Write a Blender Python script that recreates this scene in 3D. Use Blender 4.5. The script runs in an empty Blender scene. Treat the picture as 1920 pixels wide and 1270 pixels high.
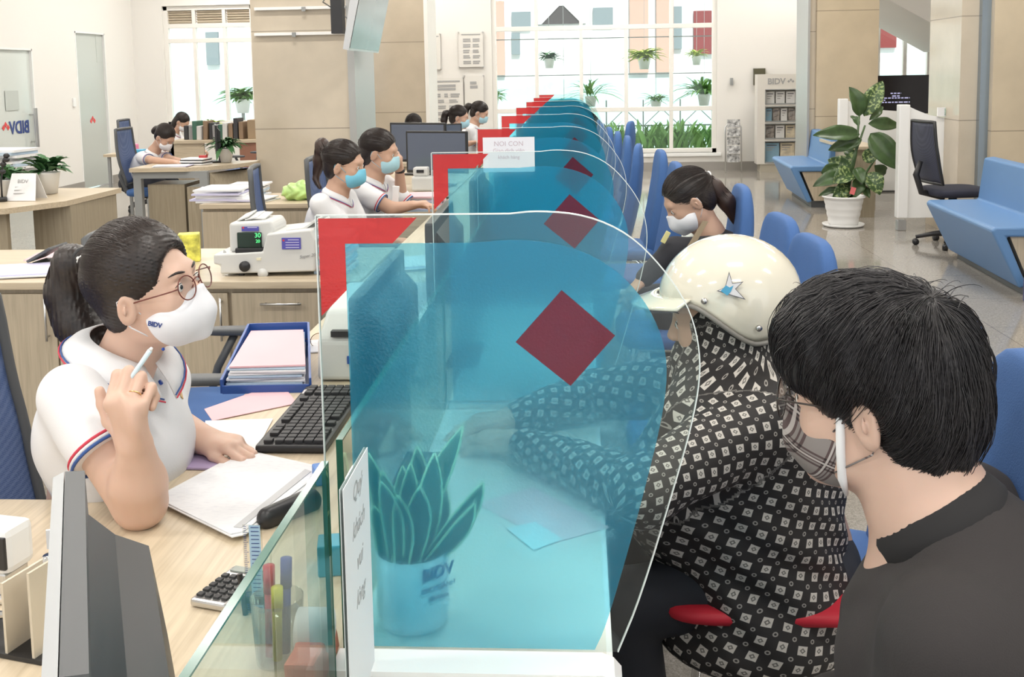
import bpy, bmesh, math, random
import numpy as np
from mathutils import Vector, Matrix, Euler
C = bpy.context.scene.collection
random.seed(7)
# ---------------------------------------------------------------- camera
H = 1.53                      # eye height of the photographer
F = 2000.0                    # focal length in pixels of the 1920 x 1270 frame
PITCH, ROLL = math.atan(0.11), math.radians(1.0)
YAW = math.atan(130 / 2000.0)
PX, PY = 960.0, 358.0         # principal point (the frame is cropped from a taller one)
_fw = Vector((-math.sin(YAW) * math.cos(PITCH), math.cos(YAW) * math.cos(PITCH), -math.sin(PITCH)))
_rt = _fw.cross(Vector((0, 0, 1))).normalized()
_up = _rt.cross(_fw)
_r2 = _rt * math.cos(ROLL) - _up * math.sin(ROLL)
_u2 = _rt * math.sin(ROLL) + _up * math.cos(ROLL)
_rt, _up = _r2, _u2
CAM = Vector((0, 0, H))
cd = bpy.data.cameras.new('camera'); cam = bpy.data.objects.new('camera', cd); C.objects.link(cam)
cam.matrix_world = Matrix(((_rt.x, _up.x, -_fw.x, 0), (_rt.y, _up.y, -_fw.y, 0), (_rt.z, _up.z, -_fw.z, H), (0, 0, 0, 1)))
cd.sensor_fit = 'HORIZONTAL'; cd.sensor_width = 36; cd.lens = F / 1920 * 36
cd.shift_x = 0.0; cd.shift_y = -(635 - PY) / 1920.0
cd.clip_start = 0.05; cd.clip_end = 200
bpy.context.scene.camera = cam
def ray(px, py):
    return _fw + _rt * ((px - PX) / F) - _up * ((py - PY) / F)
def at(px, py, Y):            # point of the place seen at a pixel, at depth Y down the hall
    r = ray(px, py); return CAM + r * (Y / r.y)
def on(px, py, z):            # point seen at a pixel on the level plane z
    r = ray(px, py); return CAM + r * ((z - H) / r.z)
def atx(px, py, X):
    r = ray(px, py); return CAM + r * (X / r.x)
def proj(p):
    d = Vector(p) - CAM; w = d.dot(_fw)
    return (PX + F * d.dot(_rt) / w, PY - F * d.dot(_up) / w)
# ---------------------------------------------------------------- light and exposure
sc = bpy.context.scene
sc.view_settings.view_transform = 'Standard'; sc.view_settings.look = 'None'
sc.view_settings.gamma = 1; sc.view_settings.use_curve_mapping = False
sc.view_settings.exposure = 0.0
w = bpy.data.worlds.new('sky'); sc.world = w; w.use_nodes = True
nt = w.node_tree; nt.nodes.clear()
bg = nt.nodes.new('ShaderNodeBackground'); ow = nt.nodes.new('ShaderNodeOutputWorld')
bg.inputs[0].default_value = (0.93, 0.97, 1.0, 1); bg.inputs[1].default_value = 1.3
nt.links.new(bg.outputs[0], ow.inputs[0])
def lamp(kind, name, loc, rot, energy, color=(1, 1, 1), **kw):
    l = bpy.data.lights.new(name, kind); l.energy = energy; l.color = color
    for k, v in kw.items(): setattr(l, k, v)
    o = bpy.data.objects.new(name, l); o.location = loc; o.rotation_euler = rot; C.objects.link(o); return o
lamp('SUN', 'sun', (0, 0, 20), (math.radians(38), 0, math.radians(12)), 7.0, (1, 0.97, 0.92), angle=math.radians(1.5))
CEIL = 3.9
for j, yy in enumerate((-1.5, 1.0, 3.5, 6.0, 8.5, 11.0, 13.5, 15.4)):      # recessed ceiling panels
    for xx in (-5.2, -2.4, 0.4, 3.2):
        lamp('AREA', 'ceiling_panel_light', (xx, yy, CEIL - 0.03), (0, 0, 0), 34 if yy < 8 else 42, (1, 0.965, 0.91), shape='RECTANGLE', size=0.9, size_y=0.3)
# ---------------------------------------------------------------- materials
_M = {}
def mat(name, col, rough=0.5, metal=0.0, noise=0.0, nscale=20, bump=0.0, bscale=60, spec=0.5, **kw):
    if name in _M: return _M[name]
    m = bpy.data.materials.new(name); m.use_nodes = True; _M[name] = m
    n = m.node_tree.nodes; L = m.node_tree.links; b = n['Principled BSDF']
    b.inputs['Base Color'].default_value = (*col, 1); b.inputs['Roughness'].default_value = rough
    b.inputs['Metallic'].default_value = metal; b.inputs['Specular IOR Level'].default_value = spec
    for k, v in kw.items(): b.inputs[k.replace('_', ' ')].default_value = v
    if noise or bump:
        tc = n.new('ShaderNodeTexCoord')
    if noise:
        t = n.new('ShaderNodeTexNoise'); t.inputs['Scale'].default_value = nscale; t.inputs['Detail'].default_value = 4
        L.new(tc.outputs['Object'], t.inputs['Vector'])
        r = n.new('ShaderNodeValToRGB'); r.color_ramp.elements[0].position = 0.3; r.color_ramp.elements[1].position = 0.7
        r.color_ramp.elements[0].color = (*[c * (1 - noise) for c in col], 1)
        r.color_ramp.elements[1].color = (*[min(1, c * (1 + noise)) for c in col], 1)
        L.new(t.outputs[0], r.inputs[0]); L.new(r.outputs[0], b.inputs['Base Color'])
    if bump:
        t = n.new('ShaderNodeTexNoise'); t.inputs['Scale'].default_value = bscale; t.inputs['Detail'].default_value = 3
        L.new(tc.outputs['Object'], t.inputs['Vector'])
        bn = n.new('ShaderNodeBump'); bn.inputs['Strength'].default_value = bump; bn.inputs['Distance'].default_value = 0.01
        L.new(t.outputs[0], bn.inputs['Height']); L.new(bn.outputs[0], b.inputs['Normal'])
    return m
def nodes(m): return m.node_tree.nodes, m.node_tree.links, m.node_tree.nodes['Principled BSDF']
def ramp(n, stops):
    r = n.new('ShaderNodeValToRGB'); e = r.color_ramp.elements
    e[0].position, e[0].color = stops[0][0], (*stops[0][1], 1); e[1].position, e[1].color = stops[-1][0], (*stops[-1][1], 1)
    for p, c in stops[1:-1]:
        x = e.new(p); x.color = (*c, 1)
    return r
def wood(name, c1, c2, axis=1, rough=0.35, sc_=(30, 30, 30)):
    if name in _M: return _M[name]
    m = mat(name, c1, rough); n, L, b = nodes(m)
    tc = n.new('ShaderNodeTexCoord'); mp = n.new('ShaderNodeMapping')
    s = list(sc_); s[axis] = 1.2; mp.inputs['Scale'].default_value = s
    t = n.new('ShaderNodeTexNoise'); t.inputs['Scale'].default_value = 3; t.inputs['Detail'].default_value = 6; t.inputs['Distortion'].default_value = 0.6
    L.new(tc.outputs['Object'], mp.inputs[0]); L.new(mp.outputs[0], t.inputs['Vector'])
    r = ramp(n, [(0.3, c2), (0.5, c1), (0.72, [min(1, c * 1.12) for c in c1])]); L.new(t.outputs[0], r.inputs[0]); L.new(r.outputs[0], b.inputs['Base Color'])
    return m
def sheen(n, L, f0=.035):
    lw = n.new('ShaderNodeLayerWeight'); lw.inputs[0].default_value = .5
    p = n.new('ShaderNodeMath'); p.operation = 'POWER'; p.inputs[1].default_value = 5; L.new(lw.outputs['Facing'], p.inputs[0])
    q = n.new('ShaderNodeMath'); q.operation = 'MULTIPLY_ADD'; q.inputs[1].default_value = 1 - f0; q.inputs[2].default_value = f0; L.new(p.outputs[0], q.inputs[0]); return q.outputs[0]
def glass(name, col=(0.93, 0.97, 0.96), refl=0.06, rough=0.02):
    if name in _M: return _M[name]
    m = bpy.data.materials.new(name); m.use_nodes = True; _M[name] = m
    n, L = m.node_tree.nodes, m.node_tree.links; n.clear()
    o = n.new('ShaderNodeOutputMaterial'); t = n.new('ShaderNodeBsdfTransparent'); g = n.new('ShaderNodeBsdfGlossy'); x = n.new('ShaderNodeMixShader')
    t.inputs[0].default_value = (*col, 1); g.inputs['Roughness'].default_value = rough
    L.new(sheen(n, L), x.inputs[0]); L.new(t.outputs[0], x.inputs[1]); L.new(g.outputs[0], x.inputs[2]); L.new(x.outputs[0], o.inputs[0])
    return m
def emit(name, col, s=1.0):
    if name in _M: return _M[name]
    m = mat(name, col, 0.4); n, L, b = nodes(m)
    b.inputs['Emission Color'].default_value = (*col, 1); b.inputs['Emission Strength'].default_value = s
    return m
# ---------------------------------------------------------------- mesh building
def tag(o, label=None, cat=None, group=None, kind=None):
    if label: o['label'] = label
    if cat: o['category'] = cat
    if group: o['group'] = group
    if kind: o['kind'] = kind
    return o
def thing(name, label, cat, loc=(0, 0, 0), group=None, rz=0):
    o = bpy.data.objects.new(name, None); o.empty_display_size = 0.05; C.objects.link(o); o.location = loc; o.rotation_euler.z = rz
    return tag(o, label, cat, group)
def wloc(o):
    v = Vector((0, 0, 0))
    while o: v += Vector(o.get('_o', o.location)); o = o.parent
    return v
def mesh_obj(name, verts, faces, m, parent=None, smooth=False, origin=None):
    """verts are in the frame of the place (or of a thing still standing at 0,0,0)."""
    V = np.asarray(verts, dtype=float)
    if parent is not None: off = wloc(parent)
    else:
        off = Vector(((V[:, 0].min() + V[:, 0].max()) / 2, (V[:, 1].min() + V[:, 1].max()) / 2, V[:, 2].min()))
    me = bpy.data.meshes.new(name); me.from_pydata((V - np.array(off)).tolist(), [], faces)
    o = bpy.data.objects.new(name, me); C.objects.link(o)
    if parent is not None: o.parent = parent
    else: o.location = off
    if isinstance(m, (list, tuple)):
        for x in m: me.materials.append(x)
    elif m: me.materials.append(m)
    if smooth:
        for p in me.polygons: p.use_smooth = True
    me.update(); return o
class MB:
    def __init__(s): s.v = []; s.f = []; s.mi = []; s.cur = 0
    def add(s, vs, fs):
        k = len(s.v); s.v += [tuple(v) for v in vs]; s.f += [tuple(i + k for i in f) for f in fs]; s.mi += [s.cur] * len(fs); return s
    def M(s, i): s.cur = i; return s
    def box(s, a, b, R=None, bev=0.0):
        a = Vector(a); b = Vector(b); lo = Vector(map(min, a, b)); hi = Vector(map(max, a, b)); c = (lo + hi) / 2
        if bev > 0:
            bm = bmesh.new(); bmesh.ops.create_cube(bm, size=1)
            for v in bm.verts: v.co = Vector((v.co.x * (hi.x - lo.x), v.co.y * (hi.y - lo.y), v.co.z * (hi.z - lo.z)))
            bmesh.ops.bevel(bm, geom=bm.edges[:], offset=min(bev, min(hi - lo) * 0.49), segments=2, affect='EDGES', profile=0.6)
            vs = [v.co.copy() for v in bm.verts]; fs = [[v.index for v in f.verts] for f in bm.faces]
            bm.verts.index_update(); fs = [[v.index for v in f.verts] for f in bm.faces]; bm.free()
        else:
            h = (hi - lo) / 2
            vs = [Vector((x * h.x, y * h.y, z * h.z)) for x in (-1, 1) for y in (-1, 1) for z in (-1, 1)]
            fs = [(0, 1, 3, 2), (4, 6, 7, 5), (0, 4, 5, 1), (2, 3, 7, 6), (0, 2, 6, 4), (1, 5, 7, 3)]
        if R is not None: vs = [R @ v for v in vs]
        return s.add([c + v for v in vs], fs)
    def bc(s, c, size, R=None, bev=0.0):
        c = Vector(c); h = Vector(size) / 2; return s.box(c - h, c + h, R, bev)
    def cyl(s, p0, p1, r0, r1=None, n=16, cap=True):
        r1 = r0 if r1 is None else r1; p0 = Vector(p0); p1 = Vector(p1); d = (p1 - p0).normalized()
        a = d.orthogonal().normalized(); b = d.cross(a); vs = []
        for p, r in ((p0, r0), (p1, r1)):
            for i in range(n):
                t = 2 * math.pi * i / n; vs.append(p + a * (r * math.cos(t)) + b * (r * math.sin(t)))
        fs = [(i, (i + 1) % n, n + (i + 1) % n, n + i) for i in range(n)]
        if cap: fs += [tuple(range(n))[::-1], tuple(range(n, 2 * n))]
        return s.add(vs, fs)
    def tube(s, pts, r, n=8, closed=False, cap=True):
        pts = [Vector(p) for p in pts]; N = len(pts); rs = r if isinstance(r, (list, tuple)) else [r] * N; vs = []; a = None
        for i, p in enumerate(pts):
            if closed: d = pts[(i + 1) % N] - pts[i - 1]
            else: d = pts[min(i + 1, N - 1)] - pts[max(i - 1, 0)]
            d.normalize()
            a = d.orthogonal().normalized() if a is None else (a - d * a.dot(d)).normalized()
            b = d.cross(a)
            for k in range(n):
                t = 2 * math.pi * k / n; vs.append(p + a * (rs[i] * math.cos(t)) + b * (rs[i] * math.sin(t)))
        fs = []
        for i in range(N if closed else N - 1):
            j = (i + 1) % N
            for k in range(n): fs.append((i * n + k, i * n + (k + 1) % n, j * n + (k + 1) % n, j * n + k))
        if cap and not closed: fs += [tuple(range(n))[::-1], tuple(range((N - 1) * n, N * n))]
        return s.add(vs, fs)
    def lathe(s, c, prof, n=32, cap=True, ax=None):
        c = Vector(c); vs = []; R = ax if ax is not None else Matrix.Identity(3)
        for r, z in prof:
            for i in range(n):
                t = 2 * math.pi * i / n; vs.append(c + R @ Vector((r * math.cos(t), r * math.sin(t), z)))
        fs = []
        for j in range(len(prof) - 1):
            for i in range(n): fs.append((j * n + i, j * n + (i + 1) % n, (j + 1) * n + (i + 1) % n, (j + 1) * n + i))
        if cap:
            if prof[0][0] > 1e-5: fs.append(tuple(range(n))[::-1])
            if prof[-1][0] > 1e-5: fs.append(tuple(range((len(prof) - 1) * n, len(prof) * n)))
        return s.add(vs, fs)
    def prism(s, pts, ext):               # pts: 3-D outline, ext: vector
        pts = [Vector(p) for p in pts]; e = Vector(ext); n = len(pts)
        return s.add(pts + [p + e for p in pts], [tuple(range(n))[::-1], tuple(range(n, 2 * n))] + [(i, (i + 1) % n, n + (i + 1) % n, n + i) for i in range(n)])
    def ell(s, c, r, R=None, n=20, m=12):
        vs = []; c = Vector(c); r = (r, r, r) if not hasattr(r, '__len__') else r
        for j in range(m + 1):
            ph = math.pi * j / m
            for i in range(n):
                t = 2 * math.pi * i / n; v = Vector((r[0] * math.sin(ph) * math.cos(t), r[1] * math.sin(ph) * math.sin(t), r[2] * math.cos(ph)))
                vs.append(c + (R @ v if R is not None else v))
        fs = [(j * n + i, (j + 1) * n + i, (j + 1) * n + (i + 1) % n, j * n + (i + 1) % n) for j in range(m) for i in range(n)]
        return s.add(vs, fs)
    def grid(s, fn, nu, nv, closeu=False):
        vs = [fn(i / (nu if closeu else nu - 1), j / (nv - 1)) for j in range(nv) for i in range(nu)]
        fs = [(j * nu + i, j * nu + (i + 1) % nu, (j + 1) * nu + (i + 1) % nu, (j + 1) * nu + i) for j in range(nv - 1) for i in range(nu if closeu else nu - 1)]
        return s.add(vs, fs)
    def build(s, name, m, parent=None, smooth=False, weld=False, label=None):
        o = mesh_obj(name, s.v, s.f, m, parent, smooth)
        if any(s.mi): o.data.polygons.foreach_set('material_index', s.mi)
        bm = bmesh.new(); bm.from_mesh(o.data)
        if weld: bmesh.ops.remove_doubles(bm, verts=bm.verts, dist=1e-5)
        bmesh.ops.recalc_face_normals(bm, faces=bm.faces); bm.to_mesh(o.data); bm.free()
        if smooth == 'auto':
            o.data.set_sharp_from_angle(angle=math.radians(40))
        if label: o['label'] = label
        return o
def solid(o, t, off=-1):
    m = o.modifiers.new('thickness', 'SOLIDIFY'); m.thickness = t; m.offset = off; return o
def subsurf(o, l=1):
    m = o.modifiers.new('smooth', 'SUBSURF'); m.levels = l; m.render_levels = l; return o
def struct(o, kind='structure'): o['kind'] = kind; return o
def kids(o): return [c for c in bpy.data.objects if c.parent == o]
def copy_tree(o, parent=None):
    c = o.copy(); C.objects.link(c)
    if parent: c.parent = parent
    for ch in kids(o): copy_tree(ch, c)
    return c
def place(o, loc, rz=0, label=None, group=None):
    o.location = loc; o.rotation_euler.z = rz; tag(o, label, None, group); return o
def Rz(a): return Matrix.Rotation(a, 3, 'Z')
def Rx(a): return Matrix.Rotation(a, 3, 'X')
def Ry(a): return Matrix.Rotation(a, 3, 'Y')
def text(name, s, origin, right, up, size, m, parent=None, ext=0.0008, align='CENTER', bold=0.0, shear=0.0, mirror=False):
    """flat lettering standing on a surface; right/up are the directions of writing"""
    cu = bpy.data.curves.new(name, 'FONT'); cu.body = s; cu.size = size; cu.extrude = ext; cu.align_x = align; cu.align_y = 'CENTER'; cu.offset = bold; cu.shear = shear; cu.resolution_u = 3
    t = bpy.data.objects.new('t', cu); C.objects.link(t); dg = bpy.context.evaluated_depsgraph_get(); dg.update()
    me = bpy.data.meshes.new_from_object(t.evaluated_get(dg)); bpy.data.objects.remove(t); bpy.data.curves.remove(cu)
    r = Vector(right).normalized(); u = Vector(up); u = (u - r * u.dot(r)).normalized(); nn = r.cross(u); o0 = Vector(origin)
    if mirror: r = -r
    vs = [o0 + r * v.co.x + u * v.co.y + nn * v.co.z for v in me.vertices]; fs = [list(p.vertices) for p in me.polygons]; bpy.data.meshes.remove(me)
    if not vs: return None
    return mesh_obj(name, vs, fs, m, parent)
# ---------------------------------------------------------------- implicit surfaces for bodies, cloth and hair
def Rm(rot):
    if rot is None: return np.eye(3)
    if isinstance(rot, Matrix): return np.array(rot)
    return np.array(Euler([math.radians(a) for a in rot]).to_matrix())
class SDF:
    """smooth union of tapered capsules and ellipsoids, cut into one continuous surface"""
    def __init__(s, T=None): s.p = []; s.set(T if T is not None else Matrix.Identity(4))
    def set(s, T): s.T = T; s.sc = T.to_scale().x; s.R3 = T.to_quaternion().to_matrix(); return s
    def tp(s, p): return np.array(s.T @ Vector(p))
    def cap(s, a, b, ra, rb=None, k=0.02, op=1): rb = ra if rb is None else rb; s.p.append(('c', s.tp(a), s.tp(b), ra * s.sc, rb * s.sc, k * s.sc, op)); return s
    def chain(s, pts, rs, k=0.02):
        for i in range(len(pts) - 1): s.cap(pts[i], pts[i + 1], rs[i], rs[i + 1], k)
        return s
    def ell(s, c, r, rot=None, k=0.02, op=1):
        R = Rm(s.R3) @ Rm(rot); s.p.append(('e', s.tp(c), np.array(r, float) * s.sc, R, k * s.sc, op)); return s
    def bx(s, c, h, rot=None, k=0.02, op=1, rr=0.005):
        R = Rm(s.R3) @ Rm(rot); s.p.append(('b', s.tp(c), np.array(h, float) * s.sc, R, rr * s.sc, k * s.sc, op)); return s
    def half(s, p, n, k=0.003, op=-1):     # cut away the side the normal points to
        nn = np.array(s.R3 @ Vector(n)); nn = nn / np.linalg.norm(nn); s.p.append(('h', s.tp(p), nn, k, op)); return s
    def eval(s, lo, sh, vx):
        D = np.full(sh, 10.0, np.float32)
        ax = [lo[i] + vx * np.arange(sh[i]) for i in range(3)]
        for p in s.p:
            k = p[-2]; op = p[-1]; m = 0.05 + k
            if p[0] == 'c': bl = np.minimum(p[1] - p[3], p[2] - p[4]) - m; bh = np.maximum(p[1] + p[3], p[2] + p[4]) + m
            elif p[0] == 'e': e = np.sqrt(((p[3] * p[2]) ** 2).sum(1)); bl = p[1] - e - m; bh = p[1] + e + m
            elif p[0] == 'b': e = (np.abs(p[3]) @ p[2]); bl = p[1] - e - m; bh = p[1] + e + m
            else: bl = np.array([-1e3] * 3); bh = -bl
            i0 = np.clip(((bl - lo) / vx).astype(int), 0, np.array(sh)); i1 = np.clip(((bh - lo) / vx).astype(int) + 1, 0, np.array(sh))
            if (i1 <= i0).any(): continue
            sl = tuple(slice(i0[i], i1[i]) for i in range(3))
            X = ax[0][sl[0]][:, None, None].astype(np.float32); Y = ax[1][sl[1]][None, :, None].astype(np.float32); Z = ax[2][sl[2]][None, None, :].astype(np.float32)
            if p[0] == 'c':
                a, b = p[1], p[2]; d = b - a; L2 = max(d.dot(d), 1e-9)
                t = np.clip(((X - a[0]) * d[0] + (Y - a[1]) * d[1] + (Z - a[2]) * d[2]) / L2, 0, 1)
                q = np.sqrt((X - a[0] - t * d[0]) ** 2 + (Y - a[1] - t * d[1]) ** 2 + (Z - a[2] - t * d[2]) ** 2) - (p[3] + (p[4] - p[3]) * t)
            elif p[0] in 'eb':
                R = p[3]; x = X - p[1][0]; y = Y - p[1][1]; z = Z - p[1][2]; l = [R[0, i] * x + R[1, i] * y + R[2, i] * z for i in range(3)]
                if p[0] == 'e':
                    r = p[2]; k0 = np.sqrt(sum((l[i] / r[i]) ** 2 for i in range(3))); k1 = np.sqrt(sum((l[i] / r[i] ** 2) ** 2 for i in range(3)))
                    q = k0 * (k0 - 1) / np.maximum(k1, 1e-6)
                else:
                    rr = p[4]; g = [np.abs(l[i]) - (p[2][i] - rr) for i in range(3)]
                    q = np.sqrt(sum(np.maximum(a_, 0) ** 2 for a_ in g)) + np.minimum(np.maximum(np.maximum(g[0], g[1]), g[2]), 0) - rr
            else: q = -((X - p[1][0]) * p[2][0] + (Y - p[1][1]) * p[2][1] + (Z - p[1][2]) * p[2][2])
            d0 = D[sl]
            if op == 1:
                h = np.maximum(k - np.abs(d0 - q), 0) / max(k, 1e-6); D[sl] = np.minimum(d0, q) - h * h * k * 0.25
            elif op == -1:
                q = -q; h = np.maximum(k - np.abs(d0 - q), 0) / max(k, 1e-6); D[sl] = np.maximum(d0, q) + h * h * k * 0.25
        return D
    def bounds(s):
        L = []; Hh = []
        for p in s.p:
            if p[-1] != 1: continue
            if p[0] == 'c': L.append(np.minimum(p[1] - p[3], p[2] - p[4])); Hh.append(np.maximum(p[1] + p[3], p[2] + p[4]))
            elif p[0] == 'e': e = np.sqrt(((p[3] * p[2]) ** 2).sum(1)); L.append(p[1] - e); Hh.append(p[1] + e)
            elif p[0] == 'b': e = np.abs(p[3]) @ p[2]; L.append(p[1] - e); Hh.append(p[1] + e)
        return np.min(L, 0), np.max(Hh, 0)
    def mesh(s, vx, wrinkle=None):
        lo, hi = s.bounds(); lo = lo - 3 * vx - 0.01; hi = hi + 3 * vx + 0.01
        sh = tuple(int(math.ceil((hi[i] - lo[i]) / vx)) + 1 for i in range(3))
        D = s.eval(lo, sh, vx)
        if wrinkle:
            ii = np.argwhere(np.abs(D) < 0.03); P = lo + ii * vx
            D[ii[:, 0], ii[:, 1], ii[:, 2]] += wrinkle(P).astype(np.float32)
        return nets(D, lo, vx)
    def build(s, name, m, parent=None, vx=0.005, wrinkle=None, label=None, relax=0):
        V, Fq = s.mesh(vx, wrinkle)
        o = mesh_obj(name, V, Fq.tolist(), m, parent, True)
        if relax:
            bm = bmesh.new(); bm.from_mesh(o.data)
            for _ in range(relax): bmesh.ops.smooth_vert(bm, verts=bm.verts, factor=0.5, use_axis_x=True, use_axis_y=True, use_axis_z=True)
            bm.to_mesh(o.data); bm.free()
        if label: o['label'] = label
        return o
def nets(D, lo, vx):
    S = D < 0
    c = S[:-1, :-1, :-1].astype(np.int8)
    for dx in (0, 1):
        for dy in (0, 1):
            for dz in (0, 1):
                if dx or dy or dz: c = c + S[dx:S.shape[0] - 1 + dx, dy:S.shape[1] - 1 + dy, dz:S.shape[2] - 1 + dz]
    act = np.argwhere((c > 0) & (c < 8)); idx = np.full(c.shape, -1, np.int32); idx[act[:, 0], act[:, 1], act[:, 2]] = np.arange(len(act))
    pos = np.zeros((len(act), 3)); cnt = np.zeros(len(act))
    cor = [(x, y, z) for x in (0, 1) for y in (0, 1) for z in (0, 1)]
    val = {q: D[act[:, 0] + q[0], act[:, 1] + q[1], act[:, 2] + q[2]] for q in cor}
    for a in cor:
        for ax_ in range(3):
            if a[ax_]: continue
            b = list(a); b[ax_] = 1; b = tuple(b); va, vb = val[a], val[b]; m = (va < 0) != (vb < 0)
            t = np.where(m, va / np.where(m, va - vb, 1), 0)
            e = np.array(a, float)[None, :].repeat(len(act), 0); e[:, ax_] += t; pos += e * m[:, None]; cnt += m
    V = lo + (act + pos / cnt[:, None]) * vx
    Fs = []
    for ax_ in range(3):
        u, v = [(1, 2), (2, 0), (0, 1)][ax_]
        s0 = [slice(None)] * 3; s1 = [slice(None)] * 3; s0[ax_] = slice(0, -1); s1[ax_] = slice(1, None)
        A, B = S[tuple(s0)], S[tuple(s1)]; e = np.argwhere(A != B)
        e = e[(e[:, u] > 0) & (e[:, v] > 0) & (e[:, u] < c.shape[u]) & (e[:, v] < c.shape[v])]
        fl = A[e[:, 0], e[:, 1], e[:, 2]]
        def g(du, dv):
            q = e.copy(); q[:, u] -= du; q[:, v] -= dv; return idx[q[:, 0], q[:, 1], q[:, 2]]
        f = np.stack([g(0, 0), g(1, 0), g(1, 1), g(0, 1)], 1); f = np.where(fl[:, None], f, f[:, ::-1])
        Fs.append(f[(f >= 0).all(1)])
    return V, np.concatenate(Fs)
def strands(lines, r, name, m, parent, sides=3, taper=0.3):
    """many fine hairs in one mesh: lines is a list of (n,3) arrays"""
    Vs = []; Fs = []; k = 0
    for ln in lines:
        P = np.asarray(ln, float); n = len(P); d = np.gradient(P, axis=0); d /= np.linalg.norm(d, axis=1)[:, None] + 1e-9
        a = np.cross(d, np.array([0.31, 0.52, 0.79])); a /= np.linalg.norm(a, axis=1)[:, None] + 1e-9; b = np.cross(d, a)
        rr = r * (1 - (1 - taper) * np.linspace(0, 1, n) ** 2)
        for q in range(sides):
            t = 2 * math.pi * q / sides; Vs.append(P + (a * math.cos(t) + b * math.sin(t)) * rr[:, None])
        for i in range(n - 1):
            for q in range(sides): Fs.append((k + q * n + i, k + ((q + 1) % sides) * n + i, k + ((q + 1) % sides) * n + i + 1, k + q * n + i + 1))
        k += n * sides
    return mesh_obj(name, np.concatenate(Vs), Fs, m, parent, True)
# ================================================================ the room
YB = 16.5; XL = -7.0; XR = 7.0
WALL = mat('white_wall_paint', (0.80, 0.78, 0.745), 0.75)
CEILM = mat('white_ceiling_paint', (0.85, 0.84, 0.82), 0.8)
WHITE = mat('white_enamel', (0.85, 0.85, 0.84), 0.35)
PVC = mat('white_window_frame', (0.82, 0.80, 0.76), 0.4)
CHROME = mat('chrome', (0.8, 0.8, 0.8), 0.12, 1.0)
STEEL = mat('brushed_steel', (0.62, 0.62, 0.62), 0.3, 1.0)
BLACKP = mat('black_plastic', (0.02, 0.02, 0.022), 0.4)
DARK = mat('dark_grey_plastic', (0.09, 0.095, 0.10), 0.45)
GREYP = mat('grey_plastic', (0.30, 0.31, 0.31), 0.4)
SKIRT = mat('grey_skirting', (0.33, 0.31, 0.285), 0.35)
GLASS = glass('clear_glass')
PAPER = mat('white_paper', (0.82, 0.82, 0.83), 0.8)
PINKP = mat('pink_paper', (0.78, 0.50, 0.54), 0.8)
INK = mat('dark_print', (0.10, 0.10, 0.12), 0.7)
GINK = mat('grey_print', (0.38, 0.38, 0.38), 0.7)
LOGOBLUE = mat('navy_print', (0.03, 0.06, 0.24), 0.5)
LOGORED = mat('red_print', (0.70, 0.05, 0.05), 0.5)

# floor: polished speckled tiles
fm = mat('polished_floor_tiles', (0.30, 0.285, 0.265), 0.09); n, L, b = nodes(fm)
tc = n.new('ShaderNodeTexCoord'); br = n.new('ShaderNodeTexBrick'); br.offset = 0.0; br.inputs['Scale'].default_value = 1.0
br.inputs['Brick Width'].default_value = 0.8; br.inputs['Row Height'].default_value = 0.8; br.inputs['Mortar Size'].default_value = 0.0025
br.inputs['Color1'].default_value = (1, 1, 1, 1); br.inputs['Color2'].default_value = (0.97, 0.97, 0.97, 1); br.inputs['Mortar'].default_value = (0.55, 0.52, 0.5, 1)
v = n.new('ShaderNodeTexVoronoi'); v.inputs['Scale'].default_value = 260; ns = n.new('ShaderNodeTexNoise'); ns.inputs['Scale'].default_value = 60; ns.inputs['Detail'].default_value = 5
L.new(tc.outputs['Object'], br.inputs['Vector']); L.new(tc.outputs['Object'], v.inputs['Vector']); L.new(tc.outputs['Object'], ns.inputs['Vector'])
r1 = ramp(n, [(0.0, (0.24, 0.22, 0.19)), (0.5, (0.32, 0.295, 0.26)), (1.0, (0.42, 0.39, 0.35))]); L.new(v.outputs['Color'], r1.inputs[0])
r2 = ramp(n, [(0.3, (0.82, 0.82, 0.82)), (0.7, (1.1, 1.1, 1.1))]); L.new(ns.outputs[0], r2.inputs[0])
m1 = n.new('ShaderNodeMixRGB'); m1.blend_type = 'MULTIPLY'; m1.inputs[0].default_value = 1; L.new(r1.outputs[0], m1.inputs[1]); L.new(br.outputs[0], m1.inputs[2])
m2 = n.new('ShaderNodeMixRGB'); m2.blend_type = 'MULTIPLY'; m2.inputs[0].default_value = 1; L.new(m1.outputs[0], m2.inputs[1]); L.new(r2.outputs[0], m2.inputs[2]); L.new(m2.outputs[0], b.inputs['Base Color'])
struct(MB().box((XL - .2, -4, -0.1), (XR + .2, YB + .1, 0)).build('floor', fm))
struct(MB().box((XL - .2, -4, CEIL), (XR + .2, YB + .3, CEIL + 0.15)).build('ceiling', CEILM))
struct(MB().box((XR, -4, 0), (XR + .2, YB + .25, CEIL)).build('wall_right', WALL))

def wall_with_holes(name, y0, y1, x0, x1, z0, z1, holes):
    mb = MB(); xs = sorted({x0, x1, *[h[0] for h in holes], *[h[1] for h in holes]})
    for a, c in zip(xs, xs[1:]):
        hs = sorted([h for h in holes if h[0] <= a + 1e-6 and h[1] >= c - 1e-6], key=lambda h: h[2]); z = z0
        for h in hs:
            if h[2] > z: mb.box((a, y0, z), (c, y1, h[2]))
            z = h[3]
        if z < z1: mb.box((a, y0, z), (c, y1, z1))
    return struct(mb.build(name, WALL))
W1 = (at(302, 0, YB).x, at(473, 0, YB).x, 0.80, 2.67)
W2 = (at(920, 0, YB).x, at(1345, 0, YB).x, 0.27, 3.45)
W3 = (at(1600, 0, YB).x, at(1752, 0, YB).x, 1.2, 3.45)
wall_with_holes('wall_back', YB, YB + .22, XL, XR, 0, CEIL, [W1, W2, W3])

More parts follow.
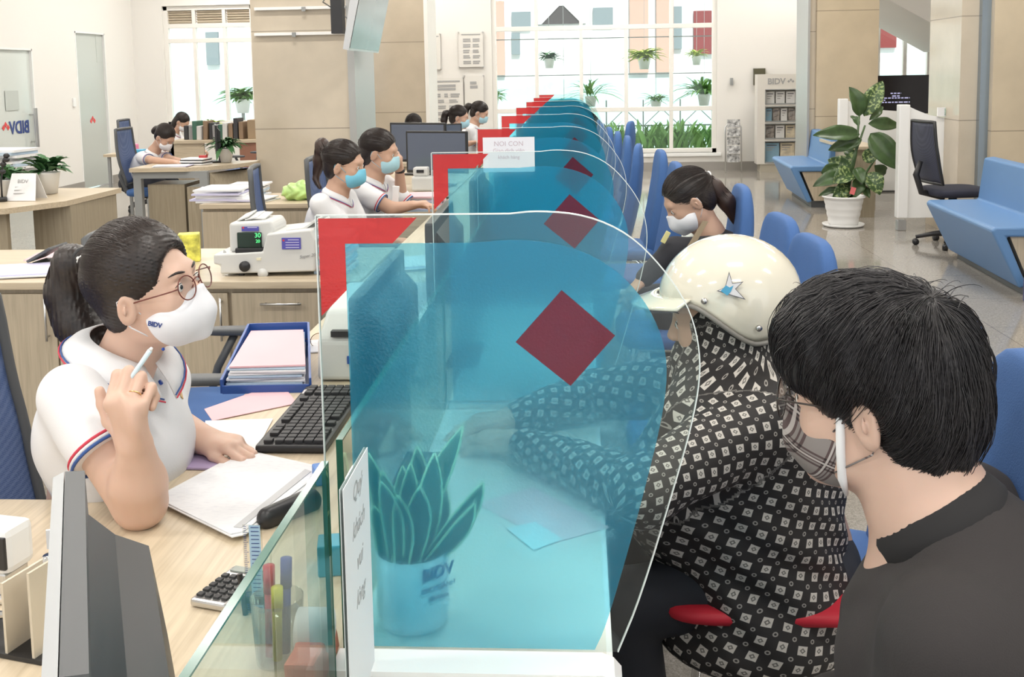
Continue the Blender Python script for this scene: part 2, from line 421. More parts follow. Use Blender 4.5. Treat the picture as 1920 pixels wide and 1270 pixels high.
def window(n_, W, ncol, zs, louvre=None, bars=()):
    x0, x1, z0, z1 = W
    root = thing('window_%d' % n_, None, None, ((x0 + x1) / 2, YB + .1, z0)); struct(root); del_cat = root
    mb = MB(); t = 0.035; y0, y1 = YB + .04, YB + .12
    mb.box((x0, y0, z0), (x0 + 2 * t, y1, z1), bev=.006); mb.box((x1 - 2 * t, y0, z0), (x1, y1, z1), bev=.006)
    mb.box((x0, y0, z0), (x1, y1, z0 + 2 * t), bev=.006); mb.box((x0, y0, z1 - 2 * t), (x1, y1, z1), bev=.006)
    xs = [x0 + (x1 - x0) * i / ncol for i in range(1, ncol)]
    for x in xs: mb.box((x - t * .8, y0 + .003, z0), (x + t * .8, y1 - .003, z1), bev=.006)
    for z in zs: mb.box((x0, y0 + .001, z - t), (x1, y1 - .001, z + t), bev=.006)
    mb.build('window_frame', PVC, root)
    if bars:
        g = MB()
        for z in bars: g.box((x0 + .03, y1 + .01, z - .008), (x1 - .03, y1 + .022, z + .008))
        g.build('grille_bar', GREYP, root)
    X = [x0] + xs + [x1]; Z = [z0] + list(zs) + [z1]
    for i in range(ncol):
        for j in range(len(Z) - 1):
            if louvre and j >= louvre: continue
            MB().box((X[i] + .02, YB + .075, Z[j] + .02), (X[i + 1] - .02, YB + .081, Z[j + 1] - .02)).build('window_pane', GLASS, root)
    if louvre:
        lm = mat('beige_louvre', (0.62, 0.54, 0.43), 0.5)
        for i in range(ncol):
            l = MB(); k = 7
            for q in range(k):
                z = Z[louvre] + .06 + (z1 - Z[louvre] - .08) * q / (k - 1)
                l.bc(((X[i] + X[i + 1]) / 2, YB + .09, z), (X[i + 1] - X[i] - .08, .045, .012), Rx(math.radians(-38)))
            l.box((X[i] + .03, YB + .125, Z[louvre] + .03), (X[i + 1] - .03, YB + .13, z1 - .03))
            l.build('louvre', lm, root)
    MB().box((x0 - .06, YB - .05, z0 - .05), (x1 + .06, YB + .15, z0), bev=.006).build('window_sill', WHITE, root)
    return root
window(1, W1, 3, [2.13, 2.36], louvre=2)
window(2, W2, 5, [0.95, 2.21], bars=[1.49, 2.05])
window(3, W3, 3, [2.21])

# left wall with two frosted glass doors
def ly(px): return at(px, 200, 1).y * (XL / at(px, 200, 1).x)
D1 = (ly(148), ly(203), 0.0, 2.22); D2 = (ly(-70), ly(66), 0.0, 1.95)
mb = MB(); ys = [-4, D2[0], D2[1], D1[0], D1[1], YB + .22]
for i, (a, c) in enumerate(zip(ys, ys[1:])):
    z0 = {1: D2[3], 3: D1[3]}.get(i, 0); mb.box((XL - .2, a, z0), (XL, c, CEIL))
struct(mb.build('wall_left', WALL))
FROST = mat('frosted_glass', (0.50, 0.53, 0.50), 0.25); FROST2 = mat('greenish_glass', (0.62, 0.66, 0.63), 0.12)
def diamond(mb, c, r, right, up, s):
    c = Vector(c); r = Vector(right).normalized(); u = Vector(up).normalized(); nn = r.cross(u)
    for dx, dz, q in ((-.62, 0, .42), (.62, 0, .42), (0, .5, .42)):
        p = c + r * dx * s + u * dz * s * .9
        mb.prism([p + r * q * s, p + u * q * s, p - r * q * s, p - u * q * s], nn * .002)
for k, (D, fr) in enumerate(((D1, FROST), (D2, FROST2)), 1):
    root = thing('door_%d' % k, None, None, (XL, (D[0] + D[1]) / 2, 0)); struct(root)
    MB().box((XL - .05, D[0] + .01, .01), (XL - .03, D[1] - .01, D[3] - .01)).build('glass_panel', fr, root)
    f = MB(); f.box((XL - .06, D[0], 0), (XL + .005, D[0] + .02, D[3])); f.box((XL - .06, D[1] - .02, 0), (XL + .005, D[1], D[3])); f.box((XL - .06, D[0], D[3] - .02), (XL + .005, D[1], D[3])); f.build('door_frame', WHITE, root)
    if k == 1:
        c = at(173, 227, 1); yy = ly(176); m_ = MB(); z = atx(176, 227, XL).z; diamond(m_, (XL - .028, yy, z), .1, (0, 1, 0), (0, 0, 1), .085); m_.build('logo', LOGORED, root)
        m_ = MB(); yy = ly(190); m_.box((XL - .03, yy, atx(190, 117, XL).z), (XL - .026, D[1] - .03, atx(190, 60, XL).z)); m_.build('dark_notice', FROST, root)
    else:
        yy = ly(57); z0 = atx(57, 278, XL).z; z1 = atx(57, 203, XL).z; h = MB()
        for dy in (0, .05): h.cyl((XL + .05, yy + dy, z0), (XL + .05, yy + dy, z1), .013)
        for zz in (z0 + .08, z1 - .08): h.cyl((XL - .03, yy + .02, zz), (XL + .05, yy + .02, zz), .01)
        h.build('door_handle', STEEL, root)
        m_ = MB(); diamond(m_, (XL - .026, ly(12), atx(12, 240, XL).z), .1, (0, 1, 0), (0, 0, 1), .085); m_.build('logo', LOGORED, root)
        text('lettering', 'BIDV', (XL - .024, ly(38), atx(38, 240, XL).z), (0, 1, 0), (0, 0, 1), .22, LOGOBLUE, root, mirror=True, bold=.006)
        m_ = MB().box((XL - .024, ly(14), atx(26, 207, XL).z), (XL - .02, ly(39), atx(26, 170, XL).z)); m_.build('paper_notice', FROST, root)
# skirting
struct(MB().box((XL, D1[1], 0), (XL + .02, YB, .12)).box((XL, D2[1], 0), (XL + .02, D1[0], .12)).build('baseboard_left', SKIRT))
struct(MB().box((XL, YB - .02, 0), (XR, YB, .13)).build('baseboard_back', SKIRT))
# pillars clad in polished beige stone
def stone(name, col, seam=0.92, off=0.0, rough=0.12):
    m = mat(name, col, rough); n, L, b = nodes(m); tc = n.new('ShaderNodeTexCoord'); s = n.new('ShaderNodeSeparateXYZ'); L.new(tc.outputs['Object'], s.inputs[0])
    a = n.new('ShaderNodeMath'); a.operation = 'ADD'; a.inputs[1].default_value = 10 + off; L.new(s.outputs[2], a.inputs[0])
    d = n.new('ShaderNodeMath'); d.operation = 'MODULO'; d.inputs[1].default_value = seam; L.new(a.outputs[0], d.inputs[0])
    c = n.new('ShaderNodeMath'); c.operation = 'LESS_THAN'; c.inputs[1].default_value = 0.009; L.new(d.outputs[0], c.inputs[0])
    t = n.new('ShaderNodeTexNoise'); t.inputs['Scale'].default_value = 3; t.inputs['Detail'].default_value = 7; L.new(tc.outputs['Object'], t.inputs['Vector'])
    r = ramp(n, [(0.3, [x * .92 for x in col]), (0.7, [min(1, x * 1.06) for x in col])]); L.new(t.outputs[0], r.inputs[0])
    x = n.new('ShaderNodeMixRGB'); L.new(c.outputs[0], x.inputs[0]); L.new(r.outputs[0], x.inputs[1]); x.inputs[2].default_value = (*[q * .55 for q in col], 1); L.new(x.outputs[0], b.inputs['Base Color']); return m
ST = stone('beige_stone', (0.57, 0.495, 0.39)); ST2 = stone('beige_stone_far', (0.50, 0.43, 0.335)); ST3 = stone('golden_beige_stone', (0.60, 0.50, 0.36), 1.25, 0.3)
TRS = mat('grey_trim_steel', (0.42, 0.42, 0.41), 0.35, 0.35)
def xz(px, Y): return at(px, 200, Y).x
struct(MB().box((xz(477, 10), 10, 0), (xz(655, 10), 10.95, CEIL)).build('trim_1', ST))
p = MB(); p.box((xz(655, 10), 9.985, 0), (xz(668, 10), 10.94, CEIL)); struct(p.build('trim_2', TRS))
p = MB(); p.box((xz(672, 10.4), 10.4, 0), (xz(683, 10.4), 10.9, CEIL)); struct(p.build('trim_3', TRS))
struct(MB().box((xz(690, 14), 14, 0), (xz(799, 14), 14.8, CEIL)).build('trim_4', ST2))
struct(MB().box((xz(799, 14), 13.98, 0), (xz(806, 14), 14.8, CEIL)).build('trim_5', PVC))
struct(MB().box((xz(1530, 13), 13, 0), (xz(1645, 13), 13.8, CEIL)).build('trim_6', ST3))
struct(MB().box((xz(1518, 13), 13.06, 0), (xz(1530, 13), 13.7, CEIL)).build('trim_7', ST))
struct(MB().box((xz(1514, 13), 13.02, 0), (xz(1518, 13), 13.7, CEIL)).build('trim_8', TRS))
struct(MB().box((xz(1860, 9.6), 9.6, 0), (xz(2100, 9.6), 10.6, CEIL)).build('trim_9', ST3))
struct(MB().box((xz(1810, 9.6), 9.75, 0), (xz(1843, 9.6), 10.6, CEIL)).build('trim_10', ST))
struct(MB().box((xz(1843, 9.6), 9.68, 0), (xz(1860, 9.6), 10.6, CEIL)).build('trim_11', mat('blue_grey_mirror', (.30, .36, .42), .2, .7)))
# underside of the staircase, sloping down to the right
a1, a2 = at(1645, -12, 14.2), at(1835, 92, 14.2)
struct(MB().prism([a1, a2, Vector((a2.x, a2.y, CEIL)), Vector((a1.x, a1.y, CEIL))], (0, 2.2, 0)).build('trim_12', WALL))
# door edge and control boxes on pillar: two white rails with clips
for k, yy in enumerate((17, 65)):
    a, c = at(477, yy, 9.97), at(648, yy, 9.97)
    r = thing('wall_rail', ['upper', 'lower'][k] + ' white rail with a dark clip across the top of the beige stone pillar', 'rail', ((a.x + c.x) / 2, 9.96, a.z))
    MB().box((a.x, 9.955, a.z - .014), (c.x, 9.998, a.z + .014), bev=.003).build('rail_bar', WHITE, r)
    q = at(569 - 18 * k, yy, 9.95); MB().box((q.x - .018, 9.94, q.z - .022), (q.x + .018, 9.96, q.z + .022), bev=.003).build('clip', GREYP, r)

# ================================================================ outside the windows
OUTW = mat('sunlit_white_render', (0.86, 0.87, 0.87), 0.9); PALE = mat('pale_cyan_wall', (0.48, 0.66, 0.66), 0.9)
g0 = struct(MB().box((-14, YB + .3, -.15), (14, 40, -.02)).build('ground', mat('outdoor_paving', (0.6, 0.6, 0.57), 0.9)))
YF = 22.0
fac = thing('building', 'white house front across the yard with pink brick strips and curtained windows', 'building', (1, YF, 0))
MB().box((-13, YF, 0), (13, YF + 1, 9)).build('facade', OUTW, fac)
MB().box((-13, YF - .5, 0), (13, YF - .3, at(1000, 150, YF - .5).z)).build('low_wall', PALE, fac)
br_ = mat('pale_pink_brick', (0.52, 0.33, 0.27), 0.9)
for p0, p1 in ((915, 945), (1180, 1215), (1230, 1262)):
    MB().box((at(p0, 0, YF).x, YF - .12, 1.5), (at(p1, 0, YF).x, YF + .02, 8)).build('brick_strip', br_, fac)
CURT = mat('grey_curtain', (0.20, 0.24, 0.26), 0.8); REDS = mat('dull_red_shutter', (0.20, 0.03, 0.03), 0.7); DKW = mat('dark_window_interior', (0.07, 0.06, 0.06), 0.3)
for p0, y0, p1, y1, m_ in ((960, 22, 995, 54, CURT), (1008, 10, 1098, 46, DKW), (1112, 14, 1149, 48, CURT), (1246, 12, 1278, 92, CURT), (1300, 20, 1338, 102, REDS), (960, 62, 975, 102, CURT), (1645, 20, 1680, 90, REDS), (390, 60, 410, 122, CURT)):
    a, c = at(p0, y1, YF), at(p1, y0, YF); f = MB().box((a.x, YF - .08, a.z), (c.x, YF + .02, c.z)).build('facade_window', m_, fac)
    if m_ is DKW:
        for s0, s1, s2 in ((a.x, a.x + .42, 0), (c.x, c.x - .42, 0)):
            MB().prism([(s0, YF - .1, a.z), (s0, YF - .1, c.z), ((s0 + 2 * s1) / 3 + (s1 - s0) * .4, YF - .1, c.z), (s0 + (s1 - s0) * .2, YF - .1, a.z)], (0, .015, 0)).build('curtain', OUTW, f)
# metal railing
rl = thing('garden_railing', 'thin grey metal railing in front of the garden plants outside', 'railing', (1, 18.2, 0)); mb = MB()
ra, rb_ = at(1000, 240, 18.2), at(1345, 240, 18.2)
mb.box((ra.x, 18.19, ra.z), (rb_.x, 18.21, ra.z + .025))
for i in range(6):
    x = ra.x + (rb_.x - ra.x) * i / 5; x2 = ra.x + (rb_.x - ra.x) * (i + 1) / 5
    mb.cyl((x, 18.2, 0), (x, 18.2, ra.z + .45), .012, n=6)
    if i < 5: mb.cyl((x, 18.2, ra.z), ((x + x2) / 2, 18.2, ra.z + .3), .008, n=5).cyl(((x + x2) / 2, 18.2, ra.z + .3), (x2, 18.2, ra.z), .008, n=5)
mb.build('rails', GREYP, rl)
leafm = [mat('leaf_green', (0.16, 0.34, 0.07), 0.6), mat('leaf_yellow_green', (0.40, 0.50, 0.08), 0.6), mat('leaf_dark_green', (0.05, 0.15, 0.05), 0.6)]
def leafblade(mb, base, d, L_, w_, droop=0.4, n=6):
    """a curved leaf: base point, direction, length, width"""
    base = Vector(base); d = Vector(d).normalized(); side = d.cross(Vector((0, 0, 1)));
    side = side.normalized() if side.length > 1e-3 else Vector((1, 0, 0)); pts = []
    for i in range(n + 1):
        t = i / n; p = base + d * (L_ * t) + Vector((0, 0, -droop * L_ * t * t)); ww = w_ * math.sin(math.pi * min(1, t * .9 + .08)) ** .8 * (0 if i == n else 1)
        pts += [p - side * ww / 2, p + Vector((0, 0, -ww * .18)), p + side * ww / 2]
    fs = []
    for i in range(n):
        for k in (0, 1): fs.append((i * 3 + k, i * 3 + k + 1, i * 3 + 4 + k, i * 3 + 3 + k))
    mb.add(pts, fs)
rnd = random.Random(3)
for yy in (18.4, 18.6): tag(MB().box((-2.5, yy - .02, 3.42), (3.0, yy + .02, 3.46)).box((-2.5, yy - .02, -.01), (-2.45, yy + .02, 3.42)).box((2.95, yy - .02, -.01), (3.0, yy + .02, 3.42)).build('plant_rail', GREYP), '%s metal frame from which the plant pots hang outside' % ('nearer' if yy < 18.5 else 'farther'), 'frame')
def bush(mb, c, r, n_, L_, w_, up=.5, droop=.5):
    for i in range(n_):
        a = rnd.uniform(0, 6.283); e = rnd.uniform(-.1, 1) * up + .2; c0 = Vector(c) + Vector((rnd.uniform(-1, 1), rnd.uniform(-1, 1), rnd.uniform(-.4, .4))) * r
        leafblade(mb, c0, (math.cos(a), math.sin(a), e * 1.5), L_ * rnd.uniform(.6, 1.2), w_ * rnd.uniform(.7, 1.2), droop, 4)
POTW = mat('white_pot', (0.80, 0.79, 0.77), 0.4)
def outpot(px, py, Y, s, m_, lab, n_=40, L_=.22, w_=.03, hang=True, up=.6):
    c = at(px, py, Y); r = thing('hanging_plant' if hang else 'potted_plant', lab, 'plant', tuple(c), 'plants outside the windows' if False else None)
    MB().lathe(c, [(.06 * s, 0), (.085 * s, .14 * s), (.09 * s, .15 * s), (.075 * s, .15 * s)], 14).build('pot', POTW, r, True)
    mb = MB(); bush(mb, c + Vector((0, 0, .17 * s)), .07 * s, int(n_ * 1.5), L_ * s * 1.5, w_ * s * 1.4, up); mb.build('foliage', leafm[m_], r, True)
    MB().cyl(c + Vector((0, 0, .15 * s)), Vector((c.x, c.y, 3.42)), .004, n=5).build('hanger', GREYP, r) if hang else MB().cyl(Vector((c.x, c.y, -.01)), c, .03, n=8).build('stand', GREYP, r)
outpot(1208, 130, 18.6, 1.3, 1, 'hanging pot of yellow-green leaves outside the large window', 70, .2, .035)
outpot(1306, 122, 18.6, 1.0, 1, 'small hanging pot with pale spiky leaves near the right jamb of the large window', 40, .2, .02)
outpot(1320, 198, 18.4, 1.3, 0, 'hanging pot of dense upright green leaves at the right edge of the large window', 60, .3, .03, up=1.2)
outpot(1108, 200, 18.4, 1.2, 0, 'pot with a spiky thin-leaved plant behind the glass screens', 30, .32, .018, up=1.2)
outpot(1030, 128, 18.6, 1.1, 2, 'hanging pot with dark trailing leaves left of the yellow-green one', 40, .16, .03)
outpot(1058, 218, 18.4, 1.3, 0, 'low white bowl of green leaves above the last blue screens', 50, .15, .03, up=.4)
outpot(1230, 208, 18.4, 1.1, 0, 'pot with spreading grassy leaves on the railing, middle of the large window', 40, .2, .02)
outpot(926, 200, 18.4, 1.1, 0, 'pot with bright green leaves at the left edge of the large window', 30, .2, .03)
outpot(456, 212, 18.2, 1.6, 0, 'white pot of green leaves outside the left window', 60, .2, .04, hang=False)
mb = MB()
for i in range(520):
    c = at(rnd.uniform(1040, 1345), 300, rnd.uniform(17.2, 18.1)); c.z = rnd.uniform(.15, .35); a = rnd.uniform(0, 6.28)
    leafblade(mb, c, (math.cos(a) * .5, math.sin(a) * .5, 1.3), rnd.uniform(.3, .75), rnd.uniform(.04, .08), .35, 4)
tag(mb.build('garden_plants', leafm[0], None, True), 'bed of long green leaves growing outside under the large window', 'plants', kind='stuff')
# ================================================================ shared furniture materials and builders
WOOD = wood('light_oak_laminate', (0.62, 0.515, 0.375), (0.53, 0.43, 0.30), axis=1)
WOODX = wood('light_oak_laminate_cross', (0.57, 0.475, 0.345), (0.49, 0.40, 0.285), axis=0)
WOODZ = wood('light_oak_upright', (0.50, 0.42, 0.31), (0.43, 0.36, 0.26), axis=2)
WOODD = wood('grey_oak_upright', (0.36, 0.305, 0.22), (0.31, 0.26, 0.185), axis=2)
BLUEF = mat('blue_upholstery', (0.05, 0.13, 0.34), 0.75, noise=.06, nscale=6, bump=.15, bscale=400)
BLUEL = mat('light_blue_vinyl', (0.11, 0.235, 0.45), 0.42)
BLUEP = mat('blue_tray_plastic', (0.03, 0.09, 0.33), 0.35)
# mesh fabric of office chairs: fine woven net
def netmat(name, c1, c2):
    m = mat(name, c1, 0.6); n, L, b = nodes(m); tc = n.new('ShaderNodeTexCoord'); v = n.new('ShaderNodeTexVoronoi'); v.inputs['Scale'].default_value = 260; v.inputs['Randomness'].default_value = .15
    L.new(tc.outputs['Object'], v.inputs['Vector']); r = ramp(n, [(0.25, c1), (0.6, c2)]); L.new(v.outputs['Distance'], r.inputs[0]); L.new(r.outputs[0], b.inputs['Base Color']); return m
NETB = netmat('blue_net_fabric', (0.035, 0.075, 0.20), (0.12, 0.17, 0.32))
def sgnp(v, e): return math.copysign(abs(v) ** e, v)
def cushion(mb, c, r, e1=.35, e2=.35, fn=None, n=32, m=16):
    c = Vector(c); vs = []
    for j in range(m + 1):
        ph = -math.pi / 2 + math.pi * j / m
        for i in range(n):
            t = 2 * math.pi * i / n; cp = sgnp(math.cos(ph), e1)
            v = Vector((r[0] * cp * sgnp(math.cos(t), e2), r[1] * cp * sgnp(math.sin(t), e2), r[2] * sgnp(math.sin(ph), e1)))
            if fn: v = fn(v)
            vs.append(c + v)
    fs = [(j * n + i, j * n + (i + 1) % n, (j + 1) * n + (i + 1) % n, (j + 1) * n + i) for j in range(m) for i in range(n)]
    return mb.add(vs, fs)
def handle(parent, c, L_, ax='z', nrm=(0, -1, 0)):
    c = Vector(c); d = {'x': Vector((1, 0, 0)), 'y': Vector((0, 1, 0)), 'z': Vector((0, 0, 1))}[ax]; nn = Vector(nrm); h = MB()
    h.cyl(c - d * L_ / 2 + nn * .022, c + d * L_ / 2 + nn * .022, .005, n=8)
    for s in (-.4, .4): h.cyl(c + d * L_ * s, c + d * L_ * s + nn * .024, .004, n=6)
    h.build('handle', STEEL, parent, True)

# ================================================================ the long service counter
Y0, DP, NP = 1.345, 1.08, 8
XS, XG, XC = -0.84, -0.330, 0.032         # staff edge, glass line, customers' edge
YE = Y0 + DP * NP - .3
t = thing('service_counter', 'long oak laminate teller counter running from the foreground towards the large window', 'counter', (-.4, 5, 0))
MB().box((XS, .2, .722), (XC, YE, .75), bev=.004).build('worktop', WOOD, t)
MB().box((XG + .010, .2, .7502), (XC, YE, .7507)).build('ledge_laminate', mat('cream_laminate', (.74, .70, .63), .3), t)
MB().box((-.16, .2, 0), (-.13, YE, .722)).build('front_panel', WHITE, t)
MB().box((XC - .004, Y0, .715), (XC + .004, YE, .752)).build('edge_band', WHITE, t)
for k in range(NP + 1):
    y = min(Y0 + DP * k, YE - .02); MB().box((XS + .05, y - .018, 0), (-.13, y + .018, .722)).build('support_panel', WOODX, t)
r = thing('side_desk', 'oak laminate return desk in the left foreground with stamp rack and monitor on it', 'desk', (-1.4, 1.2, 0))
MB().box((-2.0, .2, .722), (XS + .002, 1.87, .75), bev=.004).build('worktop', WOOD, r)
MB().box((-2.0, 1.8, 0), (XS - .01, 1.83, .722)).build('back_panel', WOODX, r)
# near end of the ledge: white lipped upstand that carries the first screen
ua = MB(); a = .012
ua.prism([(XG, Y0 - .06, .02), (XC + .015, Y0 - .06, .02), (XC + .015, Y0 - .06, .748), (XC + .005, Y0 - .06, .76), (XC - .01, Y0 - .06, .766), (XG, Y0 - .06, .766)], (0, .055, 0))
tag(ua.build('counter_end_panel', WHITE), 'white end panel with a rounded corner holding the nearest screen on the counter', 'panel')

# ---- blue printed film (tinted, pebbled, softly blurring)
def filmmat(name, tint, refr_tint, tr=.45, rough=.28, diffuse=.12, dcol=(0.02, 0.35, 0.6)):
    m = bpy.data.materials.new(name); m.use_nodes = True; _M[name] = m; n, L = m.node_tree.nodes, m.node_tree.links; n.clear()
    o = n.new('ShaderNodeOutputMaterial'); T = n.new('ShaderNodeBsdfTransparent'); T.inputs[0].default_value = (*tint, 1)
    R = n.new('ShaderNodeBsdfRefraction'); R.inputs['Color'].default_value = (*refr_tint, 1); R.inputs['Roughness'].default_value = rough; R.inputs['IOR'].default_value = 1.12
    D = n.new('ShaderNodeBsdfTranslucent'); D.inputs[0].default_value = (*dcol, 1); D2 = n.new('ShaderNodeBsdfDiffuse'); D2.inputs[0].default_value = (*dcol, 1)
    G = n.new('ShaderNodeBsdfGlossy'); G.inputs['Roughness'].default_value = .08; 
    tc = n.new('ShaderNodeTexCoord'); ns = n.new('ShaderNodeTexNoise'); ns.inputs['Scale'].default_value = 260; ns.inputs['Detail'].default_value = 2; bp = n.new('ShaderNodeBump'); bp.inputs['Strength'].default_value = .25; bp.inputs['Distance'].default_value = .002
    L.new(tc.outputs['Object'], ns.inputs['Vector']); L.new(ns.outputs[0], bp.inputs['Height']); L.new(bp.outputs[0], G.inputs['Normal']); L.new(bp.outputs[0], R.inputs['Normal'])
    def mix(f, a, b):
        x = n.new('ShaderNodeMixShader')
        if isinstance(f, float): x.inputs[0].default_value = f
        else: L.new(f, x.inputs[0])
        L.new(a, x.inputs[1]); L.new(b, x.inputs[2]); return x.outputs[0]
    x1 = mix(tr, R.outputs[0], T.outputs[0]); x2 = mix(.5, D.outputs[0], D2.outputs[0]); x3 = mix(diffuse, x1, x2); x4 = mix(sheen(n, L), x3, G.outputs[0]); L.new(x4, o.inputs[0]); return m
FILM = filmmat('blue_film', (0.635, 0.92, 0.985), (0.635, 0.92, 0.99), .78, .28, .125, (0.04, 0.55, 0.88))
DIAM = filmmat('red_diamond_film', (0.80, 0.36, 0.42), (0.85, 0.45, 0.52), .68, .30, .18, (0.68, 0.03, 0.08))
RED = filmmat('red_corner_film', (0.95, 0.40, 0.38), (0.95, 0.4, 0.38), .8, .2, .60, (0.78, 0.07, 0.075))
EDGE = mat('pale_acrylic_edge', (0.72, 0.78, 0.77), 0.2); GEDGE = mat('green_glass_edge', (0.035, 0.14, 0.10), 0.15)  # EDGE: pale colour, on the screens standing in for light caught in the rim
def xzp(px, py): p = at(px, py, Y0); return (p.x, p.z)
def smoothpoly(pts, it=2):
    """Chaikin corner cutting of an open chain"""
    for _ in range(it):
        q = [pts[0]]
        for a, b in zip(pts, pts[1:]):
            q += [(.75 * a[0] + .25 * b[0], .75 * a[1] + .25 * b[1]), (.25 * a[0] + .75 * b[0], .25 * a[1] + .75 * b[1])]
        pts = q + [pts[-1]]
    return pts
TOP = xzp(593, 405)[1]; LX = xzp(593, 405)[0]
arc = smoothpoly([(LX + .25, TOP), xzp(1010, 396), xzp(1100, 404), xzp(1180, 440), xzp(1240, 500), xzp(1288, 570), xzp(1309, 640), xzp(1312, 710), xzp(1295, 800), xzp(1265, 905), xzp(1200, 1120), (XC + .01, .766)])
OUT = [(LX, .766), (LX, TOP)] + arc
fz = TOP - .036; fx = LX + .037
farc = smoothpoly([(LX + .2, fz), xzp(980, 447), xzp(1075, 462), xzp(1150, 500), xzp(1208, 560), xzp(1243, 632), xzp(1252, 700), xzp(1240, 790), xzp(1205, 930), xzp(1172, 1050), xzp(1135, 1175), (XC - .02, .769)])
FOUT = [(fx, .769), (fx, fz)] + farc
dia = [xzp(1053, 543), xzp(1153, 628), xzp(1070, 722), xzp(967, 640)]
rx = LX + .003; rz = TOP - .003; rl = .128
redp = [(rx, rz), (rx + rl, rz), (rx + rl - (rz - fz) * .98, fz), (fx, fz), (fx, rz - rl + (fx - rx)), (rx, rz - rl)]
def clip_out(poly, hole):     # film outline is kept whole; the diamond sits on its near face
    return poly
def make_screen():
    root = thing('counter_screen', None, 'screen', (0, 0, 0))
    P = lambda pts, y: [(x, y, z) for x, z in pts]
    MB().prism(P(OUT, -.0025), (0, .005, 0)).build('glass_sheet', GLASS, root)
    e = MB(); pts = OUT
    for (x0, z0), (x1, z1) in zip(pts, pts[1:]):
        if math.hypot(x1 - x0, z1 - z0) < 1e-4: continue
        d = Vector((x1 - x0, 0, z1 - z0)).normalized(); nn = Vector((-d.z, 0, d.x)) * .0015
        A = Vector((x0, -.0026, z0)); B = Vector((x1, -.0026, z1)); e.prism([A, B, B + nn, A + nn], (0, .0052, 0))
    e.build('painted_edge_gleam', EDGE, root)  # added pale strip: the gleam along the glass outline is put in as colour
    MB().prism(P(FOUT, -.0035), (0, .0008, 0)).build('blue_film', FILM, root)
    MB().prism(P(redp, -.0035), (0, .0008, 0)).build('red_corner', RED, root)
    MB().prism(P(dia, -.0045), (0, .0008, 0)).build('red_diamond', DIAM, root)
    return root
scr = make_screen()
ordn = ['nearest', 'second', 'third', 'fourth', 'fifth', 'sixth', 'seventh', 'farthest']
for i in range(NP):
    o = scr if i == 0 else copy_tree(scr)
    place(o, (0, Y0 + DP * i, 0), 0, '%s blue film screen on the counter, counted from the camera, with red corner and diamond' % ordn[i], 'blue film screens along the counter')
    if i:
        b = MB(); b.box((XG - .03, Y0 + DP * i - .012, .7505), (XC - .005, Y0 + DP * i + .012, .766), bev=.003)
        tag(b.build('screen_foot', STEEL), 'steel foot rail under the %s counter screen' % ordn[i], 'rail', 'foot rails of the screens')
# lengthwise glass between staff and customers
def longglass(y0, y1, lab):
    g = MB().box((XG, y0, .7515), (XG + .008, y1, 1.045)); r = thing('glass_partition', lab, 'glass', (XG, (y0 + y1) / 2, .75), 'low glass partitions along the counter')
    g.build('glass_sheet', glass('green_tint_glass', (0.86, 0.93, 0.90)), r)
    MB().box((XG - .0005, y0, 1.045), (XG + .0085, y1, 1.0475)).build('top_edge', GEDGE, r)
    MB().box((XG - .0005, y0 - .002, .7515), (XG + .0085, y0, 1.0475)).box((XG - .0005, y1, .7515), (XG + .0085, y1 + .002, 1.0475)).build('end_edge', GEDGE, r)
longglass(.45, Y0 - .063, 'low green-edged glass pane standing on the counter in the foreground beside the pen cup')
for i in range(NP - 1):
    longglass(Y0 + DP * i + .02, Y0 + DP * (i + 1) - .02, 'low glass pane along the counter between the %s and %s screens' % (ordn[i], ordn[i + 1]))
# paper notice on third screen
YN = Y0 + 2 * DP - .012
a = at(905, 258, YN); c = at(1003, 322, YN)
r = thing('paper_notice', 'white paper notice with faint lines of writing taped over the top of the third screen', 'notice', ((a.x + c.x) / 2, YN, c.z))
MB().box((a.x, YN - .0006, c.z), (c.x, YN, a.z)).build('sheet', mat('bright_paper', (0.86, 0.86, 0.92), 0.7), r)
for k, (s, sz) in enumerate((('NOI CON', .022), ('Giao dich viên', .018), ('khách hàng', .016))):
    text('writing', s, ((a.x + c.x) / 2, YN - .001, a.z - .022 - .022 * k), (1, 0, 0), (0, 0, 1), sz, mat('faint_pink_print', (0.6, 0.5, 0.56), .8), r, ext=.0002)

# ---------------------------------------------------------------- (blue, high curved backs)
def make_visitor():
    t = thing('visitor_chair', None, 'chair', (0, 0, 0))
    def bend(v):       # curve of the backrest, front is -x
        z = v.z; return Vector((v.x * (1 - .25 * max(0, z) / .3) - .25 * (v.y ** 2) + .10 * math.sin((z + .33) * 2.6) - .06, v.y * (1 - .12 * max(0, z) / .33), z))
    b = MB(); cushion(b, (.24, 0, .72), (.042, .205, .335), .45, .45, bend); b.build('backrest', BLUEF, t, True)
    s = MB(); cushion(s, (-.01, 0, .445), (.24, .24, .045), .5, .45); s.build('seat', BLUEF, t, True)
    for y in (-1, 1):
        f = MB(); f.tube([(-.22, y * .2, .01), (-.2, y * .21, .3), (-.17, y * .21, .41), (.1, y * .21, .41), (.2, y * .2, .3), (.27, y * .2, .01)], .011, 8); f.build('leg', CHROME, t, True)
    MB().tube([(-.2, -.2, .4), (-.2, .2, .4)], .01).tube([(.15, -.2, .4), (.15, .2, .4)], .01).build('stretcher', CHROME, t, True)
    return t
vc = make_visitor()
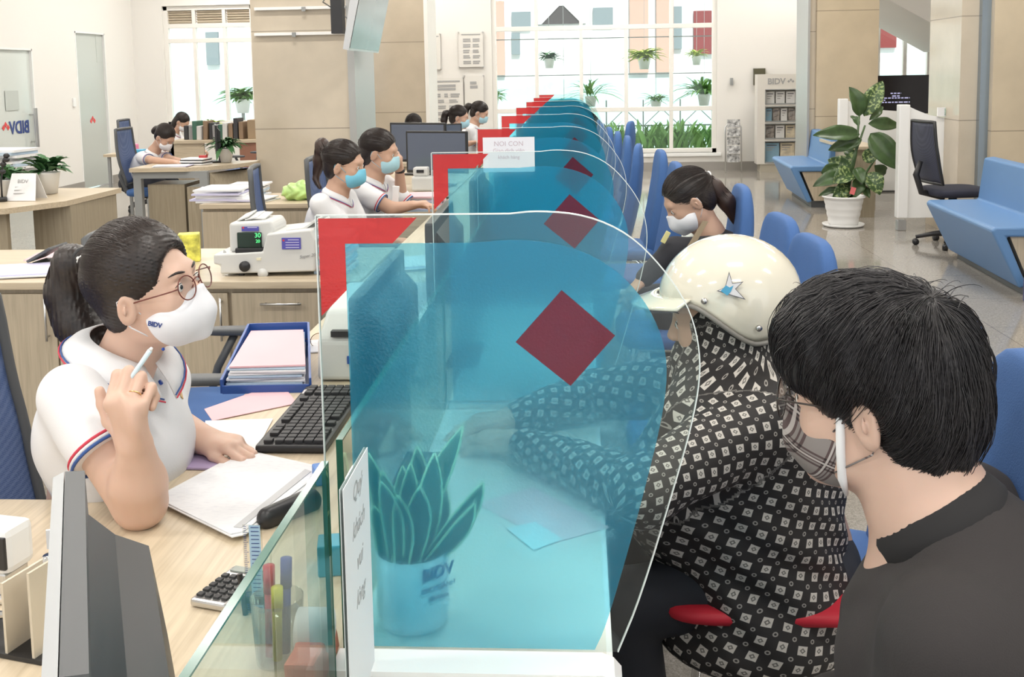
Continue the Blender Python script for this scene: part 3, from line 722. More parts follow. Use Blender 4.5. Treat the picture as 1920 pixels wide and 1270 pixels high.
spots = [(1872, 700, 1.45, 'behind the man in the black sweatshirt', 0), (1492, 447, 3.03, 'right behind the cream helmet, nearer of the pair', .1), (1437, 408, 3.5, 'behind the cream helmet, farther of the pair', .1),
         (1366, 342, 4.45, 'in which the woman in the black jacket sits', 0), (1248, 304, 5.6, 'first empty one beyond the woman in the black jacket', .05), (1222, 281, 6.5, 'second empty one beyond the woman in the black jacket', .05),
         (1180, 268, 7.1, 'third empty one, its back turned sideways before the row', -.1), (1162, 254, 8.0, 'fourth empty one, middle of the packed row', 0), (1145, 247, 8.6, 'fifth empty one, middle of the packed row', 0),
         (1130, 238, 9.3, 'sixth empty one towards the window', .05), (1117, 231, 10.0, 'seventh empty one towards the window', 0), (1172, 238, 10.4, 'set apart on the aisle side near the window', -.2), (1112, 226, 10.75, 'last of the row before the window', 0)]
for i, (px, py, Y, lab, rz) in enumerate(spots):
    o = vc if i == 0 else copy_tree(vc); p = at(px, py, Y)
    place(o, (p.x - .22, Y, 0), rz, 'blue high-backed visitor chair, ' + lab, 'blue visitor chairs along the counter')

vc.scale = (1.05, 1.05, 1.07)
o = copy_tree(vc); o.scale = (1, 1, 1); place(o, (.47, 2.18, 0), .0, 'blue high-backed visitor chair under the customer in the cream helmet', 'blue visitor chairs along the counter')
cu = MB(); cushion(cu, (.35, 2.10, .515), (.21, .21, .022), .6, .35); tag(cu.build('seat_cushion', mat('red_cushion', (.50, .012, .03), .6), None, True), 'red cushion on the blue chair under the patterned jacket', 'cushion')
# ================================================================ office chairs
def make_office(net, frame=DARK, arms=True, seatm=None):
    t = thing('office_chair', None, 'chair', (0, 0, 0))    # faces +x
    def fn(u, v):      # backrest sheet
        y = (u - .5) * (.46 - .10 * abs(v - .45)); z = .55 + v * .52; x = -.24 - .10 * (v - .1) ** 2 + .35 * y * y - .05 * math.sin(v * 3.1) * 1.0 + .03
        return Vector((x, y, z))
    b = MB(); b.grid(fn, 13, 13); o = b.build('backrest_net', net, t, True); solid(o, .006, 0)
    f = MB(); rim = [fn(0, k / 10) for k in range(11)] + [fn(k / 8, 1) for k in range(1, 9)] + [fn(1, 1 - k / 10) for k in range(1, 11)] + [fn(1 - k / 8, 0) for k in range(1, 8)]
    f.tube(rim, .014, 8, closed=True); f.build('backrest_frame', frame, t, True)
    sp = MB(); sp.tube([fn(.5, .35) + Vector((-.03, 0, 0)), (-.33, 0, .62), (-.28, 0, .47), (-.08, 0, .42)], [.02, .028, .028, .03], 8); sp.build('back_support', frame, t, True)
    s = MB(); cushion(s, (.02, 0, .47), (.25, .245, .042), .5, .4); s.build('seat', seatm or BLUEF, t, True)
    if arms:
        for y in (-1, 1):
            a = MB(); a.tube([(-.08, y * .25, .45), (-.06, y * .29, .55), (.0, y * .295, .66)], .014, 8); cushion(a, (.03, y * .295, .675), (.14, .032, .014), .6, .5); a.build('armrest', frame, t, True)
    g = MB(); g.cyl((0, 0, .43), (0, 0, .25), .035).cyl((0, 0, .25), (0, 0, .09), .022); g.build('gas_lift', BLACKP, t, True)
    for k in range(5):
        an = k * 2 * math.pi / 5 + .3; d = Vector((math.cos(an), math.sin(an), 0)); l = MB(); l.tube([Vector((0, 0, .11)), d * .15 + Vector((0, 0, .10)), d * .29 + Vector((0, 0, .07))], [.028, .022, .015], 8)
        lo = l.build('base_leg', BLACKP, t, True); s_ = Vector((-d.y, d.x, 0)); c = d * .29 + Vector((0, 0, .028)); MB().cyl(c - s_ * .02, c + s_ * .02, .028, n=12).build('caster', BLACKP, lo, True)
    return t
oc = make_office(NETB)
def office(loc, rz, lab, grp='blue office chairs of the staff'):
    global oc_used
    o = oc if not oc_used else copy_tree(oc); oc_used = True; return place(o, loc, rz, lab, grp)
oc_used = False
office((-1.02, 1.95, 0), -.15, 'blue mesh-back office chair at the left edge carrying the front teller')
office((-1.17, 3.2, 0), .05, 'blue office chair with a black armrest, empty behind the blue document tray')
office((-1.40, 5.42, 0), .2, 'slanting blue office chair above the banknote counter, carrying the teller in the bright blue mask')
office((at(228, 320, 9.8).x + .26, 9.95, 0), .05, 'blue office chair of the staff member writing at the far left desk')
office((at(240, 270, 12.2).x + .25, 12.2, 0), .1, 'blue office chair farther back against the white wall')
office((at(470, 320, 11.8).x, 11.8, 0), 2.9, 'bright blue office chair on black casters beside the beige pillar')
office((-1.24, 6.02, 0), 0, 'blue office chair carrying the teller who touches her face')

# ================================================================ cupboards behind the tellers
def cabinet_run(name, lab, y0, y1, x0, x1, fronts, top=.75, matf=WOODZ):
    t = thing(name, lab, 'cabinet', ((x0 + x1) / 2, (y0 + y1) / 2, 0))
    MB().box((x0, y0 - .02, top - .03), (x1, y1, top), bev=.004).build('worktop', WOODX, t)
    MB().box((x0 + .01, y0 + .02, .06), (x1 - .01, y1 - .01, top - .03)).build('body', matf, t)
    MB().box((x0 + .03, y0 + .05, 0), (x1 - .03, y1 - .03, .06)).build('plinth', DARK, t)
    for kind, a, b, z0, z1, hx, hz in fronts:
        d = MB().box((a + .003, y0, z0), (b - .003, y0 + .018, z1), bev=.002).build(kind, matf, t)
        if kind == 'door': handle(d, (hx, y0, hz), .17, 'z')
        else: handle(d, (hx, y0, hz), .16, 'x')
    return t
X = lambda px, Y: at(px, 500, Y).x
YC = 4.0
cabinet_run('storage_cabinet', 'long oak laminate cupboard behind the front teller, banknote counter standing on it', YC, 4.78, -3.3, XS - .01, [
    ('door', X(-260, YC), X(-80, YC), .08, .70, X(-100, YC), .58), ('door', X(-80, YC), X(100, YC), .08, .70, X(84, YC), .60), ('door', X(100, YC), X(270, YC), .08, .70, X(116, YC), .60),
    ('door', X(270, YC), X(425, YC), .08, .70, X(413, YC), .60), ('drawer', X(430, YC), X(598, YC), .53, .70, X(526, YC), .66)])
cabinet_run('low_cabinet', 'oak laminate low cupboard with paper stacks on top beside the slanting blue chair', 6.5, 7.1, X(381, 6.5), X(640, 6.5), [
    ('door', X(383, 6.5), X(489, 6.5), .08, .70, X(481, 6.5), .60), ('door', X(489, 6.5), X(600, 6.5), .08, .70, X(499, 6.5), .60)])

# ---- papers
def sheets(name, lab, cat, base, w_, d_, n_, rz, m_=None, grp=None, jit=.012, th=.004, parent=None, seed=0):
    """a loose stack of paper bundles; each bundle a slab turned a little"""
    rn = random.Random(seed + 11); mb = MB(); z = base[2]
    for i in range(n_):
        R = Rz(rz + rn.uniform(-1, 1) * jit * 6); mb.M(i % (len(m_) if isinstance(m_, list) else 1))
        mb.bc((base[0] + rn.uniform(-1, 1) * jit, base[1] + rn.uniform(-1, 1) * jit, z + th / 2), (w_, d_, th * .92), R); z += th
    o = mb.build(name, m_ or PAPER, parent); return tag(o, lab, cat, grp) if parent is None else o
LIL = mat('lilac_paper', (0.62, 0.60, 0.80), .8); LBLUE = mat('pale_blue_paper', (0.48, 0.60, 0.72), .8)
def onp(px, py, z=.75): p = on(px, py, z); return (p.x, p.y, z)
b = onp(425, 378); sheets('paper_stack', 'untidy white and lilac paper stack at the left end of the low cupboard', 'papers', (X(425, 6.7), 6.72, .75), .30, .34, 7, .1, [PAPER, LIL, PAPER], jit=.02, th=.012, seed=1)
sheets('paper_stack', 'white paper pile behind the left one on the low cupboard', 'papers', (X(462, 6.9) + .02, 6.95, .75), .24, .2, 7, .1, [PAPER, LBLUE], jit=.02, th=.012, seed=2)
sheets('paper_stack', 'thin loose white sheets in the middle of the low cupboard', 'papers', (X(480, 6.65), 6.66, .75), .24, .22, 3, -.2, [PAPER, LIL], jit=.02, th=.008, seed=3)
sheets('paper_stack', 'flat sheets of white paper at the left end of the long cupboard', 'papers', (X(40, 4.15), 4.2, .75), .30, .28, 3, .25, [PAPER, PAPER, LIL], jit=.01, th=.005, seed=4)
sheets('paper_sheet', 'white sheet lying behind the ponytail on the long cupboard', 'papers', (X(95, 4.5), 4.58, .75), .24, .2, 2, .2, [PAPER, PINKP], jit=.01, th=.003, seed=5)
sheets('document_pile', 'tall pile of blue and pink edged documents behind the red screen corner', 'papers', (X(590, 4.0) - .02 + .05, 4.22, .75), .14, .2, 13, 0, [LBLUE, PAPER, PINKP, LBLUE], jit=.006, th=.012, seed=6)
r = thing('black_tablet', 'small black desk device behind the teller on the long cupboard', 'device', (X(105, 4.55), 4.45, .75)); MB().bc((X(112, 4.5), 4.4, .80), (.12, .16, .012), Ry(-.5), .004).build('screen', DARK, r); MB().bc((X(112, 4.5), 4.42, .757), (.10, .12, .012), None, .003).build('base', BLACKP, r)
r = MB().bc((X(365, 4.5), 4.45, .81), (.09, .08, .12), Rz(.3), .006).build('snack_box', mat('yellow_carton', (0.62, 0.60, 0.10), .5, noise=.5, nscale=30)); tag(r, 'small yellow and green box behind the glasses of the front teller', 'box')
# green bag
r = SDF().ell((X(565, 6.7), 6.7, .80), (.11, .10, .06), k=.03).ell((X(578, 6.7), 6.72, .83), (.07, .06, .04), k=.03).build('plastic_bag', mat('green_yellow_bag', (0.45, 0.66, 0.22), .35, noise=.35, nscale=9, bump=.4, bscale=18), None, .008, wrinkle=lambda P: .006 * np.sin(P[:, 0] * 90 + 3 * np.sin(P[:, 2] * 60)))
tag(r, 'crumpled green and yellow plastic bag on the low cupboard behind the ponytail', 'bag')

# ================================================================ banknote counting machine
ML = mat('off_white_machine', (0.64, 0.64, 0.62), .4); LCD = mat('dark_green_display', (0.01, 0.03, 0.02), .15); GRN = emit('green_digits', (0.1, 0.8, 0.25), 1.2); STK = mat('violet_sticker', (0.10, 0.09, 0.42), .5)
ym = 4.08; q = lambda px, py, Y=ym: at(px, py, Y)
x0, x1 = q(400, 520).x, q(592, 520).x; zb = .752
t = thing('banknote_counter', 'off-white banknote counting machine with green digits on the long cupboard', 'machine', ((x0 + x1) / 2, 4.2, .75))
def zz(py, Y=ym): return at(500, py, Y).z
s = SDF(); k = .012
body = MB(); 
prof = [(q(413, 522).x, zz(524)), (q(590, 520).x, zz(520)), (q(592, 455).x, zz(462)), (q(583, 440).x, zz(441)), (q(500, 452).x, zz(449)), (q(492, 478).x, zz(482)), (q(400, 487).x, zz(487)), (q(400, 502).x, zz(505)), (q(413, 508).x, zz(508))]
zmin = min(p[1] for p in prof); prof = [(a, b - zmin + zb + .008) for a, b in prof]
def dz(py): return zz(py) - zmin + zb + .008
o = body.prism([(a, ym, b) for a, b in prof], (0, .26, 0)).build('housing', ML, t); bv = o.modifiers.new('b', 'BEVEL'); bv.width = .008; bv.segments = 3; bv.limit_method = 'ANGLE'
hp = MB().prism([(q(403, 0).x, ym + .03, dz(486)), (q(486, 0).x, ym + .03, dz(478)), (q(492, 0).x, ym + .03, dz(440)), (q(484, 0).x, ym + .03, dz(426)), (q(404, 0).x, ym + .03, dz(430))], (0, .19, 0)).build('feeder_hood', ML, t); bv = hp.modifiers.new('b', 'BEVEL'); bv.width = .012; bv.segments = 3
MB().bc(((q(444, 0).x), ym + .025, dz(462)), (.098, .012, .062), None, .004).build('display', LCD, t)
text('digits', '30', (q(461, 0).x, ym + .0175, dz(453)), (1, 0, 0), (0, 0, 1), .026, GRN, t); text('digits', '20', (q(461, 0).x, ym + .0175, dz(464)), (1, 0, 0), (0, 0, 1), .018, GRN, t); 
MB().box((q(418, 0).x, ym + .005, dz(486)), (q(486, 0).x, ym + .06, dz(476)), bev=.004).build('note_slot', BLACKP, t)
MB().cyl((q(437, 0).x, ym - .012, dz(509)), (q(437, 0).x, ym + .002, dz(509)), .021, n=24).build('side_knob', BLACKP, t, True)
for (cx, cy, w_, h_) in ((446, 441, .068, .018), (528, 467, .075, .045)):
    o = MB().bc((q(cx, 0).x, ym + (.026 if cy < 450 else -.002), dz(cy)), (w_, .004, h_)).build('sticker', STK, t)
    for j in range(1 if h_ < .03 else 4): MB().box((q(cx, 0).x - w_ * .3 + (.01 if j == 0 else 0), ym + (.026 if cy < 450 else -.002) - .0026, dz(cy) + h_ * .32 - j * .010 - .0015), (q(cx, 0).x + w_ * .42, ym + (.026 if cy < 450 else -.002) - .002, dz(cy) + h_ * .32 - j * .010 + .0015)).build('print_line', LIL, o)
    MB().cyl((q(cx, 0).x - w_ * .4, ym + (.026 if cy < 450 else -.002) - .0028, dz(cy) + h_ * .28), (q(cx, 0).x - w_ * .4, ym + (.026 if cy < 450 else -.002), dz(cy) + h_ * .28), .004).build('logo', LOGORED, o)
text('lettering', 'Super 2000', (q(562, 0).x, ym - .0012, dz(490)), (1, 0, .16), (0, 0, 1), .018, GINK, t, shear=.3)
MB().bc((q(464, 0).x, ym - .001, dz(496)), (.018, .003, .010)).build('yellow_label', mat('cream_label', (.8, .75, .55), .6), t)
MB().cyl((q(470, 0).x, ym - .001, dz(523)), (q(470, 0).x, ym + .02, dz(523)), .02, n=20).build('foot', ML, t, True)
for xx in (q(425, 0).x, q(580, 0).x):
    for yy in (ym + .03, ym + .23): MB().cyl((xx, yy, .7505), (xx, yy, zb + .012), .012, n=12).build('foot', BLACKP, t)
gl = MB(); 
for j in range(3): gl.bc((q(425 + 16 * j, 0).x, ym + .13, dz(424) + .004), (.05, .12, .006), Rx(.1) @ Ry(-.35 + .2 * j), .002)
gl.build('feed_guides', ML, t)
gl = MB()
gl.bc((q(556, 0).x, ym + .12, dz(437)), (.07, .14, .01), Ry(-.6), .003).bc((q(575, 0).x, ym + .12, dz(437)), (.04, .14, .012), Ry(-.9), .003).bc((q(530, 0).x, ym + .12, dz(444)), (.07, .16, .008), Ry(-.1), .003); gl.build('output_tray', ML, t)
MB().tube([(q(402, 0).x, ym + .03, dz(495)), (q(393, 0).x, ym + .03, dz(482)), (q(390, 0).x, ym + .04, dz(500)), (q(400, 0).x, ym + .04, dz(507))], .004).build('wire_catch', STEEL, t)

# ================================================================ front teller's desk
def keyboard(corner, du, dv, lab, rows=6, colsn=18):
    """corner: front-left; du: vector along the keys; dv: vector to the back"""
    c = Vector(corner); du = Vector(du); dv = Vector(dv); u = du.normalized(); v = dv.normalized(); nn = u.cross(v); Lu, Lv = du.length, dv.length
    t = thing('keyboard', lab, 'keyboard', tuple(c + du / 2 + dv / 2))
    R = Matrix((u, v, nn)).transposed()
    MB().bc(c + du / 2 + dv / 2 + nn * .008, (Lu, Lv, .016), R, .005).build('case', BLACKP, t)
    km = mat('black_keys', (0.035, 0.035, 0.038), .55); keyat = []
    for j in range(rows):
        for i in range(colsn):
            if i in (14,) or (j == 5 and i in (1, 5, 12)) or (j == 0 and i in (4, 6)): continue
            if i in (4, 9) and j == 5: pass
            ww = .8 if not (j == 0 and 3 <= i <= 8) else .99
            p = c + du * (.03 + .94 * (i + .5) / colsn) + dv * (.06 + .86 * (j + .5 + (.15 if j == 5 else 0)) / (rows + .2)) + nn * .019
            keyat.append(p)
    k0 = MB().bc(keyat[0], (Lu * .94 / colsn * .8, Lv * .8 / rows * .92, .008), R, .0018).build('key', km, t)
    for p in keyat[1:]: kc = k0.copy(); C.objects.link(kc); kc.parent = t; kc.location = p - keyat[0]
    MB().bc(c + du * .88 + dv * .95 + nn * .0165, (Lu * .08, .006, .001), R).build('indicator_strip', STEEL, t)
    return t
# keyboard turned along the counter
ka = Vector(onp(478, 850, .752)); kb = Vector(onp(561, 752, .752)); kd = (kb - ka).normalized() * .43; kn = Vector((kd.y, -kd.x, 0)).normalized() * .15
keyboard(ka, kd, -kn, 'black keyboard on the counter in front of the teller with round glasses') if False else keyboard(ka + kn, kd * -1 * -1, -kn, 'black keyboard on the counter in front of the teller with round glasses')
def poly_sheet(name, pix, z, m_, th=.0012, parent=None, lab=None, cat=None, lift=None):
    pts = [Vector(onp(px, py, z)) for px, py in pix]
    o = MB().prism(pts, (0, 0, th)).build(name, m_, parent)
    return tag(o, lab, cat) if lab else o
poly_sheet('pink_form', [(383, 768), (527, 718), (557, 757), (398, 790)], .7515, PINKP, lab='pink paper slip lying between the teller and the blue tray', cat='paper')
poly_sheet('white_form', [(385, 790), (512, 786), (478, 850), (380, 830)], .7515, PAPER, lab='printed white form partly under the keyboard', cat='paper')
poly_sheet('passbook', [(325, 862), (350, 848), (420, 856), (405, 882), (322, 880)], .7515, mat('lilac_passbook', (0.42, 0.33, 0.52), .5), .004, lab='lilac and pink passbook under the resting hand', cat='booklet')
# the documents the teller holds
FORM = mat('printed_form', (0.80, 0.80, 0.82), .8); n, L, b_ = nodes(FORM); tc = n.new('ShaderNodeTexCoord'); mp = n.new('ShaderNodeMapping'); mp.inputs['Rotation'].default_value = (0, 0, .85); mp.inputs['Scale'].default_value = (55, 160, 1)
ns = n.new('ShaderNodeTexNoise'); ns.inputs['Scale'].default_value = 1.0; ns.inputs['Detail'].default_value = 3; L.new(tc.outputs['Object'], mp.inputs[0]); L.new(mp.outputs[0], ns.inputs['Vector']); r_ = ramp(n, [(0.5, (0.80, 0.80, 0.82)), (0.66, (0.74, 0.74, 0.77))]); L.new(ns.outputs[0], r_.inputs[0]); L.new(r_.outputs[0], b_.inputs['Base Color'])
t = thing('document_stack', 'stack of printed white papers on the desk between elbow and keyboard', 'papers', onp(450, 920))
offs = [(0, 0), (3, 5), (-5, 2), (5, 9), (2, 3)]
base = [(303, 938), (310, 925), (460, 845), (600, 876), (590, 892), (455, 995), (430, 1000)]
for k, (dx, dy) in enumerate(offs): poly_sheet('sheet', [(x + dx, y + dy) for x, y in base], .752 + k * .0022, FORM if k == 4 else PAPER, .0018, parent=t)
poly_sheet('grey_band', [(572, 880), (584, 884), (452, 990), (438, 988)], .7633, mat('grey_band_print', (.55, .55, .56), .8), .0003, parent=t)
# blue document tray with papers
ta = [Vector(onp(*c)) for c in ((418, 738), (580, 735), (578, 652), (470, 655))]
t = thing('document_tray', 'blue plastic letter tray on the counter filled with papers', 'tray', tuple((ta[0] + ta[2]) / 2))
tr = MB(); tr.prism(ta, (0, 0, .006))
def wall_seg(mb, a, b, h0, h1, th=.006, lean=0):
    a, b = Vector(a), Vector(b); d = (b - a).normalized(); nn = Vector((d.y, -d.x, 0)) * th; mb.prism([a, b, b + Vector((0, 0, h1)), a + Vector((0, 0, h0))], nn)
wall_seg(tr, ta[1], ta[2], .035, .075); wall_seg(tr, ta[2], ta[3], .075, .075); wall_seg(tr, ta[3], ta[0], .075, .035); wall_seg(tr, ta[0], ta[1], .02, .02); tr.build('tray', BLUEP, t)
def inset(q, f, z): c = sum(q, Vector()) / 4; return [c + (p - c) * f + Vector((0, 0, z)) for p in q]
t = thing('tray_papers', 'pink and pale blue papers piled in the blue letter tray', 'papers', tuple((ta[0] + ta[2]) / 2 + Vector((0, 0, .006))))
for k in range(9):
    MB().prism([p + Vector((random.uniform(-.006, .006), random.uniform(-.006, .006), 0)) for p in inset(ta, .9 - .004 * k, .008 + k * .006)], (0, 0, .0045)).build('paper_bundle', PINKP if k == 8 else (LBLUE if k % 3 == 1 else PAPER), t)
# passbook printer
pb = onp(575, 748); t = thing('printer', 'small white desk printer behind the red corner of the nearest screen', 'printer', (-.53, 2.8, .75))
o = MB().prism([(-.68, 2.63, .754), (-.68, 2.63, .86), (-.66, 2.68, .93), (-.66, 2.95, .95), (-.68, 2.98, .93), (-.68, 2.98, .754)], (.29, 0, 0)).build('housing', ML, t); bv = o.modifiers.new('b', 'BEVEL'); bv.width = .012; bv.segments = 3
MB().box((-.64, 2.626, .87), (-.43, 2.66, .885)).build('paper_slot', BLACKP, t); MB().box((-.60, 2.625, .80), (-.57, 2.632, .82)).build('button', BLUEP, t)
for xx in (-.65, -.42):
    for yy in (2.68, 2.93): MB().cyl((xx, yy, .7503), (xx, yy, .758), .012).build('foot', BLACKP, t)
# eyeglasses lying on the printer side of the desk
def eyeglasses(lab, M4, scale=1.0, rim=mat('bronze_rim', (0.30, 0.18, 0.10), .25, .8), parent=None, rr=.0011, temples=True, R0=.023, tl=.125, splay=.004):
    """lens plane x=0 looking +x, temples run to -x"""
    t = parent or thing('eyeglasses', lab, 'glasses', tuple(M4 @ Vector((0, 0, 0))))
    f = MB(); tr_ = lambda p: M4 @ (Vector(p) * scale)
    for s in (-1, 1):
        f.tube([tr_((-.002 * math.cos(a) * s * 1.5, s * .0335 + R0 * math.cos(a), R0 * .95 * math.sin(a))) for a in [2 * math.pi * k / 28 for k in range(28)]], rr, 6, closed=True)
        if temples: f.tube([tr_((-.002, s * .057, .006)), tr_((-.008, s * (.066 + splay), .007)), tr_((-tl * .75, s * (.070 + splay), .004)), tr_((-tl * .9, s * (.071 + splay), -.010)), tr_((-tl, s * (.070 + splay), -.03))], rr, 6)
        f.tube([tr_((0, s * .012, -.002)), tr_((-.008, s * .009, -.008)), tr_((-.010, s * .011, -.012))], .0012, 5)
    f.tube([tr_((0, -.012, .004)), tr_((.003, -.005, .008)), tr_((.003, .005, .008)), tr_((0, .012, .004))], rr, 6)
    if parent is None: f.build('frame', rim, t, True)
    else: f.build('glasses_frame', rim, t, True)
    for s in (-1, 1):
        l = MB(); l.ell(M4 @ (Vector((0, s * .0335, 0)) * scale), (.0006, R0 * .96 * scale, R0 * .91 * scale), M4.to_3x3(), 20, 8); l.build('lens', glass('lens_glass', (.95, .95, .95)), t, True)
    return t
g = Vector(onp(575, 640, .77)); eyeglasses('thin metal reading glasses lying folded on the desk beyond the blue tray', Matrix.Translation(g) @ Matrix.Rotation(-1.2, 4, 'Z') @ Matrix.Rotation(.2, 4, 'Y'))
sheets('note_pad', 'pale desk pad under the reading glasses', 'paper', (g.x, g.y, .75), .16, .14, 3, .3, PAPER, th=.0015)
# mouse-like black stapler, blue pen cap, calculator
s = SDF(); a = Vector(onp(500, 968, .77)); b2 = Vector(onp(580, 938, .765)); s.cap(a, b2, .014, .02, k=.02).cap(a + Vector((0, 0, -.008)), b2 + Vector((0, 0, -.006)), .012, .014, k=.02); o = s.build('stapler', BLACKP, None, .003); tag(o, 'black stapler lying half under the printed papers', 'stapler')
o = MB().bc(Vector(onp(598, 890, .765)), (.02, .05, .03), Rz(.4), .004).build('blue_ink_pad', mat('bright_blue_plastic', (0.02, 0.17, 0.55), .35)); tag(o, 'bright blue ink pad beside the corner of the printed papers', 'ink pad')
ca = Vector(onp(432, 1112, .75)); t = thing('calculator', 'grey pocket calculator with black keys on the wooden desk', 'calculator', tuple(ca)); R = Rz(-.28)
MB().bc(ca + Vector((0, 0, .008)), (.062, .115, .012), R, .004).build('case', STEEL, t)

for j in range(5):
    for i in range(4): MB().bc(ca + R @ Vector((-.022 + .0145 * i, -.042 + .0155 * j, .0155)), (.0105, .010, .004), R, .0015).build('key', BLACKP, t)
MB().bc(ca + R @ Vector((0, .045, .0148)), (.05, .016, .002), R).build('display', mat('grey_lcd', (.25, .28, .25), .2), t)

# ================================================================ the flower pot and leaflets behind the nearest screen
_b = on(767, 1198, .75); pr = 69 / 2000 * 1.50; pc = Vector((_b.x, _b.y + pr * .9, .75))
t = thing('succulent_pot', 'white cylindrical pot with blue lettering and a stiff green snake plant behind the nearest screen', 'plant', tuple(pc))
hpot = at(767, 1030, pc.y).z - .75
MB().lathe(pc + Vector((0, 0, .0005)), [(pr * .80, 0), (pr * .93, .004), (pr * .97, .012), (pr, .03), (pr, hpot), (pr * .94, hpot), (pr * .94, hpot - .02)], 40).build('pot', mat('white_ceramic', (0.84, 0.85, 0.86), .3), t, True)
MB().lathe(pc, [(0.0001, hpot - .012), (pr * .93, hpot - .013)], 24, cap=False).build('soil', mat('dark_soil', (0.06, 0.045, 0.035), .9, noise=.5, nscale=60, bump=.8), t)
SNK = mat('snake_leaf', (0.045, 0.11, 0.055), .35, noise=.5, nscale=14); SNE = mat('snake_leaf_margin', (0.62, 0.74, 0.42), .4)
def snake(base, tip, w_, side, curve=.02, twist=0):
    base, tip = Vector(base), Vector(tip); d = tip - base; L_ = d.length; side = Vector(side).normalized(); nn = d.cross(side).normalized(); lf = MB(); me_ = MB(); N = 12; pr_ = []
    for i in range(N + 1):
        t_ = i / N; p = base + d * t_ + nn * curve * math.sin(t_ * 3.14) + Vector((0, 0, -.01 * t_ * t_ * 0)); ww = w_ * (.55 + .9 * t_ - 1.45 * t_ ** 3) * (1 if t_ < .98 else 0) * .9
        ww = max(ww, .0006); pr_.append((p - side * ww / 2 , p + nn * ww * .22, p + side * ww / 2))
    vs = [q for a in pr_ for q in a]; fs = []
    for i in range(N):
        for k in (0, 1): fs.append((i * 3 + k, i * 3 + k + 1, i * 3 + 4 + k, i * 3 + 3 + k))
    lf.add(vs, fs); o = lf.build('leaf', SNK, t, True); solid(o, .002, 0)
    me_.tube([a[0] for a in pr_] , .0018, 5).tube([a[2] for a in pr_], .0018, 5); me_.build('leaf_margin', SNE, o, True)
S0 = pc + Vector((0, 0, hpot - .012)); DYP = pc.y - 1.545
def px_tip(px, py, Y): return at(px, py, Y + DYP)
for (bx, by, tx, ty, tY, w_) in ((-.010, .01, 868, 800, 1.60, .05), (.028, .0, 906, 905, 1.55, .052), (.03, -.012, 890, 945, 1.535, .045), (-.03, .0, 717, 885, 1.53, .042), (.0, -.02, 787, 915, 1.50, .05), (-.02, -.02, 715, 905, 1.49, .042), (.0, .02, 783, 838, 1.60, .055),
                            (-.025, .02, 755, 875, 1.60, .045), (-.035, .0, 690, 850, 1.55, .04), (.012, .0, 815, 850, 1.57, .05), (-.04, -.01, 700, 950, 1.52, .035), (.025, .02, 830, 905, 1.60, .045), (-.015, -.025, 770, 870, 1.56, .045), (-.01, -.03, 745, 930, 1.50, .04)):
    snake(S0 + Vector((bx, by, 0)), px_tip(tx, ty, tY), w_, (1, .25 * (1 if bx > 0 else -1), 0), .012 if tx < 800 else -.012)
text('lettering', 'BIDV', (pc.x + pr * .80, pc.y - pr * .68, .75 + .092), (.80, .70, 0), (0, 0, 1), .024, LOGOBLUE, t, bold=.0005)
text('lettering', 'CHI NHÁNH', (pc.x + pr * .80, pc.y - pr * .68, .75 + .070), (.80, .70, 0), (0, 0, 1), .010, LOGOBLUE, t)
text('lettering', 'hân hanh', (pc.x + pr * .80, pc.y - pr * .68, .75 + .056), (.80, .70, 0), (0, 0, 1), .009, LOGOBLUE, t)
poly_sheet('pink_slip', [(893, 945), (1000, 915), (1142, 990), (1035, 1020)], .7512, PINKP, lab='pale pink slip on the customer ledge seen through the blue film', cat='paper')
poly_sheet('blue_slip', [(950, 992), (1003, 980), (1055, 1012), (1000, 1032)], .7528, mat('pale_cyan_paper', (.62, .8, .84), .8), lab='small pale blue printed note overlapping the pink slip', cat='paper')
# upright sign holder seen edge-on
A0 = at(640, 915, 1.165); SX = A0.x; ZT = A0.z; W_ = .148
t = thing('sign_holder', 'upright clear acrylic sign holder with a handwritten sheet, left of the potted plant', 'sign', (SX, 1.24, .766))
MB().box((SX - .002, 1.165, .753), (SX, 1.165 + W_, ZT)).build('acrylic_sheet', GLASS, t); MB().box((SX - .0025, 1.168, .76), (SX - .0035, 1.162 + W_, ZT - .004)).box((SX + .0005, 1.168, .76), (SX + .0015, 1.162 + W_, ZT - .004)).build('paper', PAPER, t)
MB().box((SX - .02, 1.22, .7507), (SX + .045, 1.25, .753)).prism([(SX + .001, 1.235, .753), (SX + .045, 1.235, .753), (SX + .001, 1.235, .785)], (0, .003, 0)).build('foot', EDGE, t)
for k, s_ in enumerate(('Quý', 'khách', 'vui', 'lòng')): text('handwriting', s_, (SX + .0018, 1.24, ZT - .03 - .045 * k), (0, 1, 0), (0, 0, 1), .03, GINK, t, shear=.4, ext=.0002)
# things behind the foreground glass pane: pen cup, ruler, tape
cc = Vector((-.365, 1.13, .75)); cc = Vector(onp(524, 1238)); cc.x = min(cc.x, XG - .04)
t = thing('pen_cup', 'clear plastic pen cup behind the green-edged glass pane', 'cup', tuple(cc)); MB().lathe(cc, [(.026, .001), (.028, .003), (.034, .09), (.0355, .09), (.030, .0005)], 28, cap=False).build('cup', glass('frosty_plastic', (.86, .88, .88)), t, True)
for k, (dx, dy, hx, hy, L_, c, lab) in enumerate(((-.012, 0, -.012, .01, .125, (0.70, 0.05, 0.06), 'red marker pen'), (.006, .01, .012, .01, .135, (0.04, 0.07, 0.35), 'dark blue pen'), (0, -.008, .004, -.01, .105, (0.75, 0.70, 0.08), 'yellow highlighter'))):
    b0 = cc + Vector((dx, dy, .006)); b1 = cc + Vector((hx, hy, L_)); m_ = mat(lab.replace(' ', '_'), c, .4); r = thing('marker_pen', lab + ' standing in the clear pen cup', 'pen', tuple(b0))
    MB().cyl(b0, b1, .0065).build('barrel', m_, r, True); MB().cyl(b1 - (b1 - b0) * .28, b1 + (b1 - b0) * .03, .0078).build('cap', m_, r, True)
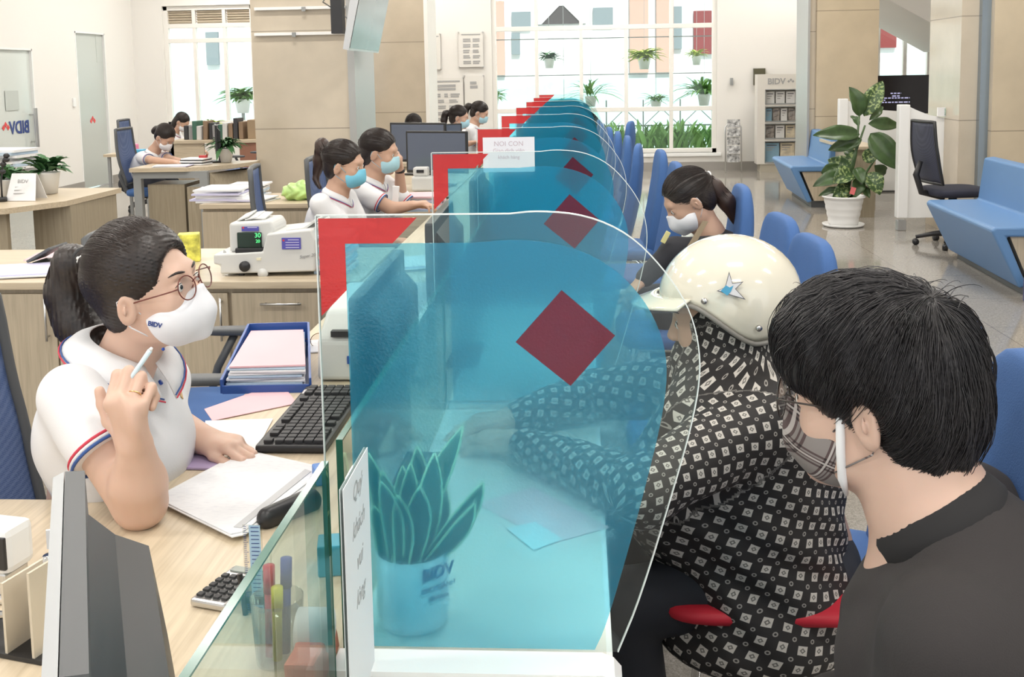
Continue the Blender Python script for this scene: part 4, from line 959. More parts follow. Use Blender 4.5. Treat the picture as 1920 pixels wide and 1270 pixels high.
ru = Vector(onp(478, 1150)); rt_ = at(470, 985, ru.y + .03); t = thing('ruler', 'clear ruler with a blue scale standing upright near the calculator', 'ruler', tuple(ru)); dd = rt_ - ru
MB().prism([ru + Vector((-.013, 0, 0)), ru + Vector((.016, 0, 0)), rt_ + Vector((.016, 0, 0)), rt_ + Vector((-.013, 0, 0))], (0, .002, 0)).build('blade', glass('ruler_plastic', (.9, .9, .88)), t)
MB().prism([ru + Vector((-.003, -.0005, 0)), ru + Vector((.014, -.0005, 0)), rt_ + Vector((.014, -.0005, 0)), rt_ + Vector((-.003, -.0005, 0))], (0, -.0004, 0)).build('scale_print', mat('blue_scale', (.36, .52, .66), .6), t)
mk = MB()
for k in range(44): mk.bc(ru + dd * (k + .5) / 44 + Vector((-.009 if k % 5 else -.008, -.0012, 0)), (.004 if k % 5 else .007, .0004, .0007))
for k in range(22): mk.bc(ru + dd * (k + .5) / 22 + Vector((.006, -.0014, 0)), (.012, .0004, .0009))
mk.build('marks', LOGOBLUE, t)
t = thing('ruler_stand', 'black pen stand holding the upright clear ruler', 'holder', tuple(ru)); o = MB().bc(ru + Vector((0, .012, .012)), (.04, .02, .022), None, .003).build('block', BLACKP, t)
MB().cyl(ru + Vector((-.012, -.006, .001)), ru + Vector((-.02, .0, .06)), .004).build('pen', BLACKP, t)
# coral tape dispenser and a blue folder farther along the glass
td = Vector((XG - .026, 1.30, .7505)); t = thing('tape_dispenser', 'coral and white tape dispenser behind the foreground glass pane', 'dispenser', tuple(td)); CORAL = mat('coral_plastic', (0.80, 0.22, 0.15), .4)
o = MB().prism([td + Vector((-.02, -.06, 0.001)), td + Vector((-.02, .07, 0.001)), td + Vector((-.02, .06, .03)), td + Vector((-.02, .03, .07)), td + Vector((-.02, -.02, .05)), td + Vector((-.02, -.07, .055))], (.04, 0, 0)).build('body', CORAL, t); bv = o.modifiers.new('b', 'BEVEL'); bv.width = .005; bv.segments = 2
MB().cyl(td + Vector((-.022, .015, .055)), td + Vector((.022, .015, .055)), .028, n=24).build('tape_roll', PAPER, t, True)
o = MB().bc((-.395, 1.60, .775), (.055, .05, .05), Rz(.2), .003).build('teal_box', mat('teal_folder', (0.06, 0.35, 0.50), .4)); tag(o, 'small teal box on the counter beyond the pen cup', 'box')
t = thing('stamp', 'red-headed rubber stamp hanging behind the glass near the black stapler', 'stamp', (XG - .05, 1.66, .75)); MB().cyl((XG - .05, 1.66, .751), (XG - .05, 1.66, .80), .008, .006).build('stem', DARK, t, True); MB().ell((XG - .05, 1.66, .815), (.022, .022, .02)).build('head', CORAL, t, True)

# ================================================================ left foreground: monitor, stamps
mp_ = at(120, 885, 1.15); t = thing('monitor', 'computer monitor seen edge-on in the left foreground, silver bezel and black back', 'monitor', (mp_.x, 1.05, .75))
d = Vector((mp_.x, 1.15, 0)).normalized(); ang = math.atan2(d.y, d.x) - .03   # the screen plane runs almost along the line of sight
u = Vector((math.cos(ang), math.sin(ang), 0)); nrm = Vector((u.y, -u.x, 0))   # nrm: towards the back of the monitor (right)
E = Vector((mp_.x, 1.15, 0)); ztop = mp_.z
def mp3(a, b, z): return E + u * (a - .46) + nrm * b + Vector((0, 0, z))
def pris(prof_, a0, a1): return MB().prism([mp3(a0, b, z) for b, z in prof_], u * (a1 - a0))
pris([(-.012, ztop - .005), (0, ztop), (0, ztop - .36), (-.012, ztop - .36)], -.0, .46).build('bezel', mat('silver_bezel', (.52, .54, .56), .3, .4), t)
pris([(0.001, ztop), (.022, ztop - .002), (.030, ztop - .36), (0.001, ztop - .36)], -.0, .46).build('back_cover', DARK, t)
pris([(.022, ztop - .03), (.050, ztop - .06), (.085, ztop - .08), (.10, ztop - .19), (.115, ztop - .33), (.03, ztop - .345)], .03, .40).build('rear_housing', BLACKP, t)
MB().bc(mp3(.22, .055, (ztop - .3 + .76) / 2), (.03, .05, ztop - .3 - .76), Rz(ang), .004).build('stand_neck', BLACKP, t); MB().bc(mp3(.22, .03, .757), (.24, .16, .012), Rz(ang), .005).build('stand_base', BLACKP, t)
MB().bc(mp3(.455, -.008, ztop - .075), (.004, .03, .022), Rz(ang)).build('tape_tab', PAPER, t)
MB().bc(mp3(.23, -.0125, ztop - .18), (.42, .001, .29), Rz(ang)).build('screen', mat('black_screen', (.01, .01, .012), .1), t)
# stamp rack
def onl(px, py, z=.75): return Vector(onp(px, py, z))
t = thing('stamp_rack', 'chrome and clear acrylic stamp rack in the left foreground corner', 'rack', tuple(onl(60, 1180)))
c1 = onl(50, 1200); R = Rz(-.25)
MB().bc(c1 + Vector((0, 0, .004)), (.14, .10, .006), R).build('base', BLACKP, t); AC = mat('beige_acrylic', (.62, .55, .44), .15)
for k, (dx, hh) in enumerate(((.01, .10), (.055, .12))): MB().bc(c1 + R @ Vector((dx, -.005, hh / 2 + .007)), (.004, .085, hh), R).build('side_plate', AC, t)
MB().cyl(c1 + Vector((-.06, 0, .06)), c1 + Vector((.05, .0, .06)), .006).cyl(c1 + Vector((-.06, .03, .02)), c1 + Vector((.05, .03, .02)), .006).build('crossbar', CHROME, t, True)
MB().cyl(c1 + R @ Vector((.035, .02, .03)), c1 + R @ Vector((.035, .02, .12)), .012).build('chrome_stamp', CHROME, t, True)
c2 = onl(10, 1120); t = thing('webcam_box', 'white box with a black window at the left edge of the foreground desk', 'device', tuple(c2)); MB().bc(c2 + Vector((0, 0, .085)), (.07, .06, .07), Rz(-.2), .012).build('case', WHITE, t); MB().bc(c2 + Vector((.002, -.031, .085)), (.05, .006, .05), Rz(-.2), .002).build('window', BLACKP, t); MB().bc(c2 + Vector((0, 0, .026)), (.05, .05, .05), Rz(-.2), .004).build('foot', STEEL, t)
# ================================================================ waiting benches
def bench(loc, rz, lab, L_=1.5):
    t = thing('waiting_bench', lab, 'bench', (0, 0, 0)); prof = [(0, .44), (.02, .465), (.40, .47), (.44, .80), (.52, .81), (.56, .78), (.52, .40), (.10, .40), (.24, .07), (.19, .055)]
    def body_(y0, y1, pr): return MB().prism([(x, y0, z) for x, z in pr], (0, y1 - y0, 0))
    o = body_(0, L_, prof).build('upholstery', BLUEL, t); bv = o.modifiers.new('b', 'BEVEL'); bv.width = .018; bv.segments = 3; bv.limit_method = 'ANGLE'; bv.angle_limit = .4
    for p in o.data.polygons: p.use_smooth = False
    MB().prism([(.13, .03, .398), (.515, .03, .398), (.50, .03, .075), (.265, .03, .075)], (0, L_ - .06, 0)).build('wooden_side', WOODZ, t)
    MB().box((.24, .06, 0.001), (.50, L_ - .06, .075)).build('plinth', DARK, t)
    return place(t, loc, rz)
b_ = bench((2.70, 7.15, 0), -.04, 'large blue waiting bench at the right edge, in front of the marble pillar', 1.55)
bench((2.30, 11.85, 0), -.03, 'smaller light blue waiting bench in front of the brochure stand', 1.4)
o = MB().box((2.86, 6.55, .001), (3.5, 7.02, .16), bev=.01).build('floor_box', mat('dark_violet_box', (.05, .045, .16), .35)); tag(o, 'low dark violet box on the floor at the near end of the large bench', 'box')

# ================================================================ large dieffenbachia in a white pot
VL = mat('variegated_leaf', (.06, .12, .035), .38); n, L, bb = nodes(VL); tc = n.new('ShaderNodeTexCoord'); v = n.new('ShaderNodeTexNoise'); v.inputs['Scale'].default_value = 38; v.inputs['Detail'].default_value = 2; L.new(tc.outputs['Object'], v.inputs['Vector'])
r_ = ramp(n, [(0.50, (.040, .085, .025)), (0.60, (.30, .38, .15))]); L.new(v.outputs[0], r_.inputs[0]); L.new(r_.outputs[0], bb.inputs['Base Color'])
GL = mat('deep_green_leaf', (.050, .095, .030), .35, noise=.3, nscale=12)
def bigleaf(parent, base, tip, w_, m_, nrm=(0, -1, .35), curve=.06):
    base, tip = Vector(base), Vector(tip); d = tip - base; L_ = d.length; u = d.normalized(); nn = Vector(nrm); nn = (nn - u * nn.dot(u)).normalized(); s_ = u.cross(nn); vs = []; N, K = 12, 6
    for i in range(N + 1):
        t_ = i / N; ww = w_ * (math.sin(math.pi * t_ ** .8) ** .75) * .5 if 0 < i < N else .002; c = base + d * t_ + nn * (curve * math.sin(t_ * 3.14))
        for k in range(K + 1):
            q = k / K * 2 - 1; vs.append(c + s_ * ww * q + nn * (abs(q) * ww * .45 + .006 * math.sin(i * 1.3 + k) * abs(q)))
    fs = [(i * (K + 1) + k, i * (K + 1) + k + 1, (i + 1) * (K + 1) + k + 1, (i + 1) * (K + 1) + k) for i in range(N) for k in range(K)]
    o = MB().add(vs, fs).build('leaf', m_, parent, True); solid(o, .0015, 0); return o
pY = 10.25; pp = on(1581, 424, 0.0); pY = pp.y; t = thing('potted_plant', 'tall potted dieffenbachia with big mottled leaves in a white ribbed pot', 'plant', tuple(pp))
RIB = [(.125, .015), (.135, .02)] + [(.135 + .05 * k / 12 + (.003 if k % 3 else -.002), .02 + .255 * k / 12) for k in range(1, 13)] + [(.205, .285), (.205, .30), (.185, .30), (.18, .27)]
MB().lathe(pp, RIB, 36).build('pot', POTW, t, True); MB().lathe(pp, [(.15, .002), (.19, .006), (.20, .028), (.185, .028), (.16, .012)], 36).build('saucer', POTW, t, True); MB().lathe(pp, [(.0001, .272), (.18, .27)], 24, cap=False).build('soil', _M['dark_soil'] if 'dark_soil' in _M else mat('dark_soil', (.06, .045, .035), .9), t, True)
st_ = pp + Vector((0, 0, .27)); top_ = at(1622, 255, pY)
for k, (bx, tx, ty_) in enumerate(((.0, 1622, 235), (-.05, 1600, 300), (.06, 1640, 300), (.02, 1612, 205))): MB().tube([st_ + Vector((bx, 0, 0)), (st_ + at(tx, ty_, pY)) / 2 + Vector((.02 * (k - 1), 0, 0)), at(tx, ty_, pY)], [.018, .014, .009], 8).build('stem', GL, t, True)
for bx, by, tx, ty_, w_, m_, dyy in ((1612, 218, 1592, 163, 34, 0, .0), (1620, 218, 1655, 152, 34, 1, .05), (1612, 252, 1524, 254, 30, 0, -.1), (1616, 262, 1553, 282, 26, 0, .05), (1632, 250, 1684, 318, 44, 0, -.1), (1628, 232, 1685, 236, 24, 0, .1), (1610, 238, 1594, 218, 12, 0, .1), (1630, 225, 1655, 200, 14, 0, .15),
        (1592, 330, 1524, 350, 30, 0, -.05), (1600, 318, 1552, 300, 30, 1, .1), (1598, 322, 1562, 345, 34, 1, -.12), (1618, 300, 1650, 282, 26, 1, -.05), (1625, 325, 1650, 366, 34, 1, -.1), (1612, 335, 1600, 372, 24, 0, -.1), (1588, 345, 1560, 372, 26, 1, -.1), (1580, 355, 1535, 368, 14, 0, .05), (1605, 315, 1618, 345, 22, 0, -.12), (1590, 350, 1575, 376, 20, 1, -.14),
        (1640, 310, 1656, 330, 24, 0, .1), (1575, 310, 1540, 325, 20, 0, .12), (1600, 300, 1585, 275, 18, 1, .12), (1612, 350, 1630, 372, 18, 0, -.1)):
    bigleaf(t, at(bx, by, pY), at(tx, ty_, pY + dyy), w_ * pY / 2000 * 1.05, (GL, VL)[m_], (random.uniform(-.3, .3), -1, random.uniform(.2, .8)), random.uniform(.01, .04))
o = MB().bc(at(1599, 358, pY - .16), (.05, .004, .07), Rz(.2) @ Ry(.3)).build('red_packet', mat('pink_red_paper', (.75, .18, .18), .5), t)

# ================================================================ consulting booths on the right
def booth(Y, lab, wdt=.75):
    x0 = 2.95; t = thing('booth_partition', lab, 'partition', (x0, Y, 0)); MB().box((x0, Y, .12), (x0 + .10, Y + .10, 1.18), bev=.01).build('post', WHITE, t); MB().box((x0 + .01, Y + .01, 0.001), (x0 + .09, Y + .09, .10), bev=.006).build('post_foot', STEEL, t)
    pts = [(x0 + .10, .12), (x0 + .10, 1.16), (x0 + .16, 1.13), (x0 + .28, 1.08), (x0 + .45, 1.045), (x0 + wdt, 1.02), (x0 + wdt, .12)]; MB().prism([(x, Y + .03, z) for x, z in pts], (0, .04, 0)).build('panel', WHITE, t)
    MB().box((x0 + wdt - .06, Y + .02, 0.001), (x0 + wdt, Y + .08, .12)).build('panel_foot', STEEL, t); return t
booth(10.1, 'white booth partition with a square end post, right of the big potted plant'); booth(12.4, 'white booth partition farther back behind the leaves of the potted plant')
t = thing('booth_desk', 'low oak desk front between the two white booth partitions', 'desk', (2.95, 11.2, 0)); MB().box((2.72, 11.0, .70), (3.05, 12.35, .73)).build('desk_top', WOODX, t); MB().box((2.78, 11.05, 0), (3.0, 12.3, .70)).build('pedestal', WOODD, t)
for k in range(3): d = MB().box((2.765, 11.1, .06 + .21 * k), (2.782, 11.6, .25 + .21 * k)).build('drawer', WOODD, t)
NETD = netmat('dark_net_fabric', (.015, .018, .035), (.05, .055, .09)); oc2 = make_office(NETD, BLACKP, arms=False, seatm=mat('dark_seat_fabric', (.02, .022, .04), .8)); q_ = at(1765, 300, 9.2)
place(oc2, (q_.x + .12, 9.25, 0), .15 + math.pi * .0, 'dark mesh office chair behind the white booth partition, right of the plant')
q_ = at(1700, 180, 13.4); t = thing('television', 'large black television screen behind the booths showing small white text', 'television', (q_.x, 13.4, 0))
a, c = at(1640, 214, 13.4), at(1755, 140, 13.4); MB().box((a.x, 13.4, a.z), (c.x, 13.45, c.z), bev=.006).build('housing', BLACKP, t); MB().box((a.x + .015, 13.396, a.z + .015), (c.x - .015, 13.4, c.z - .015)).build('screen', mat('tv_black', (.012, .011, .016), .15), t)
MB().cyl(((a.x + c.x) / 2, 13.46, .02), ((a.x + c.x) / 2, 13.46, a.z + .1), .03).build('stand_pole', STEEL, t); MB().box(((a.x + c.x) / 2 - .3, 13.3, .001), ((a.x + c.x) / 2 + .3, 13.6, .02)).build('stand_base', DARK, t)
TVT = emit('screen_text', (.45, .45, .7), .6)
for k, (px0, px1, py) in enumerate(((1670, 1690, 175), (1673, 1687, 180), (1658, 1706, 184), (1652, 1660, 188), (1652, 1706, 192))):
    p0 = at(px0, py, 13.39); p1 = at(px1, py, 13.39); mb = MB(); x = p0.x
    while x < p1.x: wd = random.uniform(.02, .05); mb.box((x, 13.393, p0.z - .008), (min(x + wd, p1.x), 13.395, p0.z + .006)); x += wd + .012
    mb.build('text_line', TVT, t)
a, c = at(1757, 218, 10.12), at(1798, 201, 10.12); o = MB().box((a.x, 10.10, a.z), (c.x, 10.125, c.z)).build('small_notice', PAPER); tag(o, 'small card with a green picture fixed on top of the right booth partition', 'card'); MB().box((a.x + .06, 10.096, a.z + .01), (c.x - .01, 10.1, c.z - .01)).build('picture', mat('pale_green_print', (.42, .55, .48), .6, noise=.4, nscale=30), o)
a, c = at(1800, 226, 10.3), at(1808, 201, 10.3); tag(MB().box((a.x, 10.1, 1.02), (c.x, 10.16, c.z)).build('black_box', DARK), 'narrow dark device at the far right end of the booth partition', 'device')

# ================================================================ brochure stand
YS = 16.05; x0, x1 = xz(1420, YS), xz(1506, YS); zt = at(1460, 139, YS).z; t = thing('brochure_stand', 'tall off-white brochure stand with bank lettering and four shelves against the back wall', 'stand', ((x0 + x1) / 2, YS, 0)); CREAM = mat('cream_board', (.74, .71, .66), .4)
def zy(py): return at(1460, py, YS).z
sl_ = [(168, 195), (200, 228), (232, 260), (265, 305)]; mb = MB(); mb.box((x0, YS, .12), (x0 + .12, YS + .25, zt)).box((x1 - .10, YS, .12), (x1, YS + .25, zt)).box((x0 + .12, YS + .2, .12), (x1 - .1, YS + .25, zt)); zs = [zt] + [zy(v) for ab in sl_ for v in ab] + [.12]
for a, c in zip(zs[0::2], zs[1::2]): mb.box((x0 + .12, YS, min(a, c)), (x1 - .1, YS + .2, max(a, c)))
mb.build('stand_body', CREAM, t); MB().box((x0 + .05, YS + .02, 0), (x1 + .02, YS + .28, .12)).build('base', mat('beige_base', (.50, .46, .38), .5), t)
text('lettering', 'BIDV', ((x0 + x1) / 2 - .06, YS - .003, zy(153)), (1, 0, 0), (0, 0, 1), .12, GINK, t, bold=.004); m_ = MB(); diamond(m_, ((x0 + x1) / 2 + .15, YS - .003, zy(153)), 1, (1, 0, 0), (0, 0, 1), .05); m_.build('logo', GINK, t)
BRC = [mat('brochure_white', (.72, .72, .72), .5), mat('brochure_blue', (.25, .42, .55), .5), mat('brochure_photo', (.30, .27, .25), .5, noise=.8, nscale=18), mat('brochure_beige', (.62, .55, .42), .5, noise=.3, nscale=10)]
seq = [(0, 0, 0), (1, 2, 0, 2), (2, 0, 3), (1, 3)]
for (ya, yb_), sq_ in zip(sl_, seq):
    W_ = (x1 - x0 - .22) / len(sq_); f = MB(); f.box((x0 + .115, YS - .006, zy(yb_) - .01), (x1 - .095, YS + .0, zy(yb_) + .012)).box((x0 + .115, YS - .006, zy(ya) - .006), (x1 - .095, YS, zy(ya) + .006)).box((x0 + .112, YS - .006, zy(yb_)), (x0 + .122, YS, zy(ya))); f.build('shelf_frame', GREYP, t)
    for k, c_ in enumerate(sq_):
        xa = x0 + .125 + W_ * k; r = thing('brochure', 'printed leaflet standing on a shelf of the tall brochure stand', 'brochure', (xa + W_ / 2, YS + .09, zy(yb_)), 'leaflets on the brochure stand'); MB().box((xa + .01, YS + .085, zy(yb_) + .001), (xa + W_ - .01, YS + .10, zy(ya) - .03)).build('cover', BRC[c_], r)
        for j in range(3): MB().box((xa + .03, YS + .082, zy(ya) - .07 - .035 * j), (xa + W_ * (.8 - .15 * j), YS + .085, zy(ya) - .058 - .035 * j)).build('print_line', GINK if j else INK, r)
t = thing('leaflet_rack', 'low silver wire rack full of grey leaflets left of the brochure stand', 'rack', (xz(1376, 16.1), 16.1, 0)); xa, xb = xz(1361, 16.1), xz(1391, 16.1); zt2 = at(1376, 231, 16.1).z
MB().tube([(xa, 16.1, 0.005), (xa, 16.15, zt2 - .06), (xa + .05, 16.16, zt2), (xb - .05, 16.16, zt2), (xb, 16.15, zt2 - .06), (xb, 16.1, 0.005)], .012, 8).build('frame', STEEL, t, True)
for k in range(5): z = .14 + k * .13; MB().bc(((xa + xb) / 2, 16.12 - .02 * (k % 2), z + .07), (xb - xa - .05, .03, .12), Rx(-.15)).build('leaflets', mat('grey_leaflet', (.42, .42, .42), .5, noise=.8, nscale=22), t)
a, c = at(1414, 160, 16.4), at(1436, 128, 16.4); tag(MB().prism([(a.x, 16.44, a.z), (a.x, 16.44, c.z), (c.x, 16.44, c.z), (c.x, 16.44, c.z - .09), (a.x + .09, 16.44, c.z - .09), (a.x + .09, 16.44, a.z)], (0, .055, 0)).build('wall_panel', mat('dark_bronze', (.09, .085, .05), .4)), 'dark L-shaped panel on the wall above the left corner of the brochure stand', 'panel')
a = at(1372, 153, 16.45); tag(MB().bc((a.x, 16.47, a.z), (.04, .06, .11), None, .005).build('light_switch', GREYP), 'small grey switch on the white wall right of the large window', 'switch')

# ================================================================ posters on the back wall
def poster(px0, py0, px1, py1, lab, rows, head=True):
    a, c = at(px0, py1, 16.46), at(px1, py0, 16.46); t = thing('wall_poster', lab, 'poster', ((a.x + c.x) / 2, 16.47, a.z)); MB().box((a.x, 16.455, a.z), (c.x, 16.47, c.z)).build('acrylic_board', mat('poster_board', (.76, .74, .70), .3), t); w_ = c.x - a.x; h_ = c.z - a.z; pm = MB()
    if head: pm.box((a.x + w_ * .12, 16.451, c.z - h_ * .08), (c.x - w_ * .1, 16.455, c.z - h_ * .05))
    for z_, cols, hh in rows:
        for x_, ww in cols:
            for q in range(2): pm.box((a.x + w_ * x_, 16.451, c.z - h_ * z_ - hh * h_ * (q * .55 + .4)), (a.x + w_ * (x_ + ww * random.uniform(.75, 1)), 16.455, c.z - h_ * z_ - hh * h_ * q * .55))
    pm.build('print', GINK, t)
    for x_ in (a.x, c.x):
        for z_ in (a.z, c.z): MB().cyl((x_, 16.44, z_), (x_, 16.498, z_), .012, n=8).build('standoff', STEEL, t)
poster(800, 64, 825, 130, 'narrow printed board partly hidden at the left of the white wall', [(.2 + .19 * k, ((.35, .4),), .10) for k in range(4)])
poster(861, 60, 905, 126, 'upper printed board with two columns beside the large window', [(.18 + .16 * k, ((.18, .32), (.58, .3)), .10) for k in range(5)])
poster(811, 146, 868, 240, 'large printed notice board below the two small ones', [(.13, ((.08, .85),), .12), (.31, ((.12, .2), (.4, .12), (.6, .3)), .08), (.43, ((.2, .2), (.55, .3)), .07), (.55, ((.2, .25), (.55, .2)), .07), (.68, ((.15, .3), (.6, .2)), .07), (.8, ((.12, .4),), .06)])
poster(872, 142, 906, 212, 'faint pale notice under glass beside the large window', [(.15, ((.3, .4),), .2)], False)

# ================================================================ hanging television on the left
t = thing('television', 'tilted wall television hanging beside the beige pillar, screen reflecting the window', 'television', (-1.95, 9.7, 1.74)); tl = Matrix.Rotation(math.radians(13), 3, 'Y')
def tv(x, y, z): return Vector((-1.95, 9.0 + y, 1.75)) + tl @ Vector((x, 0, z))
MB().prism([tv(0, 0, 0), tv(0, 0, .78), tv(-.05, 0, .78), tv(-.07, 0, .4), tv(-.05, 0, 0)], (0, 1.35, 0)).build('housing', mat('silver_tv_back', (.55, .56, .57), .3, .3), t)
MB().prism([tv(.001, .02, .02), tv(.001, .02, .76), tv(.004, .02, .76), tv(.004, .02, .02)], (0, 1.31, 0)).build('screen', mat('grey_tv_screen', (.16, .17, .17), .15), t)
MB().box((-2.14, 9.2, 1.9), (-2.04, 9.32, 2.7)).box((-2.16, 9.99, 2.0), (-2.10, 10.02, 2.6)).tube([(-2.1, 9.3, 2.3), (-2.12, 10.0, 2.35)], .03).build('bracket', BLACKP, t)
MB().tube([(-2.1, 9.3, 2.35), (-2.3, 9.6, 2.2), (-2.2, 9.95, 2.1), (-2.14, 9.99, 2.05)], .006).build('cable', GREYP, t)

# ================================================================ monitors
def make_monitor():
    t = thing('monitor', None, 'monitor', (0, 0, 0)); MB().box((-.012, -.25, .10), (.012, .25, .41), bev=.006).build('bezel', BLACKP, t); MB().box((-.0135, -.235, .12), (-.012, .235, .395)).build('screen', mat('grey_blue_screen', (.10, .12, .17), .12), t)
    MB().prism([(.012, -.2, .14), (.045, -.2, .18), (.045, -.2, .34), (.012, -.2, .38)], (0, .4, 0)).build('rear_housing', BLACKP, t); MB().bc((.035, 0, .10), (.03, .05, .18), None, .004).build('stand_neck', BLACKP, t); MB().bc((.02, 0, .008), (.17, .22, .012), None, .005).build('stand_base', BLACKP, t); return t
mn = make_monitor(); used = False
def monitor(loc, rz, lab, s=1):
    global used
    o = mn if not used else copy_tree(mn); used = True; o.scale = (s, s, s); return place(o, loc, rz, lab)
for i in range(5):
    monitor((-.385, Y0 + DP * i + (.64 if i == 0 else .45), .7505), .02, 'black monitor on the counter facing the staff, between the %s and %s screens' % (ordn[i], ordn[i + 1]))
q_ = at(820, 330, 7.2); z_ = .75
t = thing('staff_desk', 'oak desk behind the two masked tellers carrying monitors and a counting machine', 'desk', (-1.1, 7.2, 0)); MB().box((-1.75, 7.0, .72), (XS - .01, 8.7, .75), bev=.004).build('worktop', WOODX, t); MB().box((-1.73, 7.03, 0), (XS - .04, 7.06, .72)).build('front_panel', WOODX, t); MB().box((-1.73, 8.6, 0), (XS - .04, 8.64, .72)).build('rear_panel', WOODX, t)
monitor((at(818, 300, 7.35).x, 7.4, .7505), 1.25, 'grey-blue monitor screen right of the teller touching her face', .95)
monitor((at(785, 290, 8.3).x, 8.3, .7505), 1.2, 'grey-blue monitor behind and left of the nearer one', 1.0)
q_ = at(828, 245, 10.4); t = thing('staff_desk', 'oak desk far back under the notice boards with a small monitor', 'desk', (q_.x, 9.7, 0)); MB().box((-1.9, 9.4, .72), (XS - .01, 10.05, .75)).build('worktop', WOODX, t); MB().box((-1.88, 9.43, 0), (XS - .04, 9.46, .72)).build('front_panel', WOODX, t)
monitor((at(826, 240, 9.8).x, 9.8, .7505), 1.9, 'small dark monitor beside the long-haired staff member', .8)
t = thing('counting_machine', 'small off-white counting machine beside the farther masked teller', 'machine', (at(790, 345, 7.1).x, 7.1, .75)); c_ = Vector((at(795, 350, 7.12).x, 7.15, .751)); MB().bc(c_ + Vector((0, 0, .05)), (.16, .12, .10), None, .015).bc(c_ + Vector((-.02, 0, .13)), (.10, .10, .06), None, .012).build('housing', ML, t); MB().bc(c_ + Vector((-.02, -.052, .135)), (.05, .004, .02)).build('display', BLACKP, t); MB().bc(c_ + Vector((.06, -.03, .12)), (.02, .02, .04), None, .004).build('lever', STEEL, t)
sheets('paper_stack', 'pink topped paper pile between the farther teller and the second red corner', 'papers', (at(792, 370, 6.1).x + .02, 6.15, .7505), .2, .25, 8, .1, [LBLUE, LIL, PAPER, PINKP], jit=.01, th=.011, seed=21)
sheets('paper_stack', 'white papers on the counter behind the top edge of the nearest screen', 'papers', (-.62, 4.3, .7505), .28, .24, 5, .3, [PAPER, LIL], jit=.02, th=.004, seed=22)
o = MB().bc(at(742, 366, 5.75), (.035, .02, .10), Ry(.08), .003).build('white_booklet', PAPER); tag(o, 'small white booklet standing in the hand of the farther masked teller', 'booklet')

# ================================================================ far left: curved desk, files, plants
Yd = 9.15; xa, xb = at(242, 322, Yd).x, at(440, 305, Yd).x; t = thing('curved_desk', 'oak desk with a curved right end and grey legs at the far left', 'desk', ((xa + xb) / 2, Yd + .3, 0))
top_pts = [(xa, Yd, .72), (at(345, 322, Yd).x, Yd, .72), (at(385, 318, Yd).x, Yd + .12, .72), (at(420, 312, Yd).x, Yd + .35, .72), (xb, Yd + .62, .72), (xb - .02, Yd + .80, .72), (xa, Yd + .52, .72)]; MB().prism(top_pts, (0, 0, .035)).build('worktop', WOODX, t)
MB().prism([(at(367, 0, Yd).x, Yd + .06, .25), (at(372, 0, Yd).x, Yd + .08, .70), (at(420, 0, Yd).x, Yd + .36, .70), (xb - .03, Yd + .6, .70), (xb - .03, Yd + .6, .14), (at(420, 0, Yd).x, Yd + .36, .20)], (-.02, .03, 0)).build('modesty_panel', WOODD, t)
for x in (xa + .02, at(355, 0, Yd).x): MB().box((x, Yd + .03, 0), (x + .07, Yd + .09, .66)).build('leg', GREYP, t)
MB().box((xa + .02, Yd + .03, .66), (at(370, 0, Yd).x, Yd + .08, .72)).build('apron', GREYP, t); MB().box((xa + .12, Yd + .1, .05), (at(320, 0, Yd).x, Yd + .48, .60)).build('pedestal', WOODD, t)
o = MB().box((at(316, 0, 9).x, 9.2, .05), (at(336, 0, 9).x + .04, 9.6, .58)).build('waste_box', WOODD, t)
def sitpile(name, lab, px, py, Y, w_, d_, n_, m_, th=.012, z=.755, seed=0): c = at(px, py, Y); return sheets(name, lab, 'papers', (c.x, Y, z), w_, d_, n_, random.uniform(-.2, .2), m_, jit=.015, th=th, seed=seed)
sitpile('paper_stack', 'white papers under the arms of the staff member at the curved desk', 325, 318, 9.3, .30, .2, 3, [PAPER, LIL], .004, .757, 31); sitpile('paper_stack', 'small pile of booklets on the curved desk', 368, 308, 9.5, .22, .18, 5, [PAPER, DARK], .012, .757, 32)
c_ = at(389, 307, 9.6); tag(MB().bc((c_.x, 9.5, .80), (.07, .05, .08), None, .006).build('red_box', mat('red_black_box', (.45, .04, .04), .4)), 'little red and black box on the curved desk', 'box')
monitor((at(402, 270, 9.7).x, 9.75, .758), .35, 'dark monitor seen from the side on the curved desk', .85)
def smallplant(px, Y, z, lab, n_=46, L_=.2, w_=.035, r_=.09, ph=.16, mi=2, up=.8, droop=.6):
    c = at(px, 300, Y); c.z = z; t = thing('potted_plant', lab, 'plant', tuple(c)); MB().lathe(c, [(r_ * .7, .001), (r_, ph), (r_ * 1.05, ph + .01), (r_ * .9, ph + .01)], 20).build('pot', POTW, t, True); mb = MB(); bush(mb, c + Vector((0, 0, ph + .03)), r_ * .6, n_, L_, w_, up, droop); mb.build('foliage', leafm[mi], t, True)
smallplant(424, 9.7, .757, 'leafy plant in a pale pot on the curved desk beside the beige pillar', 90, .22, .04, .07, .12, 2, 1.0)
smallplant(88, 7.15, .757, 'trailing green plant in a white pot on the left reception desk', 34, .26, .06, .08, .14, 2, .9, .5)
smallplant(12, 6.9, .757, 'bushy dark plant in a white pot at the left edge', 44, .2, .05, .09, .12, 2, 1.2)
